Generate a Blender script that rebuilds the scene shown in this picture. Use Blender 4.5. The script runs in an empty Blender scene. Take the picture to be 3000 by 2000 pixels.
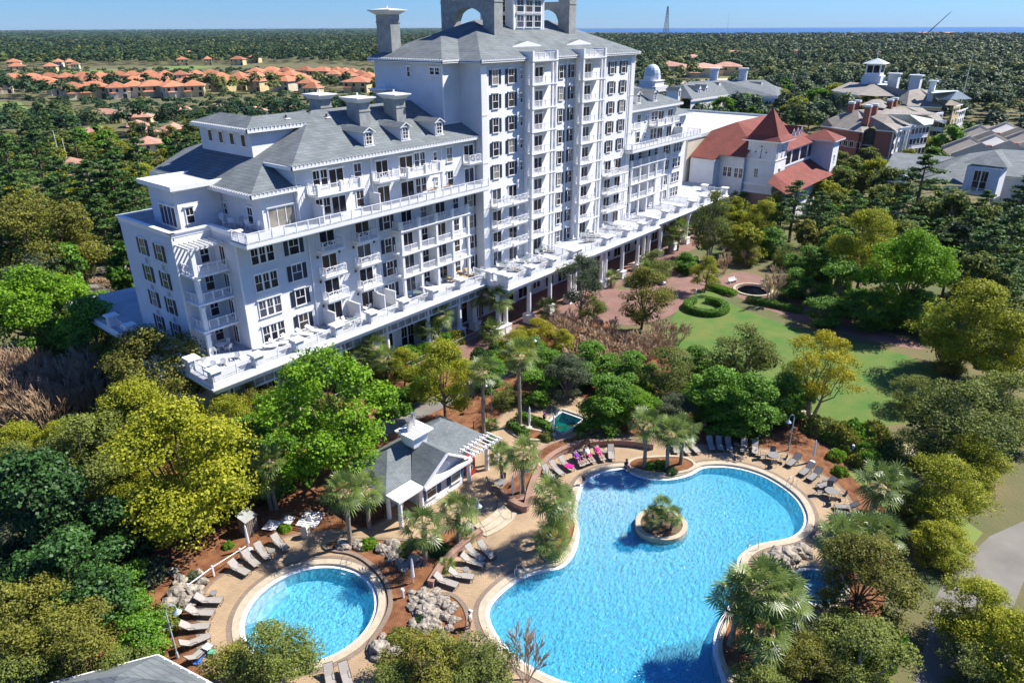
import bpy, bmesh, math, random
import numpy as np
from mathutils import Vector, Matrix, noise
from mathutils.geometry import delaunay_2d_cdt, tessellate_polygon
sc = bpy.context.scene
COL = sc.collection
# ------------------------------------------------------------------ camera
CAM = np.array([0.0, 0.0, 40.0])
F = 2070.0; PITCH = math.atan((1000-79.0)/F); ROLL = math.atan(-0.0048); HEAD = math.radians(39.7)
FW = np.array([math.cos(HEAD)*math.cos(PITCH), math.sin(HEAD)*math.cos(PITCH), -math.sin(PITCH)])
RT = np.array([math.sin(HEAD), -math.cos(HEAD), 0.0]); UP = np.cross(RT, FW)
_c, _s = math.cos(ROLL), math.sin(ROLL)
cam = bpy.data.cameras.new('camera'); co = bpy.data.objects.new('camera', cam); COL.objects.link(co)
cam.sensor_width = 36; cam.sensor_fit = 'HORIZONTAL'; cam.lens = F/3000*36
cam.clip_start = 0.5; cam.clip_end = 60000
crt = _c*RT + _s*UP; cup = -_s*RT + _c*UP
M = Matrix(((crt[0], cup[0], -FW[0], 0), (crt[1], cup[1], -FW[1], 0), (crt[2], cup[2], -FW[2], 40), (0, 0, 0, 1)))
co.matrix_world = M
sc.camera = co
# ------------------------------------------------------------------ sky, sun, exposure
SUN_EL, SUN_AZ = 48.0, -31.0          # azimuth measured from +X
w = bpy.data.worlds.new('World'); sc.world = w; w.use_nodes = True
nt = w.node_tree; bg = nt.nodes['Background']
sky = nt.nodes.new('ShaderNodeTexSky'); sky.sky_type = 'NISHITA'; sky.sun_disc = False
sky.sun_elevation = math.radians(SUN_EL); sky.sun_rotation = math.radians(90-SUN_AZ)
sky.altitude = 0; sky.air_density = 1.0; sky.dust_density = 0.15; sky.ozone_density = 3.5
tint = nt.nodes.new('ShaderNodeMix'); tint.data_type = 'RGBA'; tint.blend_type = 'MULTIPLY'; tint.inputs[0].default_value = 1.0
tint.inputs[7].default_value = (0.35, 0.63, 1.18, 1)
nt.links.new(sky.outputs[0], tint.inputs[6]); nt.links.new(tint.outputs[2], bg.inputs[0])
bg.inputs[1].default_value = 0.076
sl = bpy.data.lights.new('sun', 'SUN'); so = bpy.data.objects.new('sun', sl); COL.objects.link(so)
sl.energy = 5.0; sl.angle = math.radians(0.5); sl.color = (1.0, 0.95, 0.87)
el, az = math.radians(SUN_EL), math.radians(SUN_AZ)
sdir = Vector((math.cos(el)*math.cos(az), math.cos(el)*math.sin(az), math.sin(el)))
so.rotation_euler = sdir.to_track_quat('Z', 'Y').to_euler()
so.location = (60, -40, 90)
sc.view_settings.view_transform = 'Standard'; sc.view_settings.look = 'None'
sc.view_settings.exposure = 0.85; sc.view_settings.gamma = 1.0; sc.view_settings.use_curve_mapping = False
sc.render.engine = 'CYCLES'
cy = sc.cycles; cy.max_bounces = 6; cy.diffuse_bounces = 3; cy.glossy_bounces = 2; cy.transmission_bounces = 2
cy.transparent_max_bounces = 8; cy.caustics_reflective = False; cy.caustics_refractive = False
cy.use_denoising = True
# ------------------------------------------------------------------ helpers
def ray(x, y):
    dx, dy = x-1500, 1000-y
    a = _c*dx - _s*dy; b = _s*dx + _c*dy
    return a*RT + b*UP + F*FW
def G(x, y, z=0.0):
    d = ray(x, y); t = (z-40.0)/d[2]; p = CAM + t*d
    return (float(p[0]), float(p[1]))
def G3(x, y, z=0.0):
    a = G(x, y, z); return (a[0], a[1], z)
def zoomf(ox, oy, s): return lambda pts, z=0.0: [G(ox+a/s, oy+b/s, z) for a, b in pts]
zA = zoomf(450, 1450, 2.851); zB = zoomf(1200, 1450, 2.851); zC = zoomf(900, 1150, 2.851)
zD = zoomf(1700, 1200, 2.6133); zE = zoomf(1500, 750, 2.6133)
def setp(o, label=None, cat=None, group=None, kind=None):
    if label: o['label'] = label
    if cat: o['category'] = cat
    if group: o['group'] = group
    if kind: o['kind'] = kind
    return o
def empty(name, loc=(0, 0, 0), rz=0.0, label=None, cat=None, group=None, parent=None):
    o = bpy.data.objects.new(name, None); COL.objects.link(o)
    o.location = loc; o.rotation_euler = (0, 0, rz); o.empty_display_size = .3
    if parent: o.parent = parent
    return setp(o, label, cat, group)
def link(name, me, parent=None, loc=(0, 0, 0), rz=0.0, scale=None):
    o = bpy.data.objects.new(name, me); COL.objects.link(o)
    o.location = loc; o.rotation_euler = (0, 0, rz)
    if scale: o.scale = scale
    if parent: o.parent = parent
    return o
class MB:
    def __init__(s): s.v = []; s.f = []; s.m = []
    def face(s, pts, m=0):
        n = len(s.v); s.v += [tuple(p) for p in pts]; s.f.append(tuple(range(n, n+len(pts)))); s.m.append(m)
    def box(s, x0, x1, y0, y1, z0, z1, m=0):
        n = len(s.v)
        s.v += [(x0, y0, z0), (x1, y0, z0), (x1, y1, z0), (x0, y1, z0), (x0, y0, z1), (x1, y0, z1), (x1, y1, z1), (x0, y1, z1)]
        for q in ((0, 3, 2, 1), (4, 5, 6, 7), (0, 1, 5, 4), (1, 2, 6, 5), (2, 3, 7, 6), (3, 0, 4, 7)):
            s.f.append(tuple(n+i for i in q)); s.m.append(m)
    def frus(s, cx, cy, z0, z1, a0, b0, a1, b1, m=0):
        n = len(s.v)
        for z, a, b in ((z0, a0, b0), (z1, a1, b1)):
            s.v += [(cx-a, cy-b, z), (cx+a, cy-b, z), (cx+a, cy+b, z), (cx-a, cy+b, z)]
        for q in ((0, 3, 2, 1), (4, 5, 6, 7), (0, 1, 5, 4), (1, 2, 6, 5), (2, 3, 7, 6), (3, 0, 4, 7)):
            s.f.append(tuple(n+i for i in q)); s.m.append(m)
    def prism(s, poly, z0, z1, m=0, mt=None):
        n = len(s.v); k = len(poly)
        a = sum(poly[i][0]*poly[(i+1) % k][1]-poly[(i+1) % k][0]*poly[i][1] for i in range(k))
        if a < 0: poly = poly[::-1]
        s.v += [(p[0], p[1], z0) for p in poly] + [(p[0], p[1], z1) for p in poly]
        for i in range(k):
            j = (i+1) % k; s.f.append((n+i, n+j, n+k+j, n+k+i)); s.m.append(m)
        s.f.append(tuple(n+k+i for i in range(k))); s.m.append(m if mt is None else mt)
        s.f.append(tuple(n+k-1-i for i in range(k))); s.m.append(m)
    def bar(s, p, q, r=0.03, m=0, r2=None, n=4, cap=True):
        p = Vector(p); q = Vector(q); d = q-p
        if d.length < 1e-6: return
        d.normalize(); u = d.orthogonal().normalized()
        if n == 4 and abs(d.z) < 0.9:
            u = Vector((0, 0, 1)).cross(d).normalized(); u = (u + d.cross(u)).normalized()
        v = d.cross(u); k = len(s.v); r2 = r if r2 is None else r2
        for c, rr in ((p, r), (q, r2)):
            for i in range(n):
                a = 2*math.pi*i/n; s.v.append(tuple(c + (u*math.cos(a)+v*math.sin(a))*rr))
        for i in range(n):
            j = (i+1) % n; s.f.append((k+i, k+j, k+n+j, k+n+i)); s.m.append(m)
        if cap:
            s.f.append(tuple(k+n-1-i for i in range(n))); s.m.append(m); s.f.append(tuple(k+n+i for i in range(n))); s.m.append(m)
    def path(s, pts, r, m=0, n=6):
        for i in range(len(pts)-1):
            ra = r[i] if isinstance(r, (list, tuple)) else r; rb = r[i+1] if isinstance(r, (list, tuple)) else r
            s.bar(pts[i], pts[i+1], ra, m, rb, n)
    def cyl(s, x, y, z0, z1, r0, r1=None, n=12, m=0): s.bar((x, y, z0), (x, y, z1), r0, m, r1, n)
    def mesh(s, name, mats, smooth=False):
        me = bpy.data.meshes.new(name); me.from_pydata(s.v, [], s.f)
        for t in (mats if isinstance(mats, (list, tuple)) else [mats]): me.materials.append(t)
        me.polygons.foreach_set('material_index', s.m)
        if smooth: me.polygons.foreach_set('use_smooth', [True]*len(s.f))
        me.update(); return me
    def build(s, name, mats, parent=None, loc=(0, 0, 0), rz=0.0, smooth=False):
        return link(name, s.mesh(name, mats, smooth), parent, loc, rz)
# ------------------------------------------------------------------ materials
def nodes(name):
    m = bpy.data.materials.new(name); m.use_nodes = True; t = m.node_tree
    return m, t, t.nodes['Principled BSDF'], t.links
def N(t, typ, **kw):
    n = t.nodes.new('ShaderNode'+typ)
    for k, v in kw.items():
        if k.startswith('i_'): n.inputs[k[2:]].default_value = v
        else: setattr(n, k, v)
    return n
def mat(name, col, rough=0.7, var=0.12, scale=3.0, bump=0.0, bscale=20.0, metal=0.0, spec=0.4, col2=None, coord='Object', detail=4):
    m, t, b, L = nodes(name)
    tc = N(t, 'TexCoord'); nz = N(t, 'TexNoise'); nz.inputs['Scale'].default_value = scale; nz.inputs['Detail'].default_value = detail
    L.new(tc.outputs[coord], nz.inputs['Vector'])
    mx = N(t, 'Mix', data_type='RGBA')
    c2 = col2 if col2 else tuple(max(0, c*(1-2*var)) for c in col)
    c1 = col if col2 else tuple(min(1, c*(1+var)) for c in col)
    mx.inputs[6].default_value = (*c1, 1); mx.inputs[7].default_value = (*c2, 1)
    rm = N(t, 'MapRange'); rm.inputs[1].default_value = .3; rm.inputs[2].default_value = .7
    L.new(nz.outputs[0], rm.inputs[0]); L.new(rm.outputs[0], mx.inputs[0]); L.new(mx.outputs[2], b.inputs['Base Color'])
    b.inputs['Roughness'].default_value = rough; b.inputs['Metallic'].default_value = metal
    b.inputs['Specular IOR Level'].default_value = spec
    if bump:
        n2 = N(t, 'TexNoise'); n2.inputs['Scale'].default_value = bscale; n2.inputs['Detail'].default_value = 6
        L.new(tc.outputs[coord], n2.inputs['Vector'])
        bp = N(t, 'Bump'); bp.inputs['Strength'].default_value = bump; bp.inputs['Distance'].default_value = 0.1
        L.new(n2.outputs[0], bp.inputs['Height']); L.new(bp.outputs[0], b.inputs['Normal'])
    return m
def siding(name, col, per=0.2):
    m = mat(name, col, .65, .04, .6)
    t = m.node_tree; L = t.links; b = t.nodes['Principled BSDF']
    g = N(t, 'NewGeometry'); sp = N(t, 'SeparateXYZ'); L.new(g.outputs['Position'], sp.inputs[0])
    a = N(t, 'Math', operation='DIVIDE'); a.inputs[1].default_value = per; L.new(sp.outputs[2], a.inputs[0])
    f = N(t, 'Math', operation='FRACT'); L.new(a.outputs[0], f.inputs[0])
    bp = N(t, 'Bump', invert=True); bp.inputs['Strength'].default_value = .8; bp.inputs['Distance'].default_value = .06
    L.new(f.outputs[0], bp.inputs['Height']); L.new(bp.outputs[0], b.inputs['Normal'])
    return m
def shingle(name, c1, c2, c3, rot=0.0, sx=1.0, rnd=0):
    m, t, b, L = nodes(name)
    tc = N(t, 'TexCoord'); mp = N(t, 'Mapping'); L.new(tc.outputs['Object'], mp.inputs[0]); mp.inputs['Scale'].default_value = (sx, sx, sx*1.6)
    br = N(t, 'TexBrick'); br.inputs['Scale'].default_value = 1.0; br.inputs['Brick Width'].default_value = 0.9; br.inputs['Row Height'].default_value = .34
    br.inputs['Color1'].default_value = (*c1, 1); br.inputs['Color2'].default_value = (*c2, 1); br.inputs['Mortar'].default_value = (*c3, 1)
    br.inputs['Mortar Size'].default_value = .022; br.inputs['Bias'].default_value = 0
    # rows follow height + both plan axes so every slope gets courses
    sp = N(t, 'SeparateXYZ'); L.new(mp.outputs[0], sp.inputs[0]); cb = N(t, 'CombineXYZ')
    ad = N(t, 'Math', operation='ADD'); L.new(sp.outputs[0], ad.inputs[0]); L.new(sp.outputs[1], ad.inputs[1])
    L.new(ad.outputs[0], cb.inputs[0]); L.new(sp.outputs[2], cb.inputs[1]); L.new(cb.outputs[0], br.inputs[0])
    nz = N(t, 'TexNoise'); nz.inputs['Scale'].default_value = .45; nz.inputs['Detail'].default_value = 7; nz.inputs['Roughness'].default_value = .7; L.new(tc.outputs['Object'], nz.inputs[0])
    mx = N(t, 'Mix', data_type='RGBA', blend_type='MULTIPLY'); mx.inputs[0].default_value = 1
    cr = N(t, 'MapRange'); cr.inputs[1].default_value = .25; cr.inputs[2].default_value = .75; cr.inputs[3].default_value = .7; cr.inputs[4].default_value = 1.3
    L.new(nz.outputs[0], cr.inputs[0]); L.new(br.outputs[0], mx.inputs[6]); L.new(cr.outputs[0], mx.inputs[7])
    if rnd:
        oi = N(t, 'ObjectInfo'); mr = N(t, 'MapRange'); mr.inputs[3].default_value = 1-rnd; mr.inputs[4].default_value = 1+rnd; L.new(oi.outputs['Random'], mr.inputs[0]); m2 = N(t, 'Mix', data_type='RGBA', blend_type='MULTIPLY'); m2.inputs[0].default_value = 1; L.new(mx.outputs[2], m2.inputs[6]); L.new(mr.outputs[0], m2.inputs[7]); mx = m2
    L.new(mx.outputs[2], b.inputs['Base Color']); b.inputs['Roughness'].default_value = .9
    return m
MT = {}
MT['siding'] = siding('white_siding', (.66, .665, .665))
MT['trim'] = mat('white_trim', (.80, .80, .79), .5, .03)
MT['white'] = mat('white_paint', (.80, .80, .80), .45, .04, 2)
MT['rail'] = mat('white_rail', (.78, .79, .81), .5, .03)
MT['roof'] = shingle('grey_shingle', (.165, .185, .185), (.125, .145, .15), (.09, .105, .11))
MT['roofsmall'] = shingle('small_grey_shingle', (.165, .185, .185), (.12, .14, .145), (.08, .095, .10), sx=2.3)
MT['roof2'] = shingle('brown_shingle', (.27, .24, .20), (.22, .20, .17), (.15, .135, .115))
MT['roofred'] = shingle('red_shingle', (.215, .055, .036), (.185, .045, .03), (.14, .035, .025))
MT['tile'] = shingle('clay_tile', (.50, .20, .10), (.42, .155, .075), (.28, .10, .05), sx=1.3, rnd=.3)
MT['tilepink'] = shingle('pink_tile', (.50, .27, .19), (.42, .21, .15), (.28, .14, .10), sx=1.3, rnd=.3)
MT['stucco'] = mat('chimney_stucco', (.33, .34, .32), .9, .12, 1.5, .3, 8)
MT['shutter'] = mat('navy_shutter', (.018, .03, .05), .5, .2)
MT['shutterblue'] = mat('blue_shutter', (.02, .09, .20), .5, .15)
MT['deckfloor'] = mat('deck_coating', (.42, .44, .47), .8, .1, .4)
MT['membrane'] = mat('roof_membrane', (.55, .53, .49), .8, .08, .15)
MT['brick'] = mat('brick_wall', (.38, .24, .19), .9, .15, 6, .3, 8)
MT['redbrick'] = mat('red_brick', (.30, .12, .09), .9, .15, 3)
MT['cream'] = mat('cream_wall', (.62, .56, .44), .85, .06, .5)
MT['creamy'] = mat('yellow_stucco', (.62, .50, .27), .85, .08, .5)
MT['darkmetal'] = mat('dark_metal', (.05, .045, .04), .45, .1)
MT['metal'] = mat('brushed_metal', (.55, .55, .55), .3, .05, metal=.9)
MT['metalroof'] = mat('pale_metal_roof', (.55, .62, .62), .5, .06, .4)
MT['sling'] = mat('taupe_sling', (.34, .31, .275), .75, .06)
MT['slinggrey'] = mat('grey_sling', (.22, .21, .20), .75, .06)
MT['wood'] = mat('tan_wood', (.42, .28, .14), .7, .15)
MT['greywood'] = mat('weathered_wood', (.22, .18, .14), .85, .2, 5)
MT['black'] = mat('black_iron', (.02, .02, .022), .5, .1)
def glassmat(name, col, rough=.08):
    m = mat(name, col, rough, .3, .7); m.node_tree.nodes['Principled BSDF'].inputs['Specular IOR Level'].default_value = .4; return m
MT["glass"] = glassmat("dark_glass", (.018, .018, .028))
MT['glassb'] = glassmat('blue_grey_glass', (.075, .08, .105), .06)
MT['glassc'] = glassmat('brown_glass', (.06, .045, .038), .1)
MT['curtain'] = glassmat('curtained_glass', (.30, .27, .22), .25)
# ------------------------------------------------------------------ building parts
MESH = {}
def cached(key, fn):
    if key not in MESH: MESH[key] = fn()
    return MESH[key]
RZ = {'S': 0.0, 'W': -math.pi/2, 'E': math.pi/2}     # outward normal -Y, -X, +X
def framemesh(w, h, kind):
    def fn():
        b = MB(); t = .11
        b.box(-w/2-t, w/2+t, -.07, .0, h, h+t+.06); b.box(-w/2-t, -w/2, -.07, 0, 0, h); b.box(w/2, w/2+t, -.07, 0, 0, h)
        b.box(-w/2-t-.05, w/2+t+.05, -.14, 0, -t, 0); b.box(-w/2-t-.1, w/2+t+.1, -.2, 0, h+t+.06, h+t+.13)
        if kind == 'dh':
            b.box(-w/2, w/2, -.062, -.031, h*.48, h*.48+.07); b.box(-.025, .025, -.058, -.031, h*.48+.07, h)
        elif kind == 'six':
            b.box(-.03, .03, -.062, -.031, 0, h); b.box(-w/2, w/2, -.058, -.031, h*.33-.025, h*.33+.025); b.box(-w/2, w/2, -.058, -.031, h*.67-.025, h*.67+.025)
        elif kind == 'slide':
            n = max(2, round(w/.95))
            for i in range(1, n): b.box(-w/2+w*i/n-.04, -w/2+w*i/n+.04, -.062, -.031, 0, h)
            b.box(-w/2, w/2, -.06, -.031, 0, .1)
        elif kind.startswith('tri'):
            n = int(kind[3:] or 3)
            for i in range(1, n): b.box(-w/2+w*i/n-.11, -w/2+w*i/n+.11, -.064, -.031, 0, h)
            for i in range(n):
                x = -w/2+w*(i+.5)/n; b.box(x-.022, x+.022, -.056, -.031, h*.5, h)
            b.box(-w/2, w/2, -.058, -.0312, h*.48, h*.48+.06)
        return b.mesh('window_frame', MT['trim'])
    return cached(('f', w, h, kind), fn)
def panemesh(w, h, m):
    def fn():
        b = MB(); b.box(-w/2, w/2, -.03, -.002, 0, h); return b.mesh('window_pane', MT[m])
    return cached(('p', w, h, m), fn)
def shutmesh(h, m):
    def fn():
        b = MB(); b.box(-.26, .26, -.06, 0, 0, h)
        for i in range(int(h/.2)): b.box(-.2, .2, -.075, -.0605, .12+i*.2, .2+i*.2)
        return b.mesh('shutter', MT[m])
    return cached(('s', h, m), fn)
wcount = [0]
def win(par, x, y, z, w, h, kind='dh', face='S', shut=None, name='window', pane=None):
    """window centred at x,y with its sill at z"""
    w = round(w, 1); h = round(h, 1); wcount[0] += 1
    o = link(name, framemesh(w, h, kind), par, (x, y, z), RZ[face])
    q_ = (wcount[0]*7919) % 11
    if pane is None: pane = 'curtain' if (kind == 'dh' and q_ in (3, 8)) else ('glassb' if q_ in (1, 5) else 'glassc' if q_ in (2, 6, 9) else 'glass')
    elif pane == 'glass': pane = 'glassb' if q_ in (1, 5) else 'glassc' if q_ in (2, 6, 9) else 'glass'
    link('pane', panemesh(w, h, pane), o)
    if shut:
        for s in (-1, 1): link('shutter', shutmesh(h, shut), o, (s*(w/2+.40), 0, 0))
    return o
def railmesh(L, h=1.05, post=1.75, tin=.03):
    def fn():
        b = MB(); n = max(1, round(L/post))
        b.box(0, L, -.045, .045, h-.07, h); b.box(0, L, -.03, .03, .08, .14)
        for i in range(n+1):
            x = min(max(L*i/n, .05), L-.05); b.box(x-.055, x+.055, -.056, .056, 0, h+.05)
        k = int(L/.15)
        for i in range(1, k):
            x = L*i/k; b.face([(x-tin/2, -.012, .14), (x+tin/2, -.012, .14), (x+tin/2, -.012, h-.07), (x-tin/2, -.012, h-.07)])
            b.face([(x-tin/2, .012, .14), (x-tin/2, .012, h-.07), (x+tin/2, .012, h-.07), (x+tin/2, .012, .14)])
        return b.mesh('railing', MT['rail'])
    return cached(('r', round(L, 2), h, post), fn)
def rail(par, p, q, z, h=1.05, name='railing', post=1.75):
    p = Vector(p[:2]); q = Vector(q[:2]); d = q-p
    return link(name, railmesh(round(d.length, 2), h, post), par, (p.x, p.y, z), math.atan2(d.y, d.x))
def starpanel(b, x0, x1, z0, z1, y):
    cx, cz = (x0+x1)/2, (z0+z1)/2
    for p, q in (((x0, z0), (x1, z1)), ((x0, z1), (x1, z0)), ((cx, z0), (cx, z1)), ((x0, cz), (x1, cz))):
        b.bar((p[0], y, p[1]), (q[0], y, q[1]), .035)
def xbalc(par, x, y, z, w=3.1, d=1.35):
    """small balcony: slab, and a rail of two star panels"""
    def fs():
        b = MB(); b.box(-w/2, w/2, -d, -.01, -.28, 0); b.box(-w/2-.07, w/2+.07, -d-.07, -.012, -.10, .03)
        return b.mesh('balcony', MT['trim'])
    def fr():
        b = MB(); h = 1.02; e = w/2-.06; yy = -d+.07
        for a in (-e, 0, e): b.box(a-.05, a+.05, yy-.05, yy+.05, .03, h)
        for a in (-e, e): b.box(a-.05, a+.05, -.12, -.02, .03, h)
        b.box(-e, e, yy-.045, yy+.045, h, h+.06); b.box(-e, e, yy-.035, yy+.035, .1, .17)
        for s in (-1, 1):
            b.box(s*e-.04, s*e+.04, yy+.05, -.02, h, h+.06); b.box(s*e-.03, s*e+.03, yy+.05, -.12, .1, .17)
            for i in range(1, 9): b.box(s*e-.012, s*e+.012, yy+(-.1-yy)*i/9-.015, yy+(-.1-yy)*i/9+.015, .17, h)
        starpanel(b, -e+.05, -.05, .17, h, yy); starpanel(b, .05, e-.05, .17, h, yy)
        return b.mesh('railing', MT['rail'])
    o = link('balcony', cached(('xb', w, d), fs), par, (x, y, z)); link('railing', cached(('xr', w, d), fr), o)
    return o
def chimney(par, x0, x1, y0, y1, zb, zt, over=.55, name='chimney', capm='trim'):
    b = MB(); b.box(x0, x1, y0, y1, zb, zt-.7); b.box(x0-.07, x1+.07, y0-.07, y1+.07, zt-1.75, zt-1.6)
    o = b.build(name, MT['stucco'], par); c = MB(); cx, cy_ = (x0+x1)/2, (y0+y1)/2; a, d = (x1-x0)/2, (y1-y0)/2
    c.frus(cx, cy_, zt-.699, zt-.2, a+.04, d+.04, a+over, d+over); c.box(cx-a-over-.06, cx+a+over+.06, cy_-d-over-.06, cy_+d+over+.06, zt-.199, zt-.08)
    c.frus(cx, cy_, zt-.079, zt+.1, a+over-.1, d+over-.1, .3, .3); c.cyl(cx, cy_, zt+.1, zt+.4, .12, .12, 8)
    c.build('chimney_cap', MT[capm], o); return o
def dormer(par, x, y, z, w=1.4, h=1.75, slope=.434, name='dormer'):
    """gabled dormer, front face at y, base z on a roof rising in +Y"""
    b = MB(); L = h/slope; hw = w/2
    b.face([(x-hw, y, z), (x+hw, y, z), (x+hw, y, z+h), (x, y, z+h+.42), (x-hw, y, z+h)])
    b.face([(x-hw, y, z), (x-hw, y, z+h), (x-hw, y+L, z+h)]); b.face([(x+hw, y, z), (x+hw, y+L, z+h), (x+hw, y, z+h)])
    o = b.build(name, MT['siding'], par)
    r = MB(); e = hw+.22; zz = z+h-.08; zp = z+h+.48; yl = y+L+.3; yr = y+(h+.45)/slope+.3
    for s in (-1, 1):
        P = [(x+s*e, y-.22, zz), (x, y-.22, zp), (x, yr, zp), (x+s*e, yl, zz)]
        r.face(P if s > 0 else P[::-1])
    r.build('dormer_roof', MT['roof'], o)
    t = MB()
    for s in (-1, 1): t.bar((x+s*e, y-.25, zz-.03), (x, y-.25, zp-.03), .07)
    t.box(x-hw-.1, x+hw+.1, y-.12, y-.003, z+.02, z+.14); t.box(x-hw-.04, x+hw+.04, y-.07, y-.003, z+h-.12, z+h-.02)
    t.build('trim', MT['trim'], o)
    win(o, x, y-.002, z+.34, .8, 1.2, 'six')
    return o
def eave(b, pts, zt, th=.38, wd=.12, closed=False):
    """fascia boards hanging under an eave line"""
    k = len(pts)
    for i in range(k if closed else k-1):
        p, q = Vector(pts[i]), Vector(pts[(i+1) % k]); d = (q-p).normalized(); n = Vector((d.y, -d.x))*wd
        P = [(p.x, p.y), (q.x, q.y), (q.x-n.x, q.y-n.y), (p.x-n.x, p.y-n.y)]
        b.prism(P, zt-th, zt-.012*(i % 2)-.004)
HOT = empty('hotel_building', (0, 0, 0), 0, 'long white sided resort hotel with tall central tower, grey shingle roofs and rows of balconies', 'hotel')
S = .434
# ---- lower podium and roof deck
DK = 7.5
deckpoly = [(29.2, 63.0), (70.3, 63.0), (70.3, 59.0), (112.6, 59.0), (112.6, 60.2), (144.5, 60.2), (144.5, 66.0), (151.0, 66.0), (151.0, 84), (29.2, 100)]
b = MB(); b.prism(deckpoly, DK-.45, DK, 0, 1)
inset = lambda e, z0, z1, m=0: b.prism([(29.2-e, 63-e), (70.3-e, 63-e), (70.3-e, 59-e), (112.6+e, 59-e), (112.6+e, 60.2-e), (144.5+e, 60.2-e), (144.5+e, 66-e), (150.9, 66-e), (150.9, 84-e), (29.2-e, 99.9)], z0, z1, m)
inset(.22, DK-.62, DK-.452); inset(-.25, DK-1.25, DK-.622)
b.build('roof_deck', [MT['trim'], MT['deckfloor']], HOT)
b = MB(); b.box(31, 150.5, 66.8, 84, 0, DK-1.26)
b.build('ground_floor_wall', MT['siding'], HOT)
# wall openings of the ground floor
k = 0
for i in range(32):
    x = 33.5+i*3.55
    if x > 142: break
    win(HOT, x, 66.79, .3 if i % 3 else 1.0, 2.2 if i % 3 else 1.8, 3.4 if i % 3 else 2.3, 'tri2' if i % 2 else 'slide', name='ground_floor_window', pane='glass')
b = MB()
for i in range(18):
    if i < 8: b.box(31.8+i*5.0, 31.8+i*5.0+4.6, 64.2, 64.35, 5.05, 6.2, 0)
for i in range(33): b.box(31.7+i*1.2, 31.82+i*1.2, 64.1, 64.19, 5.0, 6.24, 1)
b.box(31.5, 70.0, 64.08, 64.195, 4.85, 5.04, 1); b.box(31.5, 70, 64.05, 64.3, 6.201, 6.26, 1)
b.build('transom_band', [MT['stucco'], MT['trim']], HOT)
def column(x, y, z1=6.25, ped=True):
    b = MB(); b.cyl(0, 0, 1.35, z1-.35, .36, .30, 16); b.box(-.46, .46, -.46, .46, z1-.2, z1+.0); b.cyl(0, 0, z1-.35, z1-.2, .34, .42, 16)
    b.box(-.62, .62, -.62, .62, .0, 1.15); b.box(-.7, .7, -.7, .7, 1.15, 1.28); b.cyl(0, 0, 1.28, 1.36, .46, .40, 16); b.box(-.7, .7, -.7, .7, 0, .16)
    return cached(('col', z1), lambda: b.mesh('column', MT['trim'], False))
cols = [(31.2, 64.4), (38.4, 64.4), (45.6, 64.4), (52.8, 64.4), (60.0, 64.4), (66.0, 64.4), (69.2, 64.4), (69.6, 60.3), (71.2, 60.3), (76.3, 60.1), (81.4, 60.1), (86.6, 60.1), (88.0, 60.1), (95.6, 60.1), (96.9, 60.1), (102.2, 60.1), (107.4, 60.1), (111.2, 60.1), (111.6, 61.3), (117.8, 61.3), (123.2, 61.3), (128.6, 61.3), (134, 61.3), (139, 61.3), (143.6, 61.3)]
for x, y in cols: link('column', column(x, y), HOT, (x, y, 0))
# deck pillars and railings
def pillar():
    b = MB(); b.box(-.5, .5, -.5, .5, 0, 1.12); b.box(-.36, .36, -.53, -.501, .2, .95); b.box(-.53, -.501, -.36, .36, .2, .95)
    b.box(-.56, .56, -.56, .56, 0, .12); b.box(-.62, .62, -.62, .62, 1.12, 1.2); b.frus(0, 0, 1.2, 1.36, .72, .72, .66, .66)
    return b.mesh('deck_pillar', MT['trim'])
PM = pillar()
P1 = [(29.8, 63.6), (34.6, 63.6), (39.6, 63.6), (44.9, 63.6), (50.1, 63.6), (55.3, 63.6), (60.5, 63.6), (65.6, 63.6), (70.9, 62.8), (70.9, 60.6), (70.9, 59.6), (76.0, 59.6), (81.1, 59.6), (86.4, 59.6), (87.8, 59.6), (95.7, 59.6), (96.9, 59.6), (102.1, 59.6), (107.3, 59.6), (112.0, 59.6), (112.1, 60.8), (117.8, 60.8), (123.1, 60.8), (128.6, 60.8), (133.7, 60.8), (139.0, 60.8), (143.9, 60.8), (143.9, 65.4)]
P2 = [(29.8, 63.6), (29.8, 68.1), (29.8, 72.8), (29.8, 77.6), (29.8, 82.3), (29.8, 87)]
for i, p in enumerate(P1+P2[1:]): link('deck_pillar', PM, HOT, (p[0], p[1], DK))
for L_ in (P1, P2):
    for a, c in zip(L_, L_[1:]):
        d = Vector(c)-Vector(a)
        if d.length < 1.7: continue
        d.normalize(); a2 = (a[0]+d.x*.52, a[1]+d.y*.52); c2 = (c[0]-d.x*.52, c[1]-d.y*.52)
        rail(HOT, a2, c2, DK, 1.05, 'deck_railing')
# dividers between the deck patios
for x, y0, y1 in ((60.4, 64.2, 66.6), (70.9, 63.4, 66.0), (76.2, 60.2, 64.6), (81.2, 60.2, 64.6), (86.6, 60.2, 66.0), (95.9, 60.2, 64.6), (102.3, 60.2, 64.6), (104.6, 60.2, 65.8), (112.1, 61.4, 66.0), (123.3, 61.4, 66), (131, 61.4, 67.4)):
    rail(HOT, (x, y0), (x, y1), DK, 1.1, 'patio_divider', 1.5)
for x in (46.0, 49.7, 53.6, 55.4):
    b = MB(); b.box(x, x+.14, 65.2, 67.5, DK, DK+1.9); b.box(x-.03, x+.17, 65.15, 67.5, DK+1.9, DK+1.98); b.build('privacy_screen', MT['siding'], HOT)
for x, z in ((46.1, 20.1), (54.2, 20.1)):
    b = MB(); b.box(x, x+.14, 65.3, 67.2, z, z+1.9); b.box(x-.03, x+.17, 65.25, 67.2, z+1.9, z+1.98); b.build('privacy_screen', MT['siding'], HOT)
rail(HOT, (30.3, 77.6), (32, 77.6), DK, 1.1, 'patio_divider', 1.5)
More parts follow.
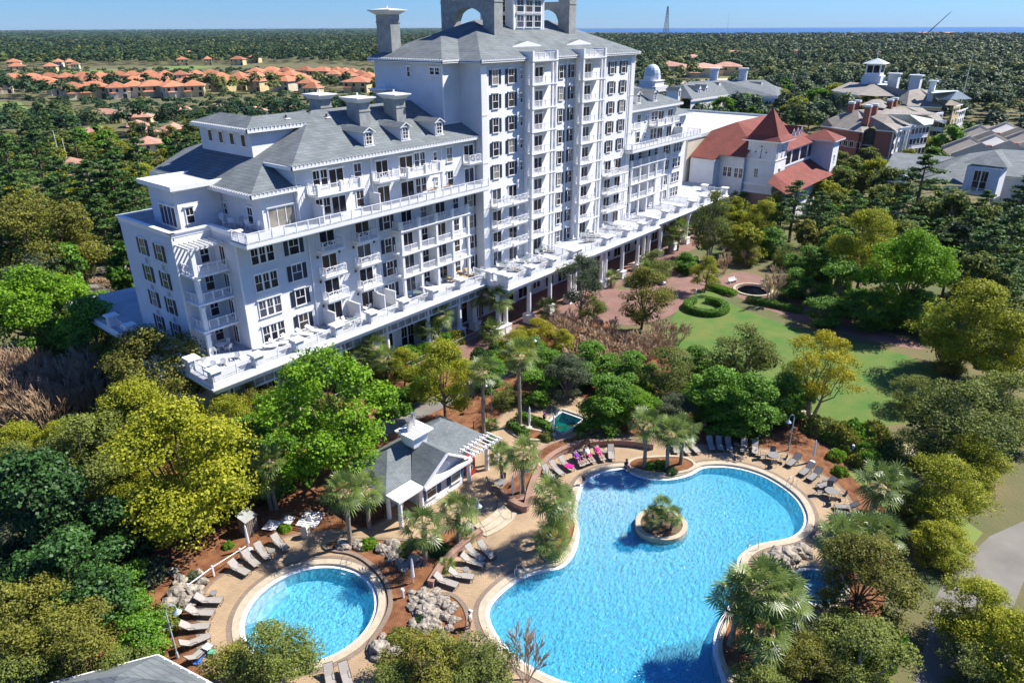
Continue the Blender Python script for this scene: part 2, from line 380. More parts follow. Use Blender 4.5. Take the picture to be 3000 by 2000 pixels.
# ---- left block
b = MB()
b.prism([(32.05, 72.05), (36.4, 72.05), (36.4, 67.62), (44.2, 67.62), (44.2, 95), (32.05, 84)], DK, 19.95)
par = [(32.05, 84.0), (32.05, 72.05), (36.38, 72.05), (36.38, 67.6), (37.3, 67.6)]
def wallrun(b, pts, z0, z1, th, m=0):
    for i in range(len(pts)-1):
        p, q = Vector(pts[i]), Vector(pts[i+1]); d = (q-p).normalized(); n = Vector((d.y, -d.x))*th
        o = .0 if i % 2 else .004
        b.prism([(p.x-n.x*o, p.y-n.y*o), (q.x, q.y), (q.x-n.x, q.y-n.y), (p.x-n.x, p.y-n.y)], z0, z1-o)
wallrun(b, par, 19.951, 20.7, .25)
b.build('left_block_wall', MT['siding'], HOT)
b = MB()
def caprun(b, pts, z0, z1, ov, th):
    for i in range(len(pts)-1):
        p, q = Vector(pts[i]), Vector(pts[i+1]); d = (q-p).normalized(); n = Vector((d.y, -d.x)); zz = .005*(i % 2)
        b.prism([(p.x+n.x*ov-d.x*ov, p.y+n.y*ov-d.y*ov), (q.x+n.x*ov+d.x*ov, q.y+n.y*ov+d.y*ov), (q.x-n.x*th+d.x*ov, q.y-n.y*th+d.y*ov), (p.x-n.x*th-d.x*ov, p.y-n.y*th-d.y*ov)], z0-zz, z1-zz)
caprun(b, par, 20.72, 20.88, .2, .35); caprun(b, par, 20.3, 20.7, .05, .0)
for x, y in ((32.05, 72.05), (36.4, 67.6)): b.box(x-.03, x+.12, y-.03, y+.12, DK, 20.25)
b.build('cornice', MT['trim'], HOT)
b = MB(); b.face([(32.3, 72.3, 19.96), (36.6, 72.3, 19.96), (36.6, 67.9, 19.96), (44.2, 67.9, 19.96), (44.2, 90, 19.96), (32.3, 83.8, 19.96)]); b.build('roof_terrace', MT['deckfloor'], HOT)
b = MB(); b.prism([(32.05, 84.0), (40, 84.0), (40, 84.3), (32.05, 84.3)], 19.96, 20.7); b.box(31.9, 40, 83.8, 84.45, 20.7, 20.86); b.build('parapet', MT['siding'], HOT)
for f, z in enumerate((17.0, 13.9, 10.9, 7.95)):
    for y in (79.25, 75.4):
        win(HOT, 32.04, y, z+.25, 1.15, 1.75, 'dh', 'W', 'shutter')
        if f < 3:
            b = MB(); b.box(-.45, .45, -.06, 0, 0, .7, 0)
            for k in range(3): b.box(-.36+k*.26, -.18+k*.26, -.075, -.0605, .08, .62, 1)
            b.build('vent_grille', [MT['trim'], MT['stucco']], HOT, (32.04, y-.3, z-.75), RZ['W'])
for z in (17.0, 13.9, 10.9, 7.9):
    win(HOT, 35.2, 72.04, z, .9, 1.7, 'dh'); win(HOT, 36.39, 70.4, z-.3, .9, 2.1, 'slide', 'W', name='door')
# notch balconies with one tall post, pergola on top
b = MB()
for z in (16.25, 13.2, 10.15): b.box(32.35, 36.39, 69.55, 72.04, z, z+.3); b.box(32.27, 36.38, 69.47, 72.03, z+.16, z+.26)
b.build('corner_balcony', MT['trim'], HOT)
for z in (16.55, 13.5, 10.45):
    rail(HOT, (33.1, 69.7), (36.3, 69.7), z, 1.0, 'railing', 1.1); rail(HOT, (32.5, 72.0), (32.5, 70.2), z, 1.0, 'railing', 1.0)
b = MB(); b.box(32.55, 33.0, 69.62, 70.07, DK, 19.2)
for z in (9.9, 13.0, 16.05): b.box(32.48, 33.07, 69.46, 70.14, z, z+.12)
b.build('corner_post', MT['trim'], HOT)
b = MB()
b.box(32.3, 37.2, 69.6, 69.78, 19.2, 19.42); b.box(32.3, 37.2, 69.95, 70.13, 19.2, 19.42)
for i in range(9): b.box(32.2+i*.52, 32.32+i*.52, 69.2, 73.3 if False else 72.04, 19.425, 19.62)
b.build('pergola', MT['trim'], HOT)
# ---- left wing, lower storeys
b = MB(); b.prism([(36.4, 67.6), (73.2, 67.6), (73.2, 85), (44.3, 85), (44.3, 67.7), (36.4, 67.7)], DK, 19.9); b.build('wing_wall', MT['siding'], HOT)
b = MB(); b.box(36.0, 73.0, 64.45, 67.59, 19.96, 20.1, 1); b.box(35.9, 73.0, 64.38, 67.59, 19.62, 19.959); b.box(36.1, 73.0, 64.6, 67.59, 19.45, 19.619); b.build('upper_terrace', [MT['trim'], MT['deckfloor']], HOT)
rail(HOT, (36.1, 64.55), (72.95, 64.55), 20.1, 1.05, 'terrace_railing', 1.5); rail(HOT, (36.1, 67.4), (36.1, 64.7), 20.1, 1.05, 'terrace_railing', 1.4)
FL = [7.55, 10.55, 13.55, 16.6]
for z in FL:
    win(HOT, 39.35, 67.59, z+.25, 2.7, 1.8, 'tri3'); win(HOT, 43.3, 67.59, z+.25, 1.2, 1.75, 'dh', shut='shutter')
    win(HOT, 56.9, 67.59, z+.25, 1.0, 1.75, 'dh', shut='shutter'); win(HOT, 72.35, 67.59, z+.25, 1.0, 1.75, 'dh', shut='shutter')
    for x in (47.8, 53.0): win(HOT, x, 67.59, z+.05, 2.0, 2.1, 'slide', name='door', pane='glass')
for z in FL[1:]:
    for x in (47.7, 52.9): xbalc(HOT, x, 67.58, z, 3.0)
def loggia(x0, x1, yf, nb=4):
    b = MB()
    for z in (10.35, 13.35, 16.4):
        b.box(x0, x1, yf, 67.59, z, z+.25); b.box(x0-.1, x1+.1, yf-.1, 67.58, z+.13, z+.26)
    W = (x1-x0)/nb
    for i in range(nb+1):
        x = x0+.2+(x1-x0-.4)*i/nb; top = 16.39
        for za, zb in ((DK, 10.34), (10.62, 13.34), (13.62, top)): b.box(x-.18, x+.18, yf+.05, yf+.41, za, zb)
        b.box(x-.2, x+.2, yf+.0, yf+.42, 16.67, 17.85)
    b.box(x0+W*1-.9, x0+W*1-.75, yf+.5, 67.59, DK, 16.39) if False else None
    b.box(x0+W*2-.07, x0+W*2+.07, yf+.45, 67.58, DK, 19.4)
    b.build('loggia', MT['trim'], HOT)
    for z in (10.62, 13.62, 16.68):
        for i in range(nb):
            a = x0+.2+(x1-x0-.4)*i/nb+.2; c = x0+.2+(x1-x0-.4)*(i+1)/nb-.2
            rail(HOT, (a, yf+.23), (c, yf+.23), z, 1.0, 'loggia_railing', 1.2)
        rail(HOT, (x0+.1, 67.4), (x0+.1, yf+.5), z, 1.0, 'loggia_railing', 1.5)
    for z in FL:
        for i in range(nb):
            x = x0+.2+(x1-x0-.4)*(i+.5)/nb
            if i % 2 == 0: win(HOT, x+.9, 67.59, z+.1, 1.7, 2.05, 'slide', name='door', pane='glass')
            else: win(HOT, x+.9, 67.59, z+.5, 1.0, 1.6, 'dh')
loggia(57.6, 70.2, 65.75)
# ---- left wing, upper storeys
b = MB(); b.prism([(44.15, 67.3), (73.2, 67.3), (73.2, 85), (44.15, 85)], 19.9, 26.25); b.build('upper_wing_wall', MT['siding'], HOT)
b = MB(); b.prism([(40.1, 67.6), (44.14, 67.6), (44.14, 88), (40.1, 88)], 19.97, 24.0); b.box(40.0, 44.2, 68.0 if False else 67.45, 67.6, 23.5, 23.95)
b.build('corner_suite_wall', MT['siding'], HOT)
win(HOT, 42.35, 67.59, 20.2, 3.2, 2.15, 'slide', name='door', pane='curtain')
win(HOT, 40.09, 70.0, 20.6, .9, 1.7, 'dh', 'W'); win(HOT, 40.09, 75.0, 20.9, .6, 1.2, 'dh', 'W')
for x0, x1, k in ((46.6, 48.6, 'tri2'), (52.35, 53.45, 'dh'), (67.7, 68.8, 'dh'), (61.9, 63.8, 'tri2')):
    for z in (20.55, 23.7): win(HOT, (x0+x1)/2, 67.29, z, x1-x0-.1, 1.75, k)
for x0, x1 in ((48.8, 50.8), (55.65, 57.5), (59.4, 61.6), (71.0, 72.9)):
    for z in (20.15, 23.25): win(HOT, (x0+x1)/2, 67.29, z, x1-x0-.1, 2.15, 'slide', name='door', pane='glass')
for z in (20.9, 24.2): win(HOT, 65.6, 67.29, z, .5, 1.0, 'dh')
xbalc(HOT, 56.6, 67.28, 23.2, 3.2); xbalc(HOT, 72.0 - .1, 67.28, 23.2, 2.3)
def boxbalc(x0, x1, y0, z=23.2):
    b = MB(); b.box(x0, x1, y0, 67.28, z-.3, z); b.box(x0-.1, x1+.1, y0-.1, 67.27, z-.12, z+.02)
    for x in (x0+.2, (x0+x1)/2+.2, x1-.2): b.box(x-.2, x+.2, y0+.02, y0+.42, z+.021, z+1.2)
    for x in (x0+.1, x1-.1): b.box(x-.05, x+.05, 65.6+.5, 65.72+.5, z+.021, z+1.05)
    o = b.build('balcony', MT['trim'], HOT)
    rail(o, (x0+.42, y0+.2), (x1-.42, y0+.2), z+.02, 1.05, 'railing', 1.3); rail(o, (x0+.12, 67.2), (x0+.12, y0+.45), z+.02, 1.05, 'railing', 1.3); rail(o, (x1-.12, 67.2), (x1-.12, y0+.45), z+.02, 1.05, 'railing', 1.3)
boxbalc(45.7, 52.0, 65.3); boxbalc(59.0, 64.9, 65.3)
# penthouse box
b = MB(); b.box(34.9, 40.0, 75.5, 81.6, 19.97, 24.2); b.build('penthouse_wall', MT['siding'], HOT)
b = MB(); b.box(34.15, 40.7, 74.75, 82.35, 24.35, 24.6, 0); b.frus(37.45, 78.55, 24.1, 24.349, 2.7, 3.2, 3.2, 3.7, 0)
for a in ((34.15, 40.7, 74.75, 75.1), (34.15, 40.7, 82.0, 82.35), (34.15, 34.5, 75.1, 82.0)): b.box(*a, 24.601, 24.85, 0)
b.face([(34.6, 75.2, 24.61), (40.6, 75.2, 24.61), (40.6, 81.9, 24.61), (34.6, 81.9, 24.61)], 1); b.build('flat_roof', [MT['trim'], MT['membrane']], HOT)
win(HOT, 34.89, 77.9, 20.1, 3.4, 2.2, 'slide', 'W', name='door', pane='glass'); win(HOT, 36.1, 75.49, 20.6, .8, 1.6, 'dh')
# ---- left wing roofs (all slopes .434)
b = MB()
zl = lambda x: 24.2+S*(x-38.6)
zf = lambda y: 26.5+S*(y-66.35)
RY = 76.3; RZt = zf(RY)
xr = 38.6+(RZt-24.2)/S
# left slope of the hip, from the low eave up to the ridge
b.face([(38.6, 66.9, 24.2), (38.6, 66.9+.0, 24.2), (43.5, 71.8, zl(43.5)), (43.5, 71.8, zl(43.5))][1:3]+[(43.5, 89, zl(43.5)), (38.6, 89, 24.2)])
b.face([(43.5, 66.35, 26.5), (xr, RY, RZt), (43.5+8, 85, zl(51.5)), (43.5, 85, zl(43.5))][0:1]+[(xr, RY, RZt), (xr, 78, RZt), (43.5, 89, zl(43.5)), (43.5, 71.8, zl(43.5))])
b.face([(38.6, 66.9, 24.2), (44.9, 66.9, 24.2), (44.9, 73.2, 24.2+S*6.3), (44.6, 72.9, 24.2+S*6.0)])
b.face([(43.5, 66.35, 26.5), (74.5, 66.35, 26.5), (74.5, RY, RZt), (xr, RY, RZt)])
b.face([(xr-8, RY, RZt-.01), (74.5, RY, RZt), (74.5, 87, 26.1), (xr-8, 87, 26.1)])
# clerestory roof
cz = 29.75
b.face([(43.3, 73.8, cz), (52.4, 73.8, cz+.03), (53.0, RY, RZt+.02), (45.8, RY, RZt+.02)])
b.face([(43.3, 73.8, cz), (45.8, RY, RZt+.02), (45.8, 83.3, RZt+.02), (43.3, 86.2, cz)])
b.face([(45.8, RY, RZt+.02), (54, RY, RZt+.02), (54, 86.2, cz-.6), (45.8, 83.3, RZt+.02)])
b.build('wing_roof', MT['roof'], HOT)
b = MB(); eave(b, [(38.6, 89), (38.6, 66.9), (44.9, 66.9)], 24.19); eave(b, [(43.5, 71.7), (43.5, 66.35), (73.1, 66.35)], 26.49); eave(b, [(43.3, 86.2), (43.3, 73.8), (51.4, 73.8)], cz-.01)
b.prism([(38.75, 67.05), (44.1, 67.05), (44.1, 88), (38.75, 88)], 23.9, 24.0); b.prism([(43.6, 66.5), (73, 66.5), (73, 84), (43.6, 84)], 26.2, 26.3)
for i in range(60): b.box(43.6+i*.5, 43.66+i*.5, 66.25, 66.7, 26.45+.03, 26.6)
for i in range(12): b.box(38.7+i*.5, 38.76+i*.5, 66.8, 67.25, 24.2, 24.3)
for i in range(16): b.box(43.4+i*.5, 43.46+i*.5, 73.7, 74.1, cz+.0, cz+.12); 
for i in range(24): b.box(43.2, 43.6, 74.0+i*.5, 74.06+i*.5, cz, cz+.12)
for i in range(16): b.box(38.5, 38.9, 67.2+i*.5, 67.26+i*.5, 24.2, 24.32)
b.build('fascia', MT['trim'], HOT)
b = MB(); b.prism([(44.1, 74.5), (52, 74.5), (52, 85.6), (44.1, 85.6)], 24.5, cz-.15); b.build('clerestory_wall', MT['siding'], HOT)
for y in (83.2, 80.8, 78.4, 76.0): win(HOT, 44.09, y, 27.75, .85, 1.25, 'none', 'W', pane='glass')
chimney(HOT, 57.6, 59.3, 71.9, 74.3, 27, 32.3); chimney(HOT, 63.6, 65.2, 71.9, 74.3, 27, 32.3)
chimney(HOT, 57.6, 59.3, 79.5, 81.9, 27, 32.3); chimney(HOT, 63.6+5, 65.2+5, 79.5, 81.9, 27, 32.3)
for x in (55.4, 61.2, 67.1): dormer(HOT, x, 67.85, 27.1)
for x, y in ((49.5, 75.3), (54.7, 74.6)):
    b = MB(); b.cyl(x, y, zf(y)-.1, zf(y)+.35, .12, .12, 8, 0); b.box(x-.35, x+.35, y-.5, y+.1, zf(y)-.12, zf(y)-.02, 1); b.build('roof_vent', [MT['darkmetal'], MT['trim']], HOT)
# ---- tower
TB = 7.5; TT = 35.8
b = MB(); b.prism([(73.4, 66.1), (112.6, 66.1), (112.6, 69.8), (115.6, 69.8), (115.6, 83.2), (112.6, 83.2), (112.6, 87), (73.4, 87), (73.4, 83.2), (70.1, 83.2), (70.1, 69.8), (73.4, 69.8)], TB, TT); b.build('tower_wall', MT['siding'], HOT)
b = MB()
for x in (73.38, 111.5):
    b.box(x, x+1.1, 65.95, 66.09, TB, TT-.4)
    for z in (10.2, 16.5, 22.8, 29.1, 35.2): b.box(x-.03, x+1.13, 65.9, 65.949, z, z+.18)
for x, y in ((70.07, 69.77), (70.07, 83.1), (115.5, 69.77)): b.box(x-.02, x+.14, y-.02, y+.14, TB, TT-.3)
eo = [(69.4, 84.0), (69.4, 69.1), (72.7, 69.1), (72.7, 65.3), (113.3, 65.3), (113.3, 69.1), (116.3, 69.1), (116.3, 84), (113.3, 84), (113.3, 87.6), (72.7, 87.6), (72.7, 84)]
b.prism(eo, TT+.0, TT+.1); eave(b, eo, TT+.32, .42, .1, True)
for i in range(80): b.box(72.9+i*.5, 72.96+i*.5, 65.2, 65.6, 36.1, 36.2)
for i in range(29): b.box(69.3, 69.7, 69.3+i*.5, 69.36+i*.5, 36.1, 36.2)
b.build('tower_cornice', MT['trim'], HOT)
ZE = 36.1; ye = 65.3; RYt = 76.45; RT_ = ZE+S*(RYt-ye)
b = MB(); xa = 72.7+(RYt-ye); xb = 113.3-(RYt-ye)
b.face([(72.7, ye, ZE), (113.3, ye, ZE), (xb, RYt, RT_), (xa, RYt, RT_)])
b.face([(72.7, 87.6, ZE), (xa, RYt, RT_), (xb, RYt, RT_), (113.3, 87.6, ZE)])
b.face([(72.7, ye, ZE), (xa, RYt, RT_), (72.7, 87.6, ZE)]); b.face([(113.3, ye, ZE), (113.3, 87.6, ZE), (xb, RYt, RT_)])
for x0, s in ((69.4, 1), (116.3, -1)):
    h = (84-69.1)/2; zz = ZE+S*h; P = [(x0, 69.1, ZE), (x0+s*h, 69.1+h, zz), (x0, 84, ZE)]; b.face(P if s < 0 else P[::-1])
    ex = x0+s*9.6
    b.face([(x0, 69.1, ZE), (ex, 69.1, ZE), (ex, 76.55, zz), (x0+s*h, 76.55, zz)][::s]); b.face([(x0, 84, ZE), (x0+s*h, 76.55, zz), (ex, 76.55, zz), (ex, 84, ZE)][::s])
# low gablets over the stacks
for x in (86.0, 99.1):
    y = 68.3; z = ZE+S*(y-ye); b.face([(x-3.3, y, z+.02), (x, y, z+.75), (x-.0, y+1.7, z+.76)]); b.face([(x, y, z+.75), (x+3.3, y, z+.02), (x, y+1.7, z+.76)])
b.build('tower_roof', MT['roof'], HOT)
for x in (86.0, 99.1):
    b = MB(); y = 68.28; z = ZE+S*(y-ye); b.face([(x-3.3, y, z-.02), (x+3.3, y, z-.02), (x+3.3, y, z+.12), (x, y, z+.74), (x-3.3, y, z+.12)]); b.build('gablet', MT['trim'], HOT)
TR = [32.95, 29.85, 26.7, 23.55, 20.4, 17.1, 13.95, 10.8, 7.75]
for i, z in enumerate(TR):
    if i < 5:
        for x in (76.3, 79.65, 105.55, 109.05): win(HOT, x, 66.09, z, 1.15, 1.8, 'dh', shut='shutter')
    else:
        zz = [16.65, 13.55, 10.45, 7.55][i-5]
        for x in (76.3, 79.9, 105.6, 108.9): win(HOT, x, 66.09, zz+.05, 1.75, 2.1, 'slide', name='door', pane='glass')
        if i < 8:
            for x, w in ((76.5, 3.0), (80.2, 3.2), (105.4, 3.0), (108.8, 3.2)): xbalc(HOT, x, 66.08, zz-(.12 if w > 3.1 else 0), w)
    for x in (91.4, 94.3): win(HOT, x, 66.09, z, .95, 1.8, 'dh', shut='shutter')
    if i < 5: win(HOT, 81.9, 66.09, z+.4, .45, 1.1, 'dh')
win(HOT, 70.09, 71.2, 34.3, 1.7, .85, 'tri2', 'W'); win(HOT, 70.09, 76.2, 33.9, .45, 1.2, 'dh', 'W')
SB = [10.2, 13.3, 16.45, 19.6, 22.8, 25.9, 29.1, 32.3, 35.45]
def stack(x0, x1, yf):
    b = MB(); q = MB()
    for i, z in enumerate(SB):
        b.box(x0+.1, x1-.1, yf+.1, 66.08, z, z+.25); b.box(x0-.05, x1+.05, yf-.05, 66.06, z+.12, z+.27) 
    zs = [TB]+[z+.28 for z in SB]
    for i in range(9):
        for x in (x0+.2, x1-.2-.0): b.box(x-.2, x+.2, yf+.02, yf+.42, zs[i], SB[i]-.001)
        b.box(x1-1.25, x1-1.0, yf+.05, yf+.35, zs[i], SB[i]-.001)
        b.box(x0+.0, x0+.3, 65.5, 66.07, zs[i], SB[i]-.001)
    b.box(x0, x0+.4, yf, yf+.4, 35.73, 36.95); b.box(x1-.4, x1, yf, yf+.4, 35.73, 36.95)
    b.box(x0-.02, x0+.16, yf+.42, 68.3, 35.73, 36.9); b.box(x1-.16, x1+.02, yf+.42, 68.3, 35.73, 36.9)
    b.build('balcony_stack', MT['trim'], HOT)
    for i, z in enumerate(zs[1:]):
        rail(HOT, (x0+.42, yf+.2), (x1-1.27 if i < 8 else x1-.42, yf+.2), z, 1.0, 'stack_railing', 1.25)
        if i < 8: rail(HOT, (x1-.98, yf+.2), (x1-.42, yf+.2), z, 1.0, 'stack_railing', .6); rail(HOT, (x0+.15, 65.45), (x0+.15, yf+.45), z, 1.0, 'side_railing', 1.0)
    for i in range(9):
        win(HOT, x0+3.35, 66.085, zs[i]+.02, 1.8, 2.15, 'slide', name='door', pane='glass')
        b = MB(); b.box(x0+3.0, x1-1.0, 65.3, 66.04, zs[i], zs[i]+.02, 0); b.build('balcony_floor', MT['deckfloor'], HOT) if False else None
stack(82.55, 88.5, 64.55); stack(95.0, 101.3, 64.55)
# rooftop structures
chimney(HOT, 71.0, 72.7, 80.3, 83.2, 35.5, 42.3, .75)
for x0 in (82.8, 101.0):
    b = MB(); x1 = x0+1.85
    b.box(x0, x1, 71.7, 73.9, 36.5, 48); b.box(x0, x1, 79.9, 82.2, 36.5, 48)
    b.box(x0-.07, x1+.07, 71.63, 73.97, 43.2, 43.35); b.box(x0-.07, x1+.07, 79.83, 82.27, 43.2, 43.35)
    n = 12; ya, yb = 73.9, 79.9; pts = [(ya+(yb-ya)*i/n, 40.8+1.75*math.sqrt(max(0, 1-((i/n)*2-1)**2))) for i in range(n+1)]
    for (p, zp), (q, zq) in zip(pts, pts[1:]):
        b.face([(x0+.02, q, zq), (x0+.02, p, zp), (x0+.02, p, 43.6), (x0+.02, q, 43.6)]); b.face([(x1-.02, p, zp), (x1-.02, q, zq), (x1-.02, q, 43.6), (x1-.02, p, 43.6)])
        b.face([(x0+.02, p, zp), (x0+.02, q, zq), (x1-.02, q, zq), (x1-.02, p, zp)]); b.face([(x0+.02, p, 43.6), (x1-.02, p, 43.6), (x1-.02, q, 43.6), (x0+.02, q, 43.6)])
    for y in (71.7, 79.9):
        b.box(x0-.5, x1+.5, y-.5, y+2.8, 48, 48.4)
    b.build('rooftop_arch', MT['stucco'], HOT)
b = MB(); b.box(89.0, 96.4, 73.3, 79.9, 36.5, 44.2); b.frus(92.7, 76.6, 44.2, 48, 4.2, 3.9, .5, .4); b.build('cupola', MT['siding'], HOT)
b = MB(); b.box(88.95, 89.2, 73.25, 73.5, 38, 44.3); b.box(96.2, 96.45, 73.25, 73.5, 38, 44.3); b.box(88.9, 96.5, 73.2, 73.299, 39.25, 39.5); b.box(88.7, 96.7, 73.0, 80.2, 43.9, 44.15); b.build('cupola_trim', MT['trim'], HOT)
for x in (90.55, 92.7, 94.8):
    for z in (39.95, 42.05): win(HOT, x, 73.29, z, 1.55, 1.55, 'tri1', name='cupola_window', pane='glass')
for y in (78.6, 75.6):
    for z in (39.95, 42.05): win(HOT, 88.99, y, z, 1.5, 1.55, 'tri1', 'W', name='cupola_window', pane='glass')
# ---- right wing
b = MB(); b.prism([(112.6, 67.6), (137.6, 67.6), (137.6, 88), (112.6, 88)], DK, 19.9); b.prism([(112.6, 67.3), (131.6, 67.3), (131.6, 88), (112.6, 88)], 19.9, 26.25); b.prism([(131.6, 67.8), (137.0, 67.8), (137.0, 84), (131.6, 84)], 19.9, 24.0)
b.build('right_wing_wall', MT['siding'], HOT)
b = MB(); b.box(111.0, 137.6, 64.45, 67.59, 19.96, 20.1, 1); b.box(110.9, 137.7, 64.38, 67.59, 19.62, 19.959); b.box(111.1, 137.5, 64.6, 67.59, 19.45, 19.619); b.build('upper_terrace', [MT['trim'], MT['deckfloor']], HOT)
rail(HOT, (111.1, 64.55), (137.5, 64.55), 20.1, 1.05, 'terrace_railing', 1.5); rail(HOT, (111.1, 66.0), (111.1, 64.7), 20.1, 1.05, 'terrace_railing', 1.4); rail(HOT, (137.5, 64.7), (137.5, 67.4), 20.1, 1.05, 'terrace_railing', 1.4)
loggia(113.4, 126.0, 65.75)
for z in FL: win(HOT, 129.5, 67.59, z+.25, 1.1, 1.75, 'dh', shut='shutter'); win(HOT, 134.0, 67.59, z+.25, 3.2, 1.8, 'tri3')
for z in (20.5, 23.6):
    win(HOT, 117.3, 67.29, z, 1.2, 1.75, 'dh'); win(HOT, 119.9, 67.29, z+.5, .5, .95, 'dh'); win(HOT, 123.0, 67.29, z+.1, 2.2, 1.8, 'tri2'); win(HOT, 125.5, 67.29, z-.35, 2.0, 2.15, 'slide', name='door', pane='glass'); win(HOT, 129.1, 67.29, z-.35, 1.9, 2.15, 'slide', name='door', pane='glass')
win(HOT, 134.0, 67.79, 20.15, 2.2, 2.15, 'slide', name='door', pane='glass')
boxbalc(121.0, 127.2, 65.3); xbalc(HOT, 129.3, 67.28, 23.2, 2.6); xbalc(HOT, 114.6, 67.28, 23.2, 2.4)
b = MB(); b.box(131.2, 131.35, 65.4, 67.7, 20.1, 22.0); b.build('privacy_screen', MT['siding'], HOT)
b = MB(); X1 = 132.6; xq = X1-(RY-66.35)
b.face([(112.0, 66.35, 26.5), (X1, 66.35, 26.5), (xq, RY, RZt), (112, RY, RZt)]); b.face([(X1, 66.35, 26.5), (X1, 86.2, 26.5), (xq, RY, RZt)]); b.face([(112, RY, RZt), (xq, RY, RZt), (X1, 86.2, 26.5), (112, 86.2, 26.5)])
b.face([(130.5, 66.9, 24.2), (137.6, 66.9, 24.2), (131.5, 73, 24.2+S*6.1), (130.5, 73, 24.2+S*6.1)]); b.face([(137.6, 66.9, 24.2), (137.6, 84, 24.2), (131.5, 80, 24.2+S*6.1), (131.5, 73, 24.2+S*6.1)])
b.build('right_wing_roof', MT['roof'], HOT)
b = MB(); eave(b, [(113, 66.35), (X1, 66.35), (X1, 86)], 26.49); eave(b, [(131.7, 66.9), (137.6, 66.9), (137.6, 84)], 24.19); b.prism([(113, 66.5), (132.4, 66.5), (132.4, 84), (113, 84)], 26.2, 26.3); b.prism([(131.7, 67.0), (137.4, 67.0), (137.4, 83), (131.7, 83)], 23.9, 24.0); b.build('fascia', MT['trim'], HOT)
for x in (117.7, 123.8): dormer(HOT, x, 67.85, 27.1)
for x in (100.0, 124.5): pass

# downpipes and wall lamps
for i, (x, y, z0, z1) in enumerate(((44.35, 67.2, 20.1, 26.1), (54.9, 67.2, 20.1, 26.1), (66.7, 67.2, 20.1, 26.1), (73.0, 67.2, 20.1, 26.1), (55.2, 67.5, 7.5, 19.4), (45.2, 67.5, 7.5, 19.4), (92.85, 66.0, 7.5, 35.7), (103.6, 66.0, 7.5, 35.7), (111.2, 65.9, 7.5, 35.7), (131.4, 67.5, 7.5, 19.4), (120.9, 67.2, 20.1, 26.1))):
    b = MB(); b.cyl(x, y, z0, z1, .06, .06, 6); b.box(x-.12, x+.12, y-.1, y+.08, z1-.15, z1+.1); b.build('downpipe', MT['trim'], HOT)
for x in (46.2, 49.3, 51.4, 54.6): 
    for z in (9.6, 12.6, 15.6, 18.6): b = MB(); b.box(x-.08, x+.08, 67.4, 67.59, z, z+.3); b.build('wall_lamp', MT['darkmetal'], HOT)
# ------------------------------------------------------------------ ground, pools, paving
def smooth_loop(pts, n=3):
    for _ in range(n):
        q = []
        k = len(pts)
        for i in range(k):
            a, b_ = pts[i], pts[(i+1) % k]
            q += [(a[0]*.75+b_[0]*.25, a[1]*.75+b_[1]*.25), (a[0]*.25+b_[0]*.75, a[1]*.25+b_[1]*.75)]
        pts = q
    return pts
def offset(pts, d):
    k = len(pts); area = sum(pts[i][0]*pts[(i+1) % k][1]-pts[(i+1) % k][0]*pts[i][1] for i in range(k)); sg = 1 if area > 0 else -1
    out = []
    for i in range(k):
        a = Vector(pts[i-1]); c = Vector(pts[(i+1) % k]); t = c-a
        if t.length < 1e-9: out.append(pts[i]); continue
        t.normalize(); n = Vector((t.y, -t.x))*sg; out.append((pts[i][0]+n.x*d, pts[i][1]+n.y*d))
    return out
def resample(pts, step):
    out = []; k = len(pts)
    for i in range(k):
        a = Vector(pts[i]); c = Vector(pts[(i+1) % k]); n = max(1, int((c-a).length/step))
        for j in range(n): p = a.lerp(c, j/n); out.append((p.x, p.y))
    return out
def sheet(loops, z, matl, name, kind='structure', thick=0.0):
    P = [[Vector((p[0], p[1], 0)) for p in l] for l in loops]
    tris = tessellate_polygon(P); V = [v for l in P for v in l]
    me = bpy.data.meshes.new(name); fs = []
    for t in tris:
        a, b_, c = (V[i] for i in t)
        fs.append(t if (b_-a).cross(c-a).z > 0 else t[::-1])
    me.from_pydata([(v.x, v.y, z) for v in V], [], fs); me.materials.append(matl); me.update()
    o = link(name, me)
    if kind: o['kind'] = kind
    return o
def ringwall(b, loop, z0, z1, m=0, inward=False):
    k = len(loop)
    for i in range(k):
        a, c = loop[i], loop[(i+1) % k]; P = [(a[0], a[1], z0), (c[0], c[1], z0), (c[0], c[1], z1), (a[0], a[1], z1)]
        b.face(P[::-1] if inward else P, m)
def ccw(l):
    a = sum(l[i][0]*l[(i+1) % len(l)][1]-l[(i+1) % len(l)][0]*l[i][1] for i in range(len(l)))
    return l if a > 0 else l[::-1]
def band(b, inner, outer, z, m=0):
    for i in range(len(inner)):
        j = (i+1) % len(inner); b.face([(*inner[i], z), (*outer[i], z), (*outer[j], z), (*inner[j], z)], m)
def curb(b, loop, w, z0, z1, m=0):
    """closed raised kerb ring of width w outside loop"""
    loop = ccw(loop); out = offset(loop, w)
    band(b, loop, out, z1, m); ringwall(b, out, z0, z1, m); ringwall(b, loop, z0, z1, m, True)
src = lambda pts, z=0: [G(x, y, z) for x, y in pts]
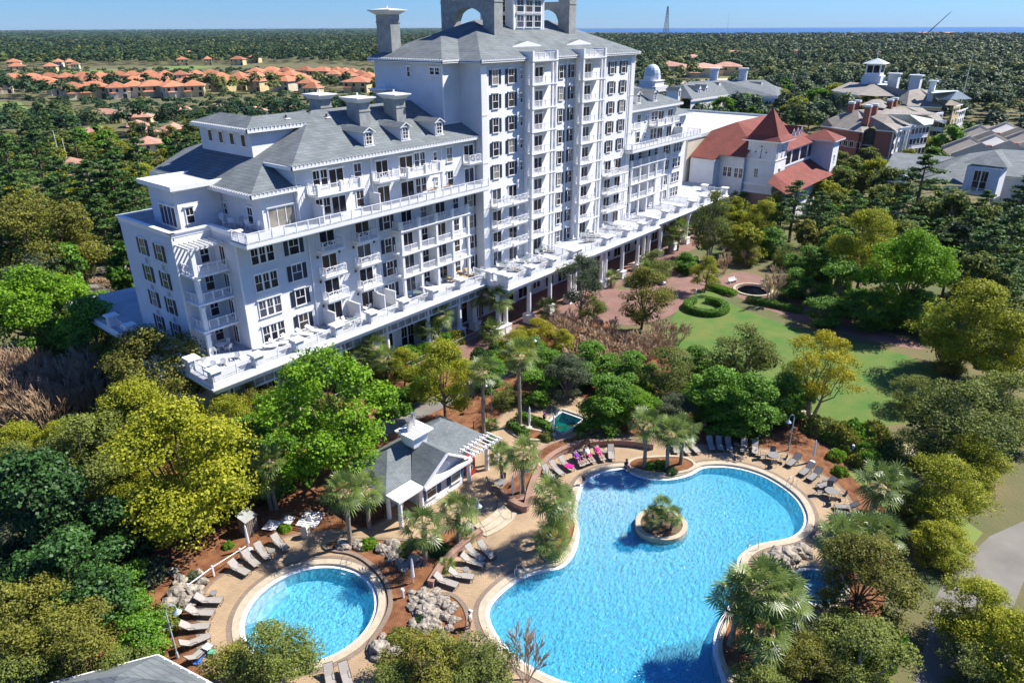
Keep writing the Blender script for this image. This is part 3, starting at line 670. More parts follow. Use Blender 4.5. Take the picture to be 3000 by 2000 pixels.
main_px = [(1698, 2000), (1638, 1987), (1551, 1945), (1498, 1906), (1460, 1860), (1437, 1818), (1433, 1783), (1449, 1755), (1481, 1724), (1516, 1699), (1551, 1683), (1596, 1669), (1628, 1666), (1652, 1657), (1674, 1636), (1691, 1604), (1698, 1569), (1696, 1541), (1688, 1517), (1690, 1490), (1697, 1455), (1707, 1420), (1723, 1403), (1750, 1387), (1788, 1376), (1826, 1370), (1838, 1376), (1861, 1391), (1899, 1401), (1945, 1404), (1991, 1399), (2029, 1387), (2048, 1374), (2067, 1366), (2121, 1364), (2178, 1372), (2236, 1391), (2285, 1419), (2328, 1452), (2350, 1485), (2359, 1517), (2350, 1544), (2327, 1565), (2293, 1576), (2236, 1584), (2197, 1598), (2171, 1617), (2159, 1636), (2158, 1670), (2162, 1710), (2150, 1750), (2120, 1790), (2095, 1840), (2088, 1890), (2098, 1940), (2115, 1990), (2125, 2040), (2100, 2110), (2000, 2150), (1850, 2120), (1760, 2050)]
POOL = ccw(resample(smooth_loop(src(main_px), 2), .5))
kp = [(1440, 578), (1640, 640), (1780, 730), (1842, 880), (1800, 1050), (1700, 1190), (1530, 1300), (1330, 1375), (1100, 1400), (900, 1340), (775, 1200), (755, 1050), (830, 890), (950, 770), (1100, 680), (1270, 610)]
# fit a circle on the ground
kw = np.array(zA(kp[0:6]+kp[11:])); A_ = np.c_[2*kw, np.ones(len(kw))]; sol = np.linalg.lstsq(A_, (kw**2).sum(1), rcond=None)[0]
KC = (sol[0], sol[1]); KR = math.sqrt(sol[2]+sol[0]**2+sol[1]**2)
print('kiddie pool', KC, KR)
KID = [(KC[0]+KR*math.cos(a), KC[1]+KR*math.sin(a)) for a in np.linspace(0, 2*math.pi, 72, endpoint=False)]
SPA = ccw(resample(zE([(385, 1185), (540, 1240), (395, 1345), (268, 1278)]), .4))
sp = [(1600, 1290), (1660, 1230), (1760, 1210), (1900, 1230), (1990, 1290), (2000, 1400), (1930, 1470), (1800, 1480), (1690, 1420), (1630, 1350)]
HOTTUB = ccw(smooth_loop(zD(sp), 2))
fx = G(1500+1845/2.6133, 750+262/2.6133); FOUNT = [(fx[0]+2.5*math.cos(a), fx[1]+2.5*math.sin(a)) for a in np.linspace(0, 2*math.pi, 32, endpoint=False)]
holes = [offset(POOL, .45), offset(KID, .45), offset(SPA, .4), offset(HOTTUB, .4), offset(FOUNT, .4)]
R_ = 15000.0
def mulchmat(name, c1, c2, s=1.2):
    m = mat(name, c1, .95, 0, s, .9, 14, col2=c2, coord='Object', detail=9)
    return m
MT['ground'] = mat('soil_ground', (.07, .10, .03), .95, 0, .12, .6, 3, col2=(.17, .13, .06), detail=8)
MT['mulch'] = mulchmat('pine_straw', (.29, .13, .055), (.12, .042, .017))
MT['lawn'] = mat('lawn_grass', (.055, .15, .02), .95, 0, .3, .7, 12, col2=(.14, .17, .035), detail=10)
MT['golf'] = mat('fairway_grass', (.13, .21, .035), .95, 0, .02, col2=(.18, .21, .06))
MT['sand'] = mat('sand', (.62, .53, .38), .95, .08, .05)
MT['asphalt'] = mat('asphalt', (.20, .185, .16), .9, .12, .3, .2, 20, detail=8)
def pavers(name, c1, c2, c3, sc_=1.0, rot=.785):
    m, t, b, L = nodes(name)
    tc = N(t, 'TexCoord'); mp = N(t, 'Mapping'); mp.inputs['Rotation'].default_value = (0, 0, rot); L.new(tc.outputs['Object'], mp.inputs[0])
    br = N(t, 'TexBrick'); br.inputs['Scale'].default_value = sc_; br.inputs['Brick Width'].default_value = .34; br.inputs['Row Height'].default_value = .17
    br.inputs['Color1'].default_value = (*c1, 1); br.inputs['Color2'].default_value = (*c2, 1); br.inputs['Mortar'].default_value = (*c3, 1); br.inputs['Mortar Size'].default_value = .012
    L.new(mp.outputs[0], br.inputs[0])
    nz = N(t, 'TexNoise'); nz.inputs['Scale'].default_value = .35; nz.inputs['Detail'].default_value = 6; L.new(tc.outputs['Object'], nz.inputs[0])
    cr = N(t, 'MapRange'); cr.inputs[1].default_value = .3; cr.inputs[2].default_value = .7; cr.inputs[3].default_value = .82; cr.inputs[4].default_value = 1.12
    mx = N(t, 'Mix', data_type='RGBA', blend_type='MULTIPLY'); mx.inputs[0].default_value = 1
    L.new(nz.outputs[0], cr.inputs[0]); L.new(br.outputs[0], mx.inputs[6]); L.new(cr.outputs[0], mx.inputs[7]); L.new(mx.outputs[2], b.inputs['Base Color'])
    b.inputs['Roughness'].default_value = .85
    return m
MT['paver'] = pavers('tan_pavers', (.42, .295, .175), (.36, .255, .15), (.25, .18, .11))
MT['paver2'] = pavers('brown_border_pavers', (.26, .19, .14), (.215, .16, .115), (.14, .11, .08))
MT['redpaver'] = pavers('red_brick_pavers', (.25, .135, .105), (.21, .115, .09), (.15, .085, .065))
MT['coping'] = mat('coping_stone', (.47, .40, .29), .8, .08, 2)
MT['redcap'] = pavers('pink_brick_wall', (.34, .20, .14), (.28, .165, .12), (.2, .13, .1))
MT['rocks'] = mat('pale_boulder', (.44, .39, .32), .9, 0, 2.2, .9, 4, col2=(.14, .115, .09))
MT['plaster'] = mat('pool_plaster', (.80, .84, .84), .8, .02, .5)
MT['darkplaster'] = mat('dark_plaster', (.10, .34, .33), .8, .05, .5)
gl = [(-R_, -R_), (R_, -R_), (R_, R_), (-R_, R_)]
sheet([gl]+holes, 0.0, MT['ground'], 'ground')
# mulch bed all round the pool garden
gard = src([(330, 1500), (500, 1240), (760, 1130), (1100, 1080), (1300, 1000), (1500, 900), (1750, 850), (1800, 1000), (2100, 1100), (2350, 1220), (2560, 1330), (2650, 1500), (2600, 1750), (2500, 2100), (2300, 2500), (1500, 2500), (700, 2500), (200, 2100)])
sheet([smooth_loop(gard, 2)]+[ccw(h) for h in holes[:4]], .004, MT['mulch'], 'mulch_bed')
# pool deck
deck_px = [(604, 1731), (625, 1705), (660, 1681), (730, 1628), (801, 1590), (836, 1574), (885, 1564), (976, 1555), (1074, 1552), (1116, 1531), (1137, 1517), (1150, 1420), (1330, 1400), (1400, 1300), (1461, 1231), (1500, 1190), (1560, 1150), (1650, 1150), (1740, 1180), (1800, 1230), (1790, 1268), (1880, 1280), (1960, 1290), (2015, 1306), (2100, 1302), (2200, 1312), (2290, 1322), (2340, 1345), (2390, 1380), (2440, 1410), (2480, 1450), (2500, 1500), (2495, 1560), (2430, 1590), (2400, 1640), (2470, 1700), (2480, 1790), (2380, 1820), (2330, 1900), (2300, 2000), (2350, 2200), (2000, 2400), (1500, 2300), (1000, 2300), (800, 2150), (640, 2010), (590, 1940), (585, 1850), (590, 1780)]
DECK = ccw(smooth_loop(src(deck_px), 2))
sheet([DECK]+[offset(h, .2) for h in holes[:4]], .010, MT['paver'], 'pool_deck')
b = MB(); o1 = offset(DECK, .28); band(b, DECK, o1, .014, 0); b.build('deck_border', MT['paver2'])['kind'] = 'structure'
def pool(loop, z_w, depthfn, name, label, wmat, pmat, cop=.85, bord=.4, zc=.06):
    loop = ccw(loop)
    t = empty(name, (0, 0, 0), 0, label, 'swimming pool')
    # basin: floor from a constrained triangulation
    k = len(loop); pts = [Vector(p) for p in loop]; n0 = k
    xs = [p[0] for p in loop]; ys = [p[1] for p in loop]
    def inside(x, y):
        c = False
        for i in range(k):
            x1, y1 = loop[i]; x2, y2 = loop[i-1]
            if (y1 > y) != (y2 > y) and x < (x2-x1)*(y-y1)/(y2-y1)+x1: c = not c
        return c
    st = .9
    for x in np.arange(min(xs), max(xs), st):
        for y in np.arange(min(ys), max(ys), st):
            if inside(x, y) and min((x-p[0])**2+(y-p[1])**2 for p in loop[::3]) > .5: pts.append(Vector((x, y)))
    vs, es, fs, *_ = delaunay_2d_cdt(pts, [(i, (i+1) % k) for i in range(k)], [], 1, 1e-5)
    b = MB(); w_ = MB()
    D = [depthfn(v.x, v.y) for v in vs]
    for f in fs:
        P = [(vs[i].x, vs[i].y, z_w-D[i]) for i in f]; c = (Vector(P[1])-Vector(P[0])).cross(Vector(P[2])-Vector(P[0]))
        if c.z < 0: P = P[::-1]
        b.face(P)
        W = [(p[0], p[1], p[2]+.012) for p in P]; w_.face(W[::-1])
    for i in range(k):
        a, c = loop[i], loop[(i+1) % k]; da, dc = depthfn(*a), depthfn(*c)
        b.face([(c[0], c[1], z_w-dc), (a[0], a[1], z_w-da), (a[0], a[1], z_w+.03), (c[0], c[1], z_w+.03)])
        w_.face([(a[0], a[1], z_w-da+.012), (c[0], c[1], z_w-dc+.012), (c[0], c[1], z_w), (a[0], a[1], z_w)])
    b.build('basin', pmat, t)
    n = len(w_.v); w_.v += [(p[0], p[1], z_w) for p in loop]; w_.f.append(tuple(range(n, n+k))); w_.m.append(0)
    me = w_.mesh('water', wmat); bm = bmesh.new(); bm.from_mesh(me); bmesh.ops.remove_doubles(bm, verts=bm.verts, dist=1e-4)
    bmesh.ops.recalc_face_normals(bm, faces=bm.faces)
    top = [f for f in bm.faces if len(f.verts) > 12]; bmesh.ops.triangulate(bm, faces=top); bm.to_mesh(me); bm.free(); link('water', me, t)
    b = MB(); inn = offset(loop, .30); out = offset(loop, cop)
    band(b, inn, out, zc); ringwall(b, inn, z_w, zc, 0, True); ringwall(b, out, 0, zc); b.build('coping', MT['coping'], t)
    b = MB(); band(b, loop, offset(loop, .302), z_w+.03); b.build('gutter_ledge', MT['white'], t)
    if bord:
        b = MB(); band(b, offset(loop, cop+.004), offset(loop, cop+bord), .02); b.build('border', MT['paver2'], t)
    return t
def watermat(name, c, dens, sc_=2.6, diff=.36):
    m = bpy.data.materials.new(name); m.use_nodes = True; t = m.node_tree; L = t.links; t.nodes.clear()
    out = N(t, 'OutputMaterial'); tr = N(t, 'BsdfTransparent'); gl_ = N(t, 'BsdfGlossy'); gl_.inputs['Roughness'].default_value = .06
    df = N(t, 'BsdfDiffuse'); df.inputs['Color'].default_value = (.045, .55, .95, 1)
    tc = N(t, 'TexCoord'); n1 = N(t, 'TexNoise'); n1.inputs['Scale'].default_value = sc_; n1.inputs['Detail'].default_value = 3; n1.inputs['Distortion'].default_value = .9
    n2 = N(t, 'TexVoronoi', feature='SMOOTH_F1'); n2.inputs['Scale'].default_value = sc_*1.1
    mp = N(t, 'Mapping'); mp.inputs['Rotation'].default_value = (0, 0, .5); mp.inputs['Scale'].default_value = (1, 1.7, 1); L.new(tc.outputs['Object'], mp.inputs[0])
    va = N(t, 'VectorMath', operation='ADD'); L.new(mp.outputs[0], va.inputs[0]); L.new(n1.outputs['Color'], va.inputs[1]); L.new(va.outputs[0], n2.inputs['Vector'])
    L.new(mp.outputs[0], n1.inputs['Vector'])
    ad = N(t, 'Math', operation='ADD'); L.new(n1.outputs[0], ad.inputs[0]); L.new(n2.outputs[0], ad.inputs[1])
    bp = N(t, 'Bump'); bp.inputs['Strength'].default_value = 1.0; bp.inputs['Distance'].default_value = .36; L.new(ad.outputs[0], bp.inputs['Height'])
    bp2 = N(t, 'Bump'); bp2.inputs['Strength'].default_value = .6; bp2.inputs['Distance'].default_value = .12; L.new(ad.outputs[0], bp2.inputs['Height'])
    L.new(bp.outputs[0], df.inputs['Normal']); L.new(bp2.outputs[0], gl_.inputs['Normal'])
    m1 = N(t, 'MixShader'); m1.inputs[0].default_value = diff; L.new(tr.outputs[0], m1.inputs[1]); L.new(df.outputs[0], m1.inputs[2])
    fr = N(t, 'Fresnel'); fr.inputs[0].default_value = 1.33; L.new(bp2.outputs[0], fr.inputs['Normal'])
    m2 = N(t, 'MixShader'); L.new(fr.outputs[0], m2.inputs[0]); L.new(m1.outputs[0], m2.inputs[1]); L.new(gl_.outputs[0], m2.inputs[2])
    g = N(t, 'NewGeometry'); sx = N(t, 'SeparateXYZ'); L.new(g.outputs['True Normal'], sx.inputs[0])
    ab = N(t, 'Math', operation='ABSOLUTE'); L.new(sx.outputs[2], ab.inputs[0])
    px = N(t, 'SeparateXYZ'); L.new(g.outputs['Position'], px.inputs[0]); gt = N(t, 'Math', operation='GREATER_THAN'); gt.inputs[1].default_value = zwat-.01; L.new(px.outputs[2], gt.inputs[0])
    g2 = N(t, 'Math', operation='GREATER_THAN'); g2.inputs[1].default_value = .9; L.new(ab.outputs[0], g2.inputs[0])
    mu = N(t, 'Math', operation='MULTIPLY'); L.new(gt.outputs[0], mu.inputs[0]); L.new(g2.outputs[0], mu.inputs[1])
    tr2 = N(t, 'BsdfTransparent'); m3 = N(t, 'MixShader'); L.new(mu.outputs[0], m3.inputs[0]); L.new(tr2.outputs[0], m3.inputs[1]); L.new(m2.outputs[0], m3.inputs[2]); L.new(m3.outputs[0], out.inputs[0])
    va_ = N(t, 'VolumeAbsorption'); va_.inputs[0].default_value = (*c, 1); va_.inputs[1].default_value = dens; L.new(va_.outputs[0], out.inputs['Volume'])
    return m
zwat = -.16
WM = watermat('pool_water', (.09, .86, .994), .58)
WK = watermat('still_pool_water', (.09, .86, .995), .55, 2.5, .22)
WS = watermat('spa_water', (.12, .70, .62), 1.3, 1.2, .04)
WF = watermat('dark_fountain_water', (.1, .3, .3), 6.0, 1.2, .0)
bx_, by_ = G(1730, 1410)
def dmain(x, y):
    d = math.hypot(x-bx_, y-by_); return min(1.25, .06+.055*max(0, d-1.5))
MP = pool(POOL, zwat, dmain, 'swimming_pool', 'large curving free-form blue swimming pool with a palm island', WM, MT['plaster'])
RP = pool(KID, zwat, lambda x, y: 1.05, 'round_pool', 'small round blue pool left of the rock garden', WK, MT['plaster'])
pool(SPA, zwat, lambda x, y: .9, 'square_spa', 'square dark green spa pool behind the low hedges', WS, MT['darkplaster'], .65, 0)
pool(HOTTUB, zwat, lambda x, y: .9, 'oval_spa', 'oval blue spa pool half hidden under the trees at right', WK, MT['plaster'], .65, 0)
pool(FOUNT, zwat, lambda x, y: .5, 'fountain_basin', 'round dark fountain basin ringed with brick by the lawn path', WF, MT['black'], .7, 0, .2)
# step bench inside the round pool
b = MB(); pb = zA([(935, 860)])[0]; a0 = math.atan2(pb[1]-KC[1], pb[0]-KC[0])
for dr, zt in ((1.3, -.72), (.75, -.42)):
    b.prism([(KC[0]+(KR-.03)*math.cos(a), KC[1]+(KR-.03)*math.sin(a)) for a in np.linspace(a0-.55, a0+.55, 18)]+[(KC[0]+(KR-dr)*math.cos(a), KC[1]+(KR-dr)*math.sin(a)) for a in np.linspace(a0+.48, a0-.48, 16)], -1.19, zt)
b.build('step_bench', MT['plaster'], RP)
# island in the main pool
ic = G(1938, 1530, .35)
ISL = [(ic[0]+(2.35+.1*math.sin(3*a))*math.cos(a), ic[1]+(2.2)*math.sin(a)) for a in np.linspace(0, 2*math.pi, 40, endpoint=False)]
t = empty('pool_island', (0, 0, 0), 0, 'round stone-rimmed island planter standing in the large pool', 'planter island')
b = MB(); i2 = offset(ISL, -.42); ringwall(b, ISL, zwat-1.5, .32); band(b, i2, ISL, .32, 0) if False else band(b, i2, ISL, .32); ringwall(b, i2, .1, .32, 0, True); b.build('rim', MT['coping'], t)
MT['deadscrub'] = mulchmat('dry_groundcover', (.22, .15, .09), (.10, .065, .035), 2.5)
b = MB(); n = len(i2); c_ = (ic[0], ic[1], .42)
for i in range(n): b.face([(*i2[i], .24), (*i2[(i+1) % n], .24), c_])
b.build('planting_bed', MT['deadscrub'], t)
# planters on the deck
def planter(name, loop, label, zt=.12, m='mulch', cw=.3, cm='coping'):
    loop = ccw(smooth_loop(loop, 2)); t = empty(name, (0, 0, 0), 0, label, 'planting bed')
    b = MB(); curb(b, loop, cw, 0.0, zt+.06); b.build('kerb', MT[cm], t)
    P = [Vector((p[0], p[1], 0)) for p in loop]; me = bpy.data.meshes.new('mulch'); fs = []
    for q in tessellate_polygon([P]):
        a, b_, c = (P[i] for i in q); fs.append(q if (b_-a).cross(c-a).z > 0 else q[::-1])
    me.from_pydata([(v.x, v.y, zt) for v in P], [], fs); me.materials.append(MT[m]); link('mulch', me, t)
    return t
planter('planter_bed', zD([(365, 430), (400, 395), (470, 378), (600, 372), (740, 368), (820, 385), (875, 425), (840, 460), (760, 482), (640, 492), (520, 480), (420, 455)]), 'mulch bed with three palms at the top edge of the large pool')
planter('planter_bed', zB([(1090, 390), (1100, 330), (1150, 250), (1240, 190), (1330, 170), (1375, 190), (1380, 270), (1360, 360), (1320, 450), (1270, 510), (1220, 550), (1160, 550), (1115, 480)]), 'mulch bed with a palm clump on the left peninsula of the large pool')
planter('planter_bed', src([(2125, 1850), (2112, 1900), (2130, 1960), (2160, 1985), (2210, 1960), (2250, 1900), (2290, 1800), (2270, 1740), (2220, 1700), (2180, 1720), (2165, 1770)]), 'mulch bed with a big palm clump right of the large pool')
planter('rock_garden_bed', zA([(1425, 430), (1500, 395), (1700, 385), (1900, 385), (2140, 395), (2260, 400), (2420, 330), (2560, 250), (2640, 300), (2560, 420), (2440, 520), (2330, 650), (2270, 770), (2240, 900), (2440, 830), (2560, 900), (2620, 1040), (2600, 1180), (2480, 1300), (2150, 1440), (1950, 1400), (1810, 1330), (1830, 1240), (1930, 1100), (2000, 960), (2000, 830), (1950, 700), (1860, 600), (1760, 520), (1640, 470), (1520, 460)]), 'long mulch bed with boulders between the round pool and the large pool', .10, 'mulch', .35, 'paver2')
planter('planter_bed', zC([(1610, 830), (1700, 780), (1830, 640), (1960, 500), (2100, 440), (2300, 390), (2420, 360), (2400, 390), (2250, 440), (2080, 510), (1960, 600), (1880, 720), (1830, 850), (1800, 920), (1720, 910)]), 'narrow curved mulch bed above the loungers and brick wall', .45, 'mulch', .3, 'redcap')
planter('planter_bed', zE([(30, 1290), (120, 1330), (230, 1350), (310, 1380), (270, 1400), (180, 1410), (60, 1390), (0, 1350), (0, 1300)]), 'mulch bed inside the low hedge by the square spa', .1)
# lawn and paths
lawn = src([(1990, 900), (2030, 860), (2090, 845), (2120, 880), (2200, 915), (2330, 960), (2480, 1000), (2640, 1030), (2780, 1100), (2800, 1200), (2620, 1250), (2480, 1240), (2380, 1210), (2330, 1180), (2260, 1130), (2060, 1050), (1950, 1010), (1960, 950)])
sheet([smooth_loop(lawn, 2)], .008, MT['lawn'], 'lawn')
path = src([(1520, 960), (1700, 930), (1850, 960), (1960, 930), (2010, 890), (2040, 850), (2100, 838), (2200, 890), (2330, 935), (2500, 985), (2700, 1030), (2720, 1010), (2500, 940), (2350, 895), (2220, 850), (2250, 810), (2150, 790), (2090, 830), (2030, 800), (2060, 770), (2040, 750), (1960, 800), (1850, 860), (1760, 830), (1700, 800), (1560, 830), (1450, 880)])
sheet([smooth_loop(path, 2), FOUNT], .014, MT['redpaver'], 'brick_path')
sheet([[(60, 58), (140, 58), (140, 66.7), (60, 66.7)]], .018, MT['redpaver'], 'colonnade_floor')
sheet([src([(2290, 1170), (2350, 1200), (2500, 1250), (2650, 1300), (2700, 1330), (2680, 1350), (2500, 1290), (2380, 1240), (2280, 1190)])], .016, MT['coping'], 'garden_walk')
sheet([src([(3100, 1480), (2900, 1570), (2780, 1680), (2740, 1750), (2720, 1850), (2680, 2000), (2660, 2150), (2980, 2150), (3000, 1950), (2960, 1800), (3000, 1700), (3200, 1600)])], .012, MT['asphalt'], 'service_road')
sheet([src([(2480, 1380), (2700, 1440), (2880, 1560), (2780, 1680), (2600, 1500)]) ], .010, MT['golf'], 'grass_verge')
sheet([src([(1100, 1240), (1180, 1195), (1300, 1140), (1400, 1100), (1500, 1060), (1540, 1080), (1440, 1130), (1330, 1180), (1200, 1240), (1120, 1280)])], .012, MT['asphalt'], 'garden_path')
# roads and far clearings
sheet([src([(240, 790), (300, 775), (420, 740), (520, 700), (520, 770), (400, 830), (290, 860), (230, 850)])], .008, MT['asphalt'], 'entrance_road')
sheet([src([(-50, 700), (60, 610), (300, 505), (420, 478), (560, 460), (560, 474), (420, 495), (320, 520), (100, 640), (-40, 760)])], .006, MT['asphalt'], 'road')
for i, (nm, m_, pts) in enumerate([('fairway', 'golf', [(140, 211), (220, 206), (330, 203), (400, 206), (380, 213), (250, 217), (150, 217)]), ('fairway', 'golf', [(0, 300), (60, 300), (100, 330), (60, 360), (0, 370)]), ('fairway', 'golf', [(2000, 238), (2150, 225), (2260, 222), (2300, 232), (2150, 236), (2010, 246)]), ('sand_bunker', 'sand', [(1990, 242), (2100, 231), (2240, 229), (2300, 236), (2150, 243), (2000, 252)]), ('parking_lot', 'asphalt', [(2840, 372), (3100, 360), (3100, 420), (2800, 420)]), ('fairway', 'golf', [(430, 198), (560, 193), (640, 196), (560, 204), (440, 206)]), ('fairway', 'golf', [(2500, 255), (2700, 250), (2700, 262), (2500, 268)]), ('fairway', 'golf', [(2800, 178), (2900, 174), (2900, 180), (2810, 184)])]):
    sheet([src(pts)], .02+.005*i, MT[m_], nm)
# sea
MT['sea'] = mat('sea_water', (.01, .10, .28), .35, .1, .001)
sea = src([(1150, 81.6), (1700, 80.2), (2200, 77.6), (3100, 73.5)], 0)
def far(px, d):
    r = ray(px, 100); h = math.hypot(r[0], r[1]); return (r[0]/h*d, r[1]/h*d)
sheet([[far(1480, 7000), far(2000, 4800), far(3150, 3600), far(3150, 14500), far(1480, 14500)]], 1.0, MT['sea'], 'sea')
# ------------------------------------------------------------------ vegetation
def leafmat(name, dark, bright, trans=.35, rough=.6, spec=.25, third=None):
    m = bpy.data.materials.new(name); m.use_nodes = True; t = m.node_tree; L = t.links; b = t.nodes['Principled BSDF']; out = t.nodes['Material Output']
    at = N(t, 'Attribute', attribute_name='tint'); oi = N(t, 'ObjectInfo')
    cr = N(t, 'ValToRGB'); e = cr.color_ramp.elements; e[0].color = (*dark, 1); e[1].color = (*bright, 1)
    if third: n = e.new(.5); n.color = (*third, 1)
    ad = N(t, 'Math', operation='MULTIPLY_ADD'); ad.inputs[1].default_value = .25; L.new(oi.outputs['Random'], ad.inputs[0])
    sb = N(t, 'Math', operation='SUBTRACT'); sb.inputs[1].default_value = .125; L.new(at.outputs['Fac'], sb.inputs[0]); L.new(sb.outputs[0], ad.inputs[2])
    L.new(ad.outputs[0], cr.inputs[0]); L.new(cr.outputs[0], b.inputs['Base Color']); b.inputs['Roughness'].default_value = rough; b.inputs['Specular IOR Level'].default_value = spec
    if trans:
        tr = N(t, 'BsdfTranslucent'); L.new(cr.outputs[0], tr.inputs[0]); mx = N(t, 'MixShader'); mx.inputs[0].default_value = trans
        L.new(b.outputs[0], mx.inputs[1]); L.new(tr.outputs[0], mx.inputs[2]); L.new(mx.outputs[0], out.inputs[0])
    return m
LM = {
 'lime': leafmat('lime_leaves', (.13, .17, .012), (.50, .50, .03)),
 'bright': leafmat('bright_green_leaves', (.06, .15, .012), (.26, .46, .02)),
 'green': leafmat('green_leaves', (.035, .10, .012), (.21, .42, .028), spec=.4),
 'dark': leafmat('dark_glossy_leaves', (.012, .035, .012), (.07, .17, .03), .2, .5, .3),
 'olive': leafmat('olive_leaves', (.075, .105, .022), (.31, .36, .07)),
 'gold': leafmat('golden_leaves', (.18, .17, .012), (.58, .52, .02)),
 'rust': leafmat('rusty_olive_leaves', (.10, .105, .018), (.34, .34, .05)),
 'pine': leafmat('pine_needles', (.025, .07, .02), (.14, .24, .05), .3),
 'grey': leafmat('grey_green_leaves', (.05, .08, .04), (.18, .22, .11)),
 'palm': leafmat('palm_leaves', (.05, .10, .02), (.27, .35, .075), .3, .4, .5),
 'forest': leafmat('forest_leaves', (.018, .052, .022), (.19, .21, .045), .2, third=(.046, .095, .030)),
}
MT['bark'] = mat('tree_bark', (.17, .13, .095), .95, .2, 6, .5, 20)
MT['barkpale'] = mat('pale_bark', (.30, .27, .23), .95, .2, 6, .5, 20)
MT['palmbark'] = mat('palm_trunk_bark', (.30, .25, .19), .95, .25, 9, .8, 12)
MT['twig'] = mat('bare_twigs', (.40, .28, .17), .95, .15, 2)
MT['twigpale'] = mat('pale_bare_twigs', (.50, .37, .24), .95, .15, 2)
MT['thatch'] = mat('dead_fronds', (.42, .31, .15), .9, .15, 3)
def quadmesh(name, V, tint, matl):
    """V: (n,4,3) array of quads"""
    n = len(V); me = bpy.data.meshes.new(name)
    me.vertices.add(n*4); me.vertices.foreach_set('co', V.reshape(-1).astype(np.float32))
    me.loops.add(n*4); me.loops.foreach_set('vertex_index', np.arange(n*4, dtype=np.int32))
    me.polygons.add(n); me.polygons.foreach_set('loop_start', np.arange(0, n*4, 4, dtype=np.int32)); me.polygons.foreach_set('loop_total', np.full(n, 4, dtype=np.int32))
    a = me.attributes.new('tint', 'FLOAT', 'FACE'); a.data.foreach_set('value', np.clip(tint, 0, 1).astype(np.float32))
    me.materials.append(matl); me.update(calc_edges=True); return me
def rdir(r, n):
    v = r.normal(size=(n, 3)); return v/np.linalg.norm(v, axis=1, keepdims=True)
def leaves(r, C, nrm, size, asp=1.0, upb=.35):
    """random leaf quads at centres C facing roughly nrm"""
    n = len(C); d = nrm*.7+rdir(r, n)*.9+np.array([0, 0, upb]); d /= np.linalg.norm(d, axis=1, keepdims=True)
    u = np.cross(d, rdir(r, n)); u /= np.linalg.norm(u, axis=1, keepdims=True); v = np.cross(d, u)
    s = size*r.uniform(.55, 1.3, (n, 1)); u = u*s; v = v*s*asp
    return np.stack([C-u*.5, C-v*.9+d*s*.15, C+u*.6, C+v*.9], axis=1) if asp != 1 else np.stack([C-u-v*.4, C+u*.3-v, C+u+v*.5, C-u*.4+v], axis=1)
def canopy(seed, R=4.0, zc=4.7, hz=4.0, lobes=10, cl=46, per=20, ls=.12, cr=.5, low=-.85, core=True):
    r = np.random.default_rng(seed); Vs = []; T = []; Ls = []
    lobes = int(lobes*1.5)
    for i in range(lobes):
        a = i*2.4+r.uniform(-.5, .5); e = r.uniform(low, 1.0) if i > 0 else 1.0
        rad = math.sqrt(max(0, 1-e*e))*r.uniform(.55, 1.12) if i > 0 else 0
        lr = R*r.uniform(.22, .46); c = np.array([rad*(R-lr*.8)*math.cos(a), rad*(R-lr*.8)*math.sin(a), zc+e*(hz-lr*.62)])
        Ls.append((c, lr)); lt = r.uniform(-.14, .14)
        dd = rdir(r, cl); dd[:, 2] = np.where(dd[:, 2] < -.35, -dd[:, 2], dd[:, 2])
        cc = c+dd*lr*r.uniform(.72, 1.06, (cl, 1))*np.array([1, 1, .82])
        for k in range(cl):
            m = max(3, int(per*r.uniform(.5, 1.4))); q = rdir(r, m); P = cc[k]+q*cr*(r.uniform(.2, 1, (m, 1))**.5)*np.array([1.1, 1.1, .65])*(R/4)
            nn = q*.5+dd[k]*.8
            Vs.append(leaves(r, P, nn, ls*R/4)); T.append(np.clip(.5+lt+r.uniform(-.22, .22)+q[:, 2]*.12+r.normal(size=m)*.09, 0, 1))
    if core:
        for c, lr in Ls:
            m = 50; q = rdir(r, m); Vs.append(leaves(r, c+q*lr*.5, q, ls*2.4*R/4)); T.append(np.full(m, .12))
    return np.concatenate(Vs), np.concatenate(T), Ls
def trunkmesh(name, Ls, seed, H0=9, r0=.2, stems=1, matl='bark', zs=.35):
    r = random.Random(seed); b = MB()
    zc = min(c[2] for c, _ in Ls)
    for s in range(stems):
        ox, oy = (r.uniform(-.25, .25), r.uniform(-.25, .25)) if stems > 1 else (0, 0)
        p0 = Vector((ox, oy, -.1)); p1 = Vector((ox*2.5+r.uniform(-.25, .25), oy*2.5+r.uniform(-.25, .25), zc*.6)); p2 = Vector((p1.x*1.5, p1.y*1.5, zc+.6))
        b.path([p0, p0.lerp(p1, .12), p1, p2], [r0*1.35, r0, r0*.75, r0*.4], 0, 7)
        for i, (c, lr) in enumerate(Ls):
            if i % stems != s: continue
            q = Vector(c); st = p1.lerp(p2, r.uniform(0, .7)); mid = st.lerp(q, .5)+Vector((r.uniform(-.3, .3), r.uniform(-.3, .3), -.25))
            b.path([st, mid, q], [r0*.42, r0*.3, r0*.12], 0, 5)
            for _ in range(3):
                e = q+Vector((r.uniform(-1, 1), r.uniform(-1, 1), r.uniform(-.2, 1)))*lr*.9; b.bar(mid.lerp(q, .6), e, r0*.12, 0, .01, 3, False)
    return b.mesh(name, MT[matl])
VAR = {}
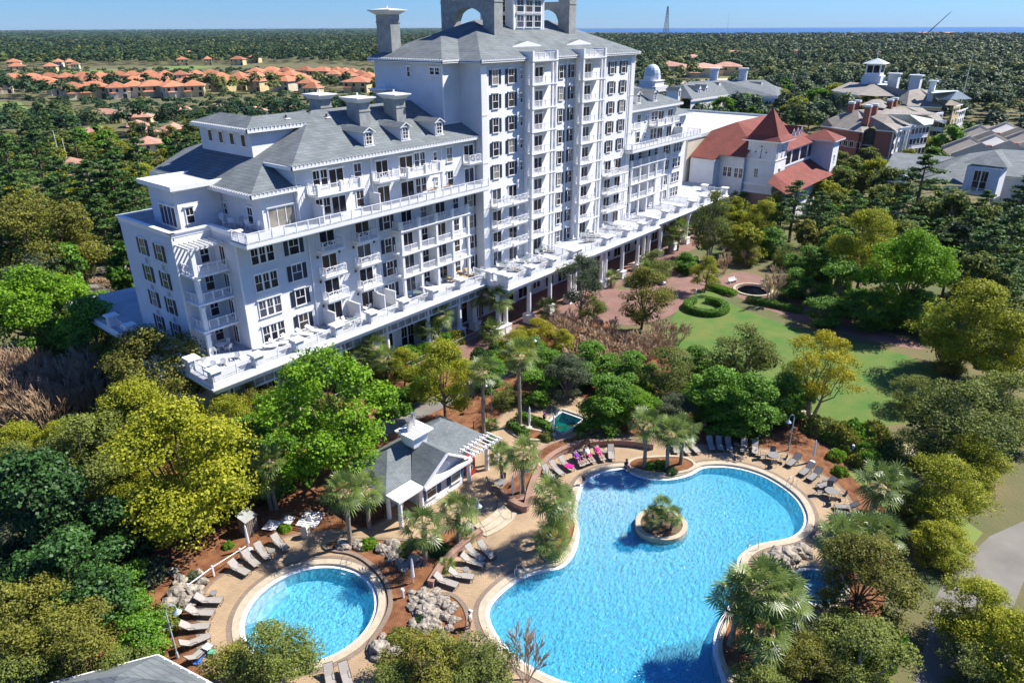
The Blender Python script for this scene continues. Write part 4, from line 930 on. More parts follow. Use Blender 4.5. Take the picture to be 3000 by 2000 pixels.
def get_var(kind, lvl, k):
    key = (kind, lvl, k)
    if key in VAR: return VAR[key]
    seed = abs(hash(kind)) % 1 + {'lime': 1, 'bright': 2, 'green': 3, 'dark': 4, 'olive': 5, 'gold': 6, 'rust': 7, 'grey': 8, 'pine': 9}[kind]*100+k*7
    if kind == 'pine':
        r = np.random.default_rng(seed); Vs = []; T = []; b = MB(); H = 14; Ls = []
        b.path([(0, 0, -.1), (.1, .05, 5), (.15-.1*k, .1, 10), (0, 0, 13.4)], [.24, .19, .12, .03], 0, 6)
        n = 26 if lvl == 0 else 18
        for i in range(n):
            t = i/(n-1); z = 4.8+t*8.8; rad = 3.1*(1-t**2.2)*r.uniform(.45, 1.0)+.25; a = i*2.4+r.uniform(-.3, .3)
            e = np.array([rad*math.cos(a), rad*math.sin(a), z+r.uniform(.0, .7)]); b.bar((.05, .05, z-.5), tuple(e), .06, 0, .02, 3, False)
            for f in (1.0, .62):
                m = (70 if lvl == 0 else 22); q = rdir(r, m); cc = e*np.array([f, f, 1])+np.array([0, 0, .15]); P = cc+q*np.array([.95, .95, .5])*(.6+.5*(1-t))*r.uniform(.3, 1, (m, 1))
                Vs.append(leaves(r, P, q, .13 if lvl == 0 else .27, 1.0)); T.append(.42+r.uniform(-.2, .2)+q[:, 2]*.2+r.normal(size=m)*.1)
        V, Tn = np.concatenate(Vs), np.concatenate(T); VAR[key] = (quadmesh('crown', V, Tn, LM['pine']), b.mesh('trunk', MT['bark'])); return VAR[key]
    P = dict(lime=dict(ls=.06, per=36, cl=48), bright=dict(ls=.075, per=34, cl=46), green=dict(ls=.10, per=22, cl=42), dark=dict(ls=.095, per=24, cl=44, hz=4.2, zc=4.5), olive=dict(ls=.065, per=26, cl=42), gold=dict(ls=.06, per=34, cl=42), rust=dict(ls=.068, per=26, cl=42), grey=dict(ls=.065, per=24, cl=38))[kind]
    P = dict(P)
    if lvl == 1: P['per'] = 9; P['cl'] = 20; P['ls'] *= 2.4
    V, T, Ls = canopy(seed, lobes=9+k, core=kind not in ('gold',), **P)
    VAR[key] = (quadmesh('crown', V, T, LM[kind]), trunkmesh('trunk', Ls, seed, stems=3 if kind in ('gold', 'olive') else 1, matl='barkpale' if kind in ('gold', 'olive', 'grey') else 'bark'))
    return VAR[key]
NAMES = dict(lime='leafy_tree', bright='leafy_tree', green='evergreen_tree', dark='magnolia_tree', olive='oak_tree', gold='golden_tree', rust='oak_tree', grey='willowy_tree', pine='pine_tree')
DESC = dict(lime='yellow-green leafy tree', bright='bright green leafy tree', green='rich green broadleaf tree', dark='dark glossy magnolia tree', olive='olive green fine-leaved tree', gold='golden yellow flowering tree', rust='rusty olive oak tree', grey='grey-green willowy tree', pine='dark green pine tree')
trng = random.Random(5)
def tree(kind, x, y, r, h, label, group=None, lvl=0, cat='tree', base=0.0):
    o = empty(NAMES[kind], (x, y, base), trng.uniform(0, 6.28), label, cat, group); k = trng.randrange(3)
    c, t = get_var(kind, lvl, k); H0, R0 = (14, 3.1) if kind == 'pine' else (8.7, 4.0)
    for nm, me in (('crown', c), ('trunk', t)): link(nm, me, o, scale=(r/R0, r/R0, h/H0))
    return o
def ptree(kind, px, py, rpx, hr=1.0, label=None, group=None, lvl=0, hc=None):
    """crown centred at pixel px,py with pixel radius rpx; hr = height/width"""
    z = hc if hc else 5.0
    for _ in range(4):
        x, y = G(px, py, z); d = math.dist((x, y, z), (0, 0, 40)); r = rpx*d/F
        if hc: break
        h = r*2*1.08*hr; z = h*.55 if kind != 'pine' else h*.66
    h = (hc/.55) if hc else h
    return tree(kind, x, y, r, h, label or DESC[kind], group, lvl)
near = [
 ('lime', 540, 1350, 195, 1.0, 'large yellow-green tree filling the left foreground beside the mulch slope'),
 ('lime', 470, 1460, 85, .8, 'low yellow-green crown under the large left foreground tree'),
 ('lime', 620, 1440, 80, .8, 'low yellow-green crown at the right foot of the large lime tree'),
 ('lime', 380, 1370, 80, .9, 'yellow-green crown at the left foot of the large lime tree'),
 ('lime', 420, 1220, 120, 1.0, 'yellow-green tree top rising behind the large left foreground tree'),
 ('lime', 660, 1220, 80, 1.0, 'yellow-green tree squeezed between the large lime tree and the bright green one'),
 ('bright', 965, 1215, 185, 1.0, 'broad vivid green tree directly behind the pool house roof at left'),
 ('lime', 1300, 1110, 105, 1.1, 'airy lime tree standing between the two tall palms and the garden path'),
 ('lime', 1520, 1010, 60, 1.0, 'small lime tree behind the tallest palm by the colonnade'),
 ('gold', 1570, 965, 55, .9, 'bright yellow flowering shrub tree below the deck corner'),
 ('lime', 1180, 1075, 60, .9, 'small lime tree left of the airy lime tree'),
 ('green', 1235, 1140, 45, .8, 'dark shrubby tree under the airy lime tree'),
 ('rust', 1120, 1080, 50, .9, 'rusty small tree behind the deck front palms'),
 ('green', 1430, 1080, 55, .9, 'green tree between the two tall palms'),
 ('olive', 1480, 1140, 45, .9, 'olive shrub tree at the foot of the tallest palm'),
 ('green', 1570, 1120, 60, .9, 'dark green tree left of the willowy spa tree'),
 ('olive', 640, 1130, 60, .9, 'olive tree below the left deck fascia'),
 ('green', 720, 1290, 70, .9, 'dark green tree in the gap between lime and vivid green trees'),
 ('green', 1080, 1330, 45, .7, 'dark shrubby tree against the pool house back wall'),
 ('green', 790, 1390, 60, .8, 'dark green undergrowth tree behind the timber box'),
 ('green', 640, 1420, 70, .8, 'dark green undergrowth tree beside the timber box'),
 ('lime', 1650, 1000, 40, .9, 'lime shrub tree at the courtyard edge'),
 ('green', 2420, 900, 60, .8, 'dark low tree at the start of the shaded walk'),
 ('green', 2260, 700, 50, .9, 'dark green tree below the clock tower shrubs'),
 ('green', 2440, 760, 60, .9, 'green tree left of the tall yellow-green oak'),
 ('olive', 2310, 740, 45, .9, 'olive tree behind the fountain'),
 ('rust', 2190, 730, 40, .9, 'rusty shrub tree at the path bend'),
 ('olive', 2620, 740, 60, .9, 'olive tree behind the rounded oak'),
 ('green', 2010, 760, 35, .9, 'dark shrub tree by the deck end palms'),
 ('green', 1560, 1010, 45, .9, 'green shrub tree behind the golden shrub'),
 ('green', 300, 890, 50, .9, 'dark green tree touching the shaded side deck'),
 ('green', 330, 1060, 55, .9, 'dark green tree left of the deck pillars'),
 ('rust', 450, 1090, 130, 1.0, 'rusty olive tree hiding the left corner of the deck'),
 ('rust', 355, 1010, 70, 1.0, 'small rusty tree left of the deck corner'),
 ('rust', 730, 1170, 75, 1.0, 'rusty olive tree under the left end of the deck'),
 ('lime', 60, 1300, 75, 1.0, 'lime green tree at the left picture edge above the magnolias'),
 ('lime', 190, 1290, 70, 1.0, 'lime green tree right of the bare thicket at left'),
 ('olive', 240, 1330, 120, 1.0, 'olive tree between the lime tree and the magnolia at left'),
 ('olive', 350, 1280, 100, 1.0, 'olive tree just left of the large lime tree'),
 ('olive', 60, 1370, 85, 1.0, 'olive tree at the left edge above the magnolia'),
 ('dark', 90, 1490, 150, 1.1, 'dark glossy magnolia at the left picture edge'),
 ('dark', 230, 1520, 120, 1.1, 'dark glossy magnolia beside the shaded mulch'),
 ('dark', 200, 1680, 130, 1.0, 'dark glossy magnolia in front of its two taller neighbours'),
 ('green', 330, 1720, 85, .9, 'fresh green magnolia-like tree by the boulders'),
 ('green', 400, 1860, 80, .9, 'green tree beside the gooseneck lamp at lower left'),
 ('rust', 60, 1830, 120, 1.0, 'olive-brown tree in the lower left corner'),
 ('rust', 210, 1880, 110, 1.0, 'olive-brown tree beside the grey roof corner at lower left'),
 ('olive', 340, 1960, 90, .8, 'low olive tree above the grey roof corner'),
 ('olive', 70, 1980, 100, .9, 'olive tree in the bottom left corner'),
 ('olive', 800, 1930, 125, .8, 'fine-leaved olive tree overhanging the round pool'),
 ('rust', 690, 1950, 100, .8, 'rusty olive tree at the bottom edge left of the round pool'),
 ('rust', 1250, 1930, 120, .8, 'rusty olive tree at the bottom edge between the two pools'),
 ('olive', 1390, 1920, 110, .8, 'thin olive tree at the bottom edge beside the large pool'),
 ('olive', 1160, 1985, 90, .7, 'low olive tree at the bottom edge below the rock garden'),
 # belt between the pool and the lawn
 ('grey', 1665, 1090, 70, 1.0, 'dark grey-green willowy tree above the square spa'),
 ('green', 1610, 1060, 60, .9, 'green tree behind the willowy tree by the spa'),
 ('green', 1730, 1050, 75, .9, 'green broadleaf tree at the foot of the bare shrubs'),
 ('green', 1770, 1165, 85, 1.0, 'green broadleaf tree right of the square spa'),
 ('bright', 1850, 1180, 70, 1.0, 'bright green tree in front of the belt above the brick wall'),
 ('green', 1850, 1080, 75, .9, 'green tree in the middle of the belt'),
 ('olive', 1960, 1080, 80, 1.0, 'olive-green tree standing in the belt above the three palms'),
 ('grey', 1985, 1180, 60, .8, 'grey-green low tree above the three palms'),
 ('green', 2040, 1050, 60, .9, 'green tree between the belt and the lawn'),
 ('green', 2100, 1140, 80, 1.0, 'dark green tree above the row of white loungers'),
 ('olive', 2180, 1030, 95, 1.0, 'tall olive tree by the near edge of the lawn'),
 ('green', 2200, 1170, 90, 1.0, 'dark green tree below the tall olive tree'),
 ('green', 2300, 1150, 80, 1.0, 'dark green tree next to the pool lamp post'),
 ('green', 2130, 1220, 60, .8, 'low dark tree over the lounger row'),
 ('gold', 2400, 1090, 100, 1.1, 'golden yellow tree standing on the lawn edge'),
 # round the courtyard
 ('rust', 1885, 870, 85, .95, 'rounded dark live oak in the brick courtyard'),
 ('grey', 1700, 835, 70, 1.2, 'thin grey-green tree in front of the colonnade'),
 ('olive', 1735, 890, 45, .9, 'small olive tree beside the thin colonnade tree'),
 ('olive', 1925, 765, 50, .9, 'olive tree by the colonnade bench'),
 ('lime', 2070, 800, 42, 1.1, 'small lime tree inside the round hedge'),
 ('olive', 2085, 655, 65, 1.3, 'olive tree before the far end of the deck'),
 ('lime', 2235, 650, 60, .9, 'lime shrub tree below the clock tower'),
 ('lime', 2150, 700, 40, .9, 'small lime tree left of the path bend'),
 ('green', 2370, 760, 60, .9, 'green tree above the fountain'),
 ('green', 2330, 820, 55, .9, 'dark shrubby tree right of the bare fountain tree'),
 ('lime', 2530, 740, 95, 1.1, 'tall yellow-green oak above the shaded walk'),
 ('green', 2480, 830, 85, .9, 'dark green tree over the shaded walk'),
 ('green', 2560, 900, 70, .8, 'dark low tree along the shaded walk'),
 ('bright', 2660, 810, 100, 1.1, 'rounded green oak right of the tall yellow-green oak'),
 ('green', 2690, 900, 80, .8, 'dark low tree under the rounded oak'),
 ('lime', 2840, 940, 130, 1.0, 'yellow-green tree at the right above the lawn end'),
 ('rust', 2780, 1010, 80, .8, 'rusty tree under the yellow-green tree at right'),
 ('lime', 2970, 1020, 110, 1.0, 'yellow-green tree at the right picture edge'),
 ('olive', 2830, 1230, 140, .9, 'broad olive tree shading the end of the lawn'),
 ('olive', 2690, 1140, 65, .9, 'olive tree casting shade onto the lawn'),
 ('olive', 2960, 1180, 110, .9, 'olive tree at the right edge by the sandy patch'),
 ('olive', 2660, 1290, 70, .8, 'olive tree behind the deck palms at right'),
 ('lime', 2780, 1430, 115, .9, 'spreading lime tree left of the service road'),
 ('olive', 2680, 1470, 65, .9, 'olive tree behind the pool deck at right'),
 ('lime', 2870, 1340, 90, .9, 'lime tree above the service road'),
 ('lime', 2760, 1570, 85, .8, 'lime tree overhanging the service road'),
 ('rust', 2545, 1670, 128, .95, 'big dark rusty oak over the oval spa'),
 ('olive', 2470, 1830, 75, .8, 'olive tree in front of the big dark oak'),
 ('rust', 2370, 1925, 95, .8, 'rusty olive tree at the bottom right of the large pool'),
 ('olive', 2520, 1900, 130, .8, 'olive tree at the bottom edge left of the service road'),
 ('olive', 2240, 1990, 90, .7, 'olive tree at the bottom edge by the palm clump'),
 ('lime', 2880, 1780, 110, .9, 'lime tree right of the service road'),
 ('lime', 2980, 1900, 130, .9, 'lime tree in the bottom right corner'),
 ('olive', 2870, 1960, 100, .8, 'olive tree at the bottom edge right of the road'),
 # left, behind the thicket
 ('bright', 90, 900, 110, 1.0, 'bright green tree at the left edge beside the bare thicket'),
 ('bright', 210, 890, 80, 1.0, 'bright green tree next to the entrance road'),
 ('green', 270, 960, 90, 1.0, 'dark green tree in the shade of the hotel'),
 ('green', 150, 990, 70, .9, 'dark green tree behind the bare thicket'),
 ('rust', 110, 700, 120, 1.0, 'rusty olive tree at the left edge above the bright green ones'),
 ('rust', 220, 740, 70, .9, 'rusty olive tree by the entrance road'),
 ('grey', 110, 810, 80, .9, 'grey-green palmetto-like tree at the left edge'),
 ('lime', 250, 620, 70, 1.0, 'lime tree between pines left of the hotel'),
 ('lime', 420, 540, 60, 1.0, 'lime tree behind the penthouse'),
]
SOLO = ('airy lime', 'golden yellow tree', 'small lime tree inside', 'rounded dark live oak', 'thin grey', 'small lime tree left', 'tall yellow-green oak', 'fine-leaved', 'vivid', 'lime shrub', 'olive tree before')
for kd, px, py, rp, hr, lb in near:
    solo = any(q in lb for q in SOLO); o = ptree(kd, px, py, rp*(1.05 if solo else (1.15 if px < 2250 else 1.02)), hr*(1 if solo else .9), lb)
    if not solo: o.location.z = -.9
pines = [(330, 560, 80), (400, 600, 75), (270, 560, 80), (180, 540, 70), (60, 600, 75), (380, 690, 60), (300, 650, 70), (2330, 595, 60), (2290, 640, 45), (2400, 620, 55), (2700, 540, 75), (2640, 650, 65), (2740, 700, 50), (2560, 640, 50), (2890, 740, 75), (2960, 700, 80), (2830, 680, 55), (2950, 830, 60), (2880, 620, 50), (2780, 790, 50), (2500, 610, 45), (2995, 590, 60), (30, 480, 70), (110, 450, 60)]
for i, (px, py, rp) in enumerate(pines): ptree('pine', px, py, rp, 1.25, 'dark green pine standing left of the hotel above the entrance road' if px < 1000 else 'dark green pine on the wooded right side beyond the lawn', 'pines left of the hotel' if px < 1000 else 'pines on the right side beyond the lawn')
fl = [('olive', 2780, 640, 65), ('olive', 2880, 680, 60), ('olive', 2740, 620, 50), ('olive', 2960, 780, 55), ('olive', 2600, 560, 55), ('lime', 2560, 520, 45), ('olive', 2450, 540, 45), ('olive', 2640, 720, 60), ('olive', 2460, 700, 50), ('olive', 2850, 830, 70), ('rust', 2360, 690, 40), ('olive', 2580, 600, 50), ('olive', 2700, 650, 50), ('olive', 2930, 880, 60), ('grey', 2800, 720, 55)]
for kd, px, py, rp in fl: ptree(kd, px, py, rp, 1.05, 'pale olive tree among the pines on the right side' if kd == 'olive' else DESC[kd]+' among the pines on the right side', 'olive trees among the pines at right' if kd == 'olive' else None, 1)
back = [('bright', 2120, 320, 30), ('lime', 2050, 300, 26), ('lime', 2110, 300, 28), ('bright', 2180, 310, 30), ('bright', 2230, 290, 32), ('lime', 2290, 300, 30), ('lime', 2330, 330, 36), ('bright', 2390, 300, 34), ('lime', 2440, 290, 34), ('green', 2300, 270, 30), ('lime', 2370, 350, 26), ('lime', 2490, 310, 30), ('green', 2200, 340, 24), ('green', 2060, 330, 20), ('lime', 2010, 310, 20), ('lime', 2540, 300, 28), ('lime', 2680, 415, 34), ('green', 2780, 420, 40), ('green', 2730, 470, 30), ('lime', 2660, 470, 26), ('olive', 2540, 470, 30), ('olive', 2500, 500, 34), ('olive', 2700, 395, 24), ('green', 2830, 400, 30), ('olive', 2460, 480, 28)]
for kd, px, py, rp in back: ptree(kd, px, py, rp*1.25, .85, DESC[kd]+' in the green belt between the far roofs', 'round %s trees between the far roofs' % kd, 1)
sr = random.Random(77)
for P, n, ks, wh in (([(2230, 590), (2480, 500), (2640, 560), (2660, 760), (2420, 720), (2250, 680)], 30, ['lime', 'olive', 'rust', 'green', 'olive'], 'between the hall and the lodge'), ([(2650, 600), (3010, 600), (3010, 900), (2760, 860), (2640, 720)], 26, ['olive', 'green', 'olive', 'rust'], 'behind the right side pines'), ([(-20, 430), (330, 430), (400, 560), (420, 640), (330, 720), (-20, 640)], 30, ['green', 'olive', 'lime', 'rust', 'grey'], 'left of the hotel beside the roads'), ([(2000, 560), (2230, 600), (2230, 720), (2060, 700)], 6, ['lime', 'olive'], 'at the foot of the clock tower')):
    X_ = [q[0] for q in P]; Y_ = [q[1] for q in P]; k = 0
    while k < n:
        x, y = sr.uniform(min(X_), max(X_)), sr.uniform(min(Y_), max(Y_)); c = False
        for i in range(len(P)):
            x1, y1 = P[i]; x2, y2 = P[i-1]
            if (y1 > y) != (y2 > y) and x < (x2-x1)*(y-y1)/(y2-y1)+x1: c = not c
        if not c: continue
        if 2640 < x < 3000 and y < 610: continue
        k += 1; kd = sr.choice(ks); ptree(kd, x, y, sr.uniform(34, 52)*(.55+.45*(y/700)), sr.uniform(.85, 1.1), DESC[kd]+' '+wh, '%s trees %s' % (kd, wh), 1).location.z = -.8
# bare trees and thickets
def baremesh(seed, H=3.2, R=1.6, stems=9, matl='twig', fan=.8, depth=3):
    r = random.Random(seed); b = MB()
    def grow(p, d, L, rad, lv):
        q = p+d*L; b.bar(p, q, rad, 0, rad*.7, 3, False)
        if lv == 0: return
        for _ in range(3 if lv > 1 else 4):
            e = (d+Vector((r.uniform(-1, 1), r.uniform(-1, 1), r.uniform(-.3, .8)))*.42).normalized(); grow(p.lerp(q, r.uniform(.6, 1)), e, L*r.uniform(.55, .85), max(rad*.62, .02), lv-1)
    for i in range(stems):
        a = r.uniform(0, 6.28); t = r.uniform(.05, fan); d = Vector((math.cos(a)*t, math.sin(a)*t, 1)).normalized(); grow(Vector((math.cos(a)*.15, math.sin(a)*.15, 0)), d, H*.34*r.uniform(.8, 1.1), .035, depth)
    return b.mesh('branches', MT[matl])
BM = [baremesh(i, matl='twig') for i in range(3)]+[baremesh(i+9, matl='twigpale') for i in range(2)]
def bare(px, py, h, label, group=None, k=0, w=None, cat='shrub', name='bare_shrub'):
    x, y = G(px, py, 0); me = BM[k]; o = link(name, me, None, (x, y, 0), trng.uniform(0, 6), (( w or h)/2.6, (w or h)/2.6, h/2.9)); setp(o, label, cat, group)
for i in range(44):
    px = trng.uniform(-20, 300); py = trng.uniform(1060, 1215); bare(px, py+60, 5.6, 'bare brown shrub in the leafless thicket at the left edge', 'bare shrubs of the left thicket', i % 3, 5.2)
for i in range(12): bare(trng.uniform(300, 400), trng.uniform(840, 925), 2.2, 'bare brown shrub on the bank below the entrance road', 'bare shrubs below the entrance road', i % 3, 3.5)
for i, (px, py) in enumerate([(1640, 1010), (1680, 1030), (1720, 1000), (1760, 1040), (1800, 1060), (1850, 1040), (1900, 1030), (1660, 960), (1960, 990), (1990, 1000), (1820, 1020), (1780, 980), (1700, 1050), (1870, 1080), (1790, 1090), (1840, 1090), (1930, 1050), (1640, 980), (1690, 975), (1740, 1010), (1770, 1020), (1820, 1060), (1860, 1050), (1890, 1060), (1910, 1010), (1950, 1020), (1760, 1070), (1720, 1080), (1810, 1100), (1670, 1000), (1830, 1040), (1610, 990)]): bare(px, py, 3.0, 'leafless pinkish-brown crepe myrtle between the courtyard and the tree belt', 'crepe myrtles beside the courtyard', 3 if i % 2 else 0, 4.4)
for px, py, h, lb in ((2262, 885, 6.2, 'tall fan-shaped leafless tree beside the round fountain'), (2120, 800, 4.5, 'leafless spreading tree left of the fountain'), (2190, 780, 4.0, 'leafless tree on the path bend behind the lime tree')): bare(px, py, h, lb, None, 3, h*.95, 'tree', 'bare_tree')
bare(1540, 1995, 4.5, 'thin leafless tree leaning over the near edge of the large pool', None, 4, 3.0, 'tree', 'bare_tree')
# palms
def fanmesh(seed, n=36, R=1.95, kind='fan'):
    r = random.Random(seed); V = []; T = []
    def q(a, b_, c, d, t): V.append((a, b_, c, d)); T.append(t)
    for i in range(n):
        az = i*2.39996+r.uniform(-.2, .2); t_ = i/(n-1); e = math.radians(82-135*t_**.9+r.uniform(-8, 8)); pl = r.uniform(.85, 1.2)*R*.55
        d = Vector((math.cos(az)*math.cos(e), math.sin(az)*math.cos(e), math.sin(e))); side = Vector((-math.sin(az), math.cos(az), 0)); up = side.cross(d)*-1
        p = d*pl; q(tuple(side*.02), tuple(-side*.02), tuple(p-side*.02), tuple(p+side*.02), .7)
        bl = R*.58*r.uniform(.85, 1.1); nb = 15; ti = .55-.35*t_+r.uniform(-.1, .1) if t_ < .88 else .99
        for k in range(nb):
            a = (k/(nb-1)-.5)*math.radians(230); u = (d*math.cos(a)+side*math.sin(a)).normalized(); w = (side*math.cos(a)-d*math.sin(a))*.026*R
            l = bl*(1-.25*abs(a)/2); m = p+u*l*.55-Vector((0, 0, .03*R)); z = p+u*l*.95-Vector((0, 0, r.uniform(.05, .3)*R*.6)); f = up*.05*R*(1 if k % 2 else -1)
            tt = ti+r.uniform(-.12, .12); q(tuple(p), tuple(m-w+f), tuple(m+w*.2-f), tuple(m+w), tt) if False else q(tuple(p-w*.1), tuple(m-w), tuple(m+w), tuple(p+w*.1), tt); q(tuple(m-w), tuple(z-w*.1), tuple(z+w*.1), tuple(m+w), tt+.08)
    return quadmesh('fronds', np.array(V), np.array(T), LM['palm'])
def palmtrunk(seed, H=1.0, rough=True):
    r = random.Random(seed); b = MB(); n = 10
    pts = [(math.sin(i*.5+seed)*.06, math.cos(i*.4+seed)*.05, H*i/n*5) for i in range(n+1)]
    b.path(pts, [.24]+[.19+.02*math.sin(i*2) for i in range(n)], 0, 9)
    if rough:
        for i in range(70):
            z = r.uniform(2.4, 4.95); a = r.uniform(0, 6.28); c = Vector((math.cos(a), math.sin(a), 0)); b.bar(tuple(c*.17+Vector((0, 0, z))), tuple(c*.34+Vector((0, 0, z+.22))), .035, 0, .01, 3, False)
    return b.mesh('trunk', MT['palmbark'])
FM = [fanmesh(s, 27) for s in range(4)]; PT = [palmtrunk(s) for s in range(3)]; PTs = palmtrunk(7, 1.0, False)
def skirt(seed):
    r = random.Random(seed); V = []
    for i in range(70):
        a = r.uniform(0, 6.28); c = Vector((math.cos(a), math.sin(a), 0)); s = Vector((-math.sin(a), math.cos(a), 0))*.1; p = c*.1; m = c*r.uniform(.35, .8)+Vector((0, 0, -.3)); z = c*r.uniform(.3, .6)+Vector((0, 0, -r.uniform(.8, 1.4)))
        V.append((tuple(p-s*.3), tuple(m-s), tuple(m+s), tuple(p+s*.3))); V.append((tuple(m-s), tuple(z), tuple(z), tuple(m+s)))
    me = quadmesh('dead_fronds', np.array(V), np.zeros(len(V)), MT['thatch']); return me
SK = skirt(3)
def palm(px, py, h, label, group=None, s=1.0, z=0.0, xy=None, sk=False, name='palm_tree'):
    x, y = xy if xy else G(px, py, z); k = trng.randrange(4); o = empty(name, (x, y, z), trng.uniform(0, 6.28), label, 'palm tree', group)
    link('trunk', PTs if h < 2 else PT[k % 3], o, scale=(s**.5, s**.5, h/5)); c = link('fronds', FM[k], o, (.06*math.sin(5+k), 0, h), scale=(s, s, s))
    if sk: link('dead_fronds', SK, o, (0, 0, h), scale=(s, s, s))
    return o
for px, py, h, s, z, lb in [
 (1027, 1598, 5.6, 1.0, .1, 'cabbage palm whose shadow falls across the round pool'), (1084, 1545, 4.2, .95, .0, 'slim palm right behind the palm by the round pool'),
 (1248, 1652, 3.9, 1.0, .1, 'palm with ruffled trunk in the rock garden in front of the pool house'), (1345, 1598, 3.6, 1.0, .1, 'palm beside the steps left of the lounger group'),
 (1532, 1440, 4.2, 1.0, .45, 'palm growing from the narrow curved bed above the brick wall'), (1470, 1410, 2.9, .8, .0, 'small palm behind the curved bed palm'),
 (1610, 1600, 5.2, 1.0, .12, 'taller palm on the left pool peninsula'), (1640, 1570, 3.4, .95, .12, 'right palm on the left pool peninsula'), (1620, 1640, 2.3, .95, .12, 'lowest palm on the left pool peninsula'),
 (1885, 1368, 5.0, 1.0, .12, 'leftmost of the three palms at the top of the large pool'), (1952, 1376, 4.4, .95, .12, 'middle one of the three palms at the top of the large pool'), (1992, 1358, 3.9, .95, .12, 'rightmost of the three palms at the top of the large pool'),
 (1418, 1270, 7.6, 1.0, 0, 'tall palm just behind the pool house pergola'), (1522, 1245, 8.6, 1.1, 0, 'tallest palm beside the square spa'),
 (795, 1490, 3.6, 1.0, 0, 'shaded palm left of the round pool palm'), (810, 1490, 5.2, .9, 0, 'palm under the vivid green tree'),
 (1105, 1110, 4.5, 1.0, 0, 'palm in front of the deck left of the path'), (1135, 1140, 4.2, 1.0, 0, 'palm right of the deck front palm pair'), (1060, 1120, 3.6, 1.0, 0, 'leftmost palm of the deck front group'), (770, 1190, 5.0, 1.1, 0, 'palm under the left part of the deck'), (860, 1170, 4.4, 1.0, 0, 'palm below the white patio chairs'),
 (1290, 1010, 4.6, 1.2, 0, 'broad palm against the colonnade at the middle'), (1255, 1020, 3.4, 1.1, 0, 'lower palm beside the broad colonnade palm'), (1410, 960, 5.0, 1.15, 0, 'left palm of the pair below the deck step'), (1465, 980, 5.4, 1.15, 0, 'right palm of the pair below the deck step'),
 (1605, 940, 1.8, 1.1, 0, 'low blue-grey palm by the courtyard column'), (1440, 1000, 1.6, 1.1, 0, 'low palm under the palm pair'), (1790, 838, 1.6, .8, 0, 'tiny palm among the column bases'),
 (1985, 735, 4.6, 1.3, 0, 'palm at the far end of the deck'), (1960, 740, 3.6, 1.2, 0, 'lower palm at the far end of the deck'), (1895, 830, 2.6, 1.0, 0, 'palm behind the courtyard oak'), (2180, 690, 3.6, 1.1, 0, 'palm left of the clock tower shrubs'), (2150, 640, 4.6, 1.1, 0, 'palm beside the clock tower base'),
 (2545, 1545, 4.6, 1.15, 0, 'palm leaning over the lounger group at right'), (2600, 1520, 3.6, 1.1, 0, 'palm behind the leaning palm at right'), (2440, 1690, 3.8, 1.15, 0, 'palm in front of the dark oak by the oval spa'), (2500, 1660, 3.4, 1.1, 0, 'palm tucked into the dark oak'), (2560, 1650, 3.2, 1.0, 0, 'palm at the back of the dark oak'),
 (2190, 1900, 5.8, 1.15, .12, 'largest palm of the clump right of the large pool'), (2245, 1880, 5.0, 1.12, .12, 'rear palm of the clump right of the large pool'), (2140, 1890, 4.6, 1.1, .12, 'left palm of the clump right of the large pool'), (2215, 1945, 3.2, 1.1, .12, 'front palm of the clump right of the large pool'), (2275, 1880, 3.7, 1.1, .12, 'right palm of the clump right of the large pool'),
 (310, 770, 3.6, 1.2, 0, 'palmetto at the roadside left of the hotel'), (280, 790, 2.8, 1.1, 0, 'lower palmetto at the roadside left of the hotel'),
]: palm(px, py, h, lb, None, s, z, sk=(h > 4.1))
for i, (px, py, h) in enumerate([(1908, 1550, 1.5), (1935, 1540, 2.2), (1968, 1548, 1.4)]): palm(px, py, h, ['left', 'middle', 'right'][i]+' one of the three short palms on the pool island', None, .55, .4)
# hedges, shrubs, grasses
def puff(seed, n=900, ls=.05, sq=(1, 1, .7)):
    r = np.random.default_rng(seed); q = rdir(r, n); q[:, 2] = np.abs(q[:, 2]); P = q*np.array(sq)*r.uniform(.8, 1.05, (n, 1))*(1+.12*np.sin(q[:, :1]*7+seed)); return leaves(r, P, q, ls), .5+.2*r.normal(size=n)
PF = {}
def shrub(px, py, r, label, group=None, kind='green', h=None, z=0, name='round_shrub', xy=None):
    k = (kind, trng.randrange(2))
    if k not in PF:
        V, T = puff(k[1]+5, 1400, .07); PF[k] = quadmesh('round_shrub', V, T, LM[kind])
    x, y = xy if xy else G(px, py, z); o = link(name, PF[k], None, (x, y, z), trng.uniform(0, 6), (r, r, (h or r*1.1)/.75)); return setp(o, label, 'shrub', group)
def hedge(pts, w, h, label, z=0, kind='green'):
    r = np.random.default_rng(len(pts)); C = []; Nn = []
    for i in range(len(pts)-1):
        a, c = np.array(pts[i]), np.array(pts[i+1]); L = np.linalg.norm(c-a); n = int(L*w*900*h)+40; t = r.uniform(0, 1, n); q = rdir(r, n); q[:, 2] = np.abs(q[:, 2])
        q = np.sign(q)*np.abs(q)**.5; base = a+(c-a)*t[:, None]; C.append(np.c_[base[:, 0]+q[:, 0]*w/2, base[:, 1]+q[:, 1]*w/2, z+q[:, 2]*h]); Nn.append(q)
    C = np.concatenate(C); Nn = np.concatenate(Nn); o = link('hedge', quadmesh('hedge', leaves(r, C, Nn, .08), .45+.15*r.normal(size=len(C)), LM[kind])); return setp(o, label, 'hedge')
hedge(zE([(60, 1240), (130, 1265), (210, 1290), (290, 1330), (290, 1350)]), .9, .8, 'low clipped hedge along the square spa')
hedge(zE([(-10, 1300), (40, 1345), (110, 1380)]), .9, .8, 'low clipped hedge left of the spa hedge')
hedge(zC([(1500, 390), (1580, 450), (1660, 500)]), .8, .7, 'low clipped hedge beside the pergola')
hc_ = G(2068, 905)
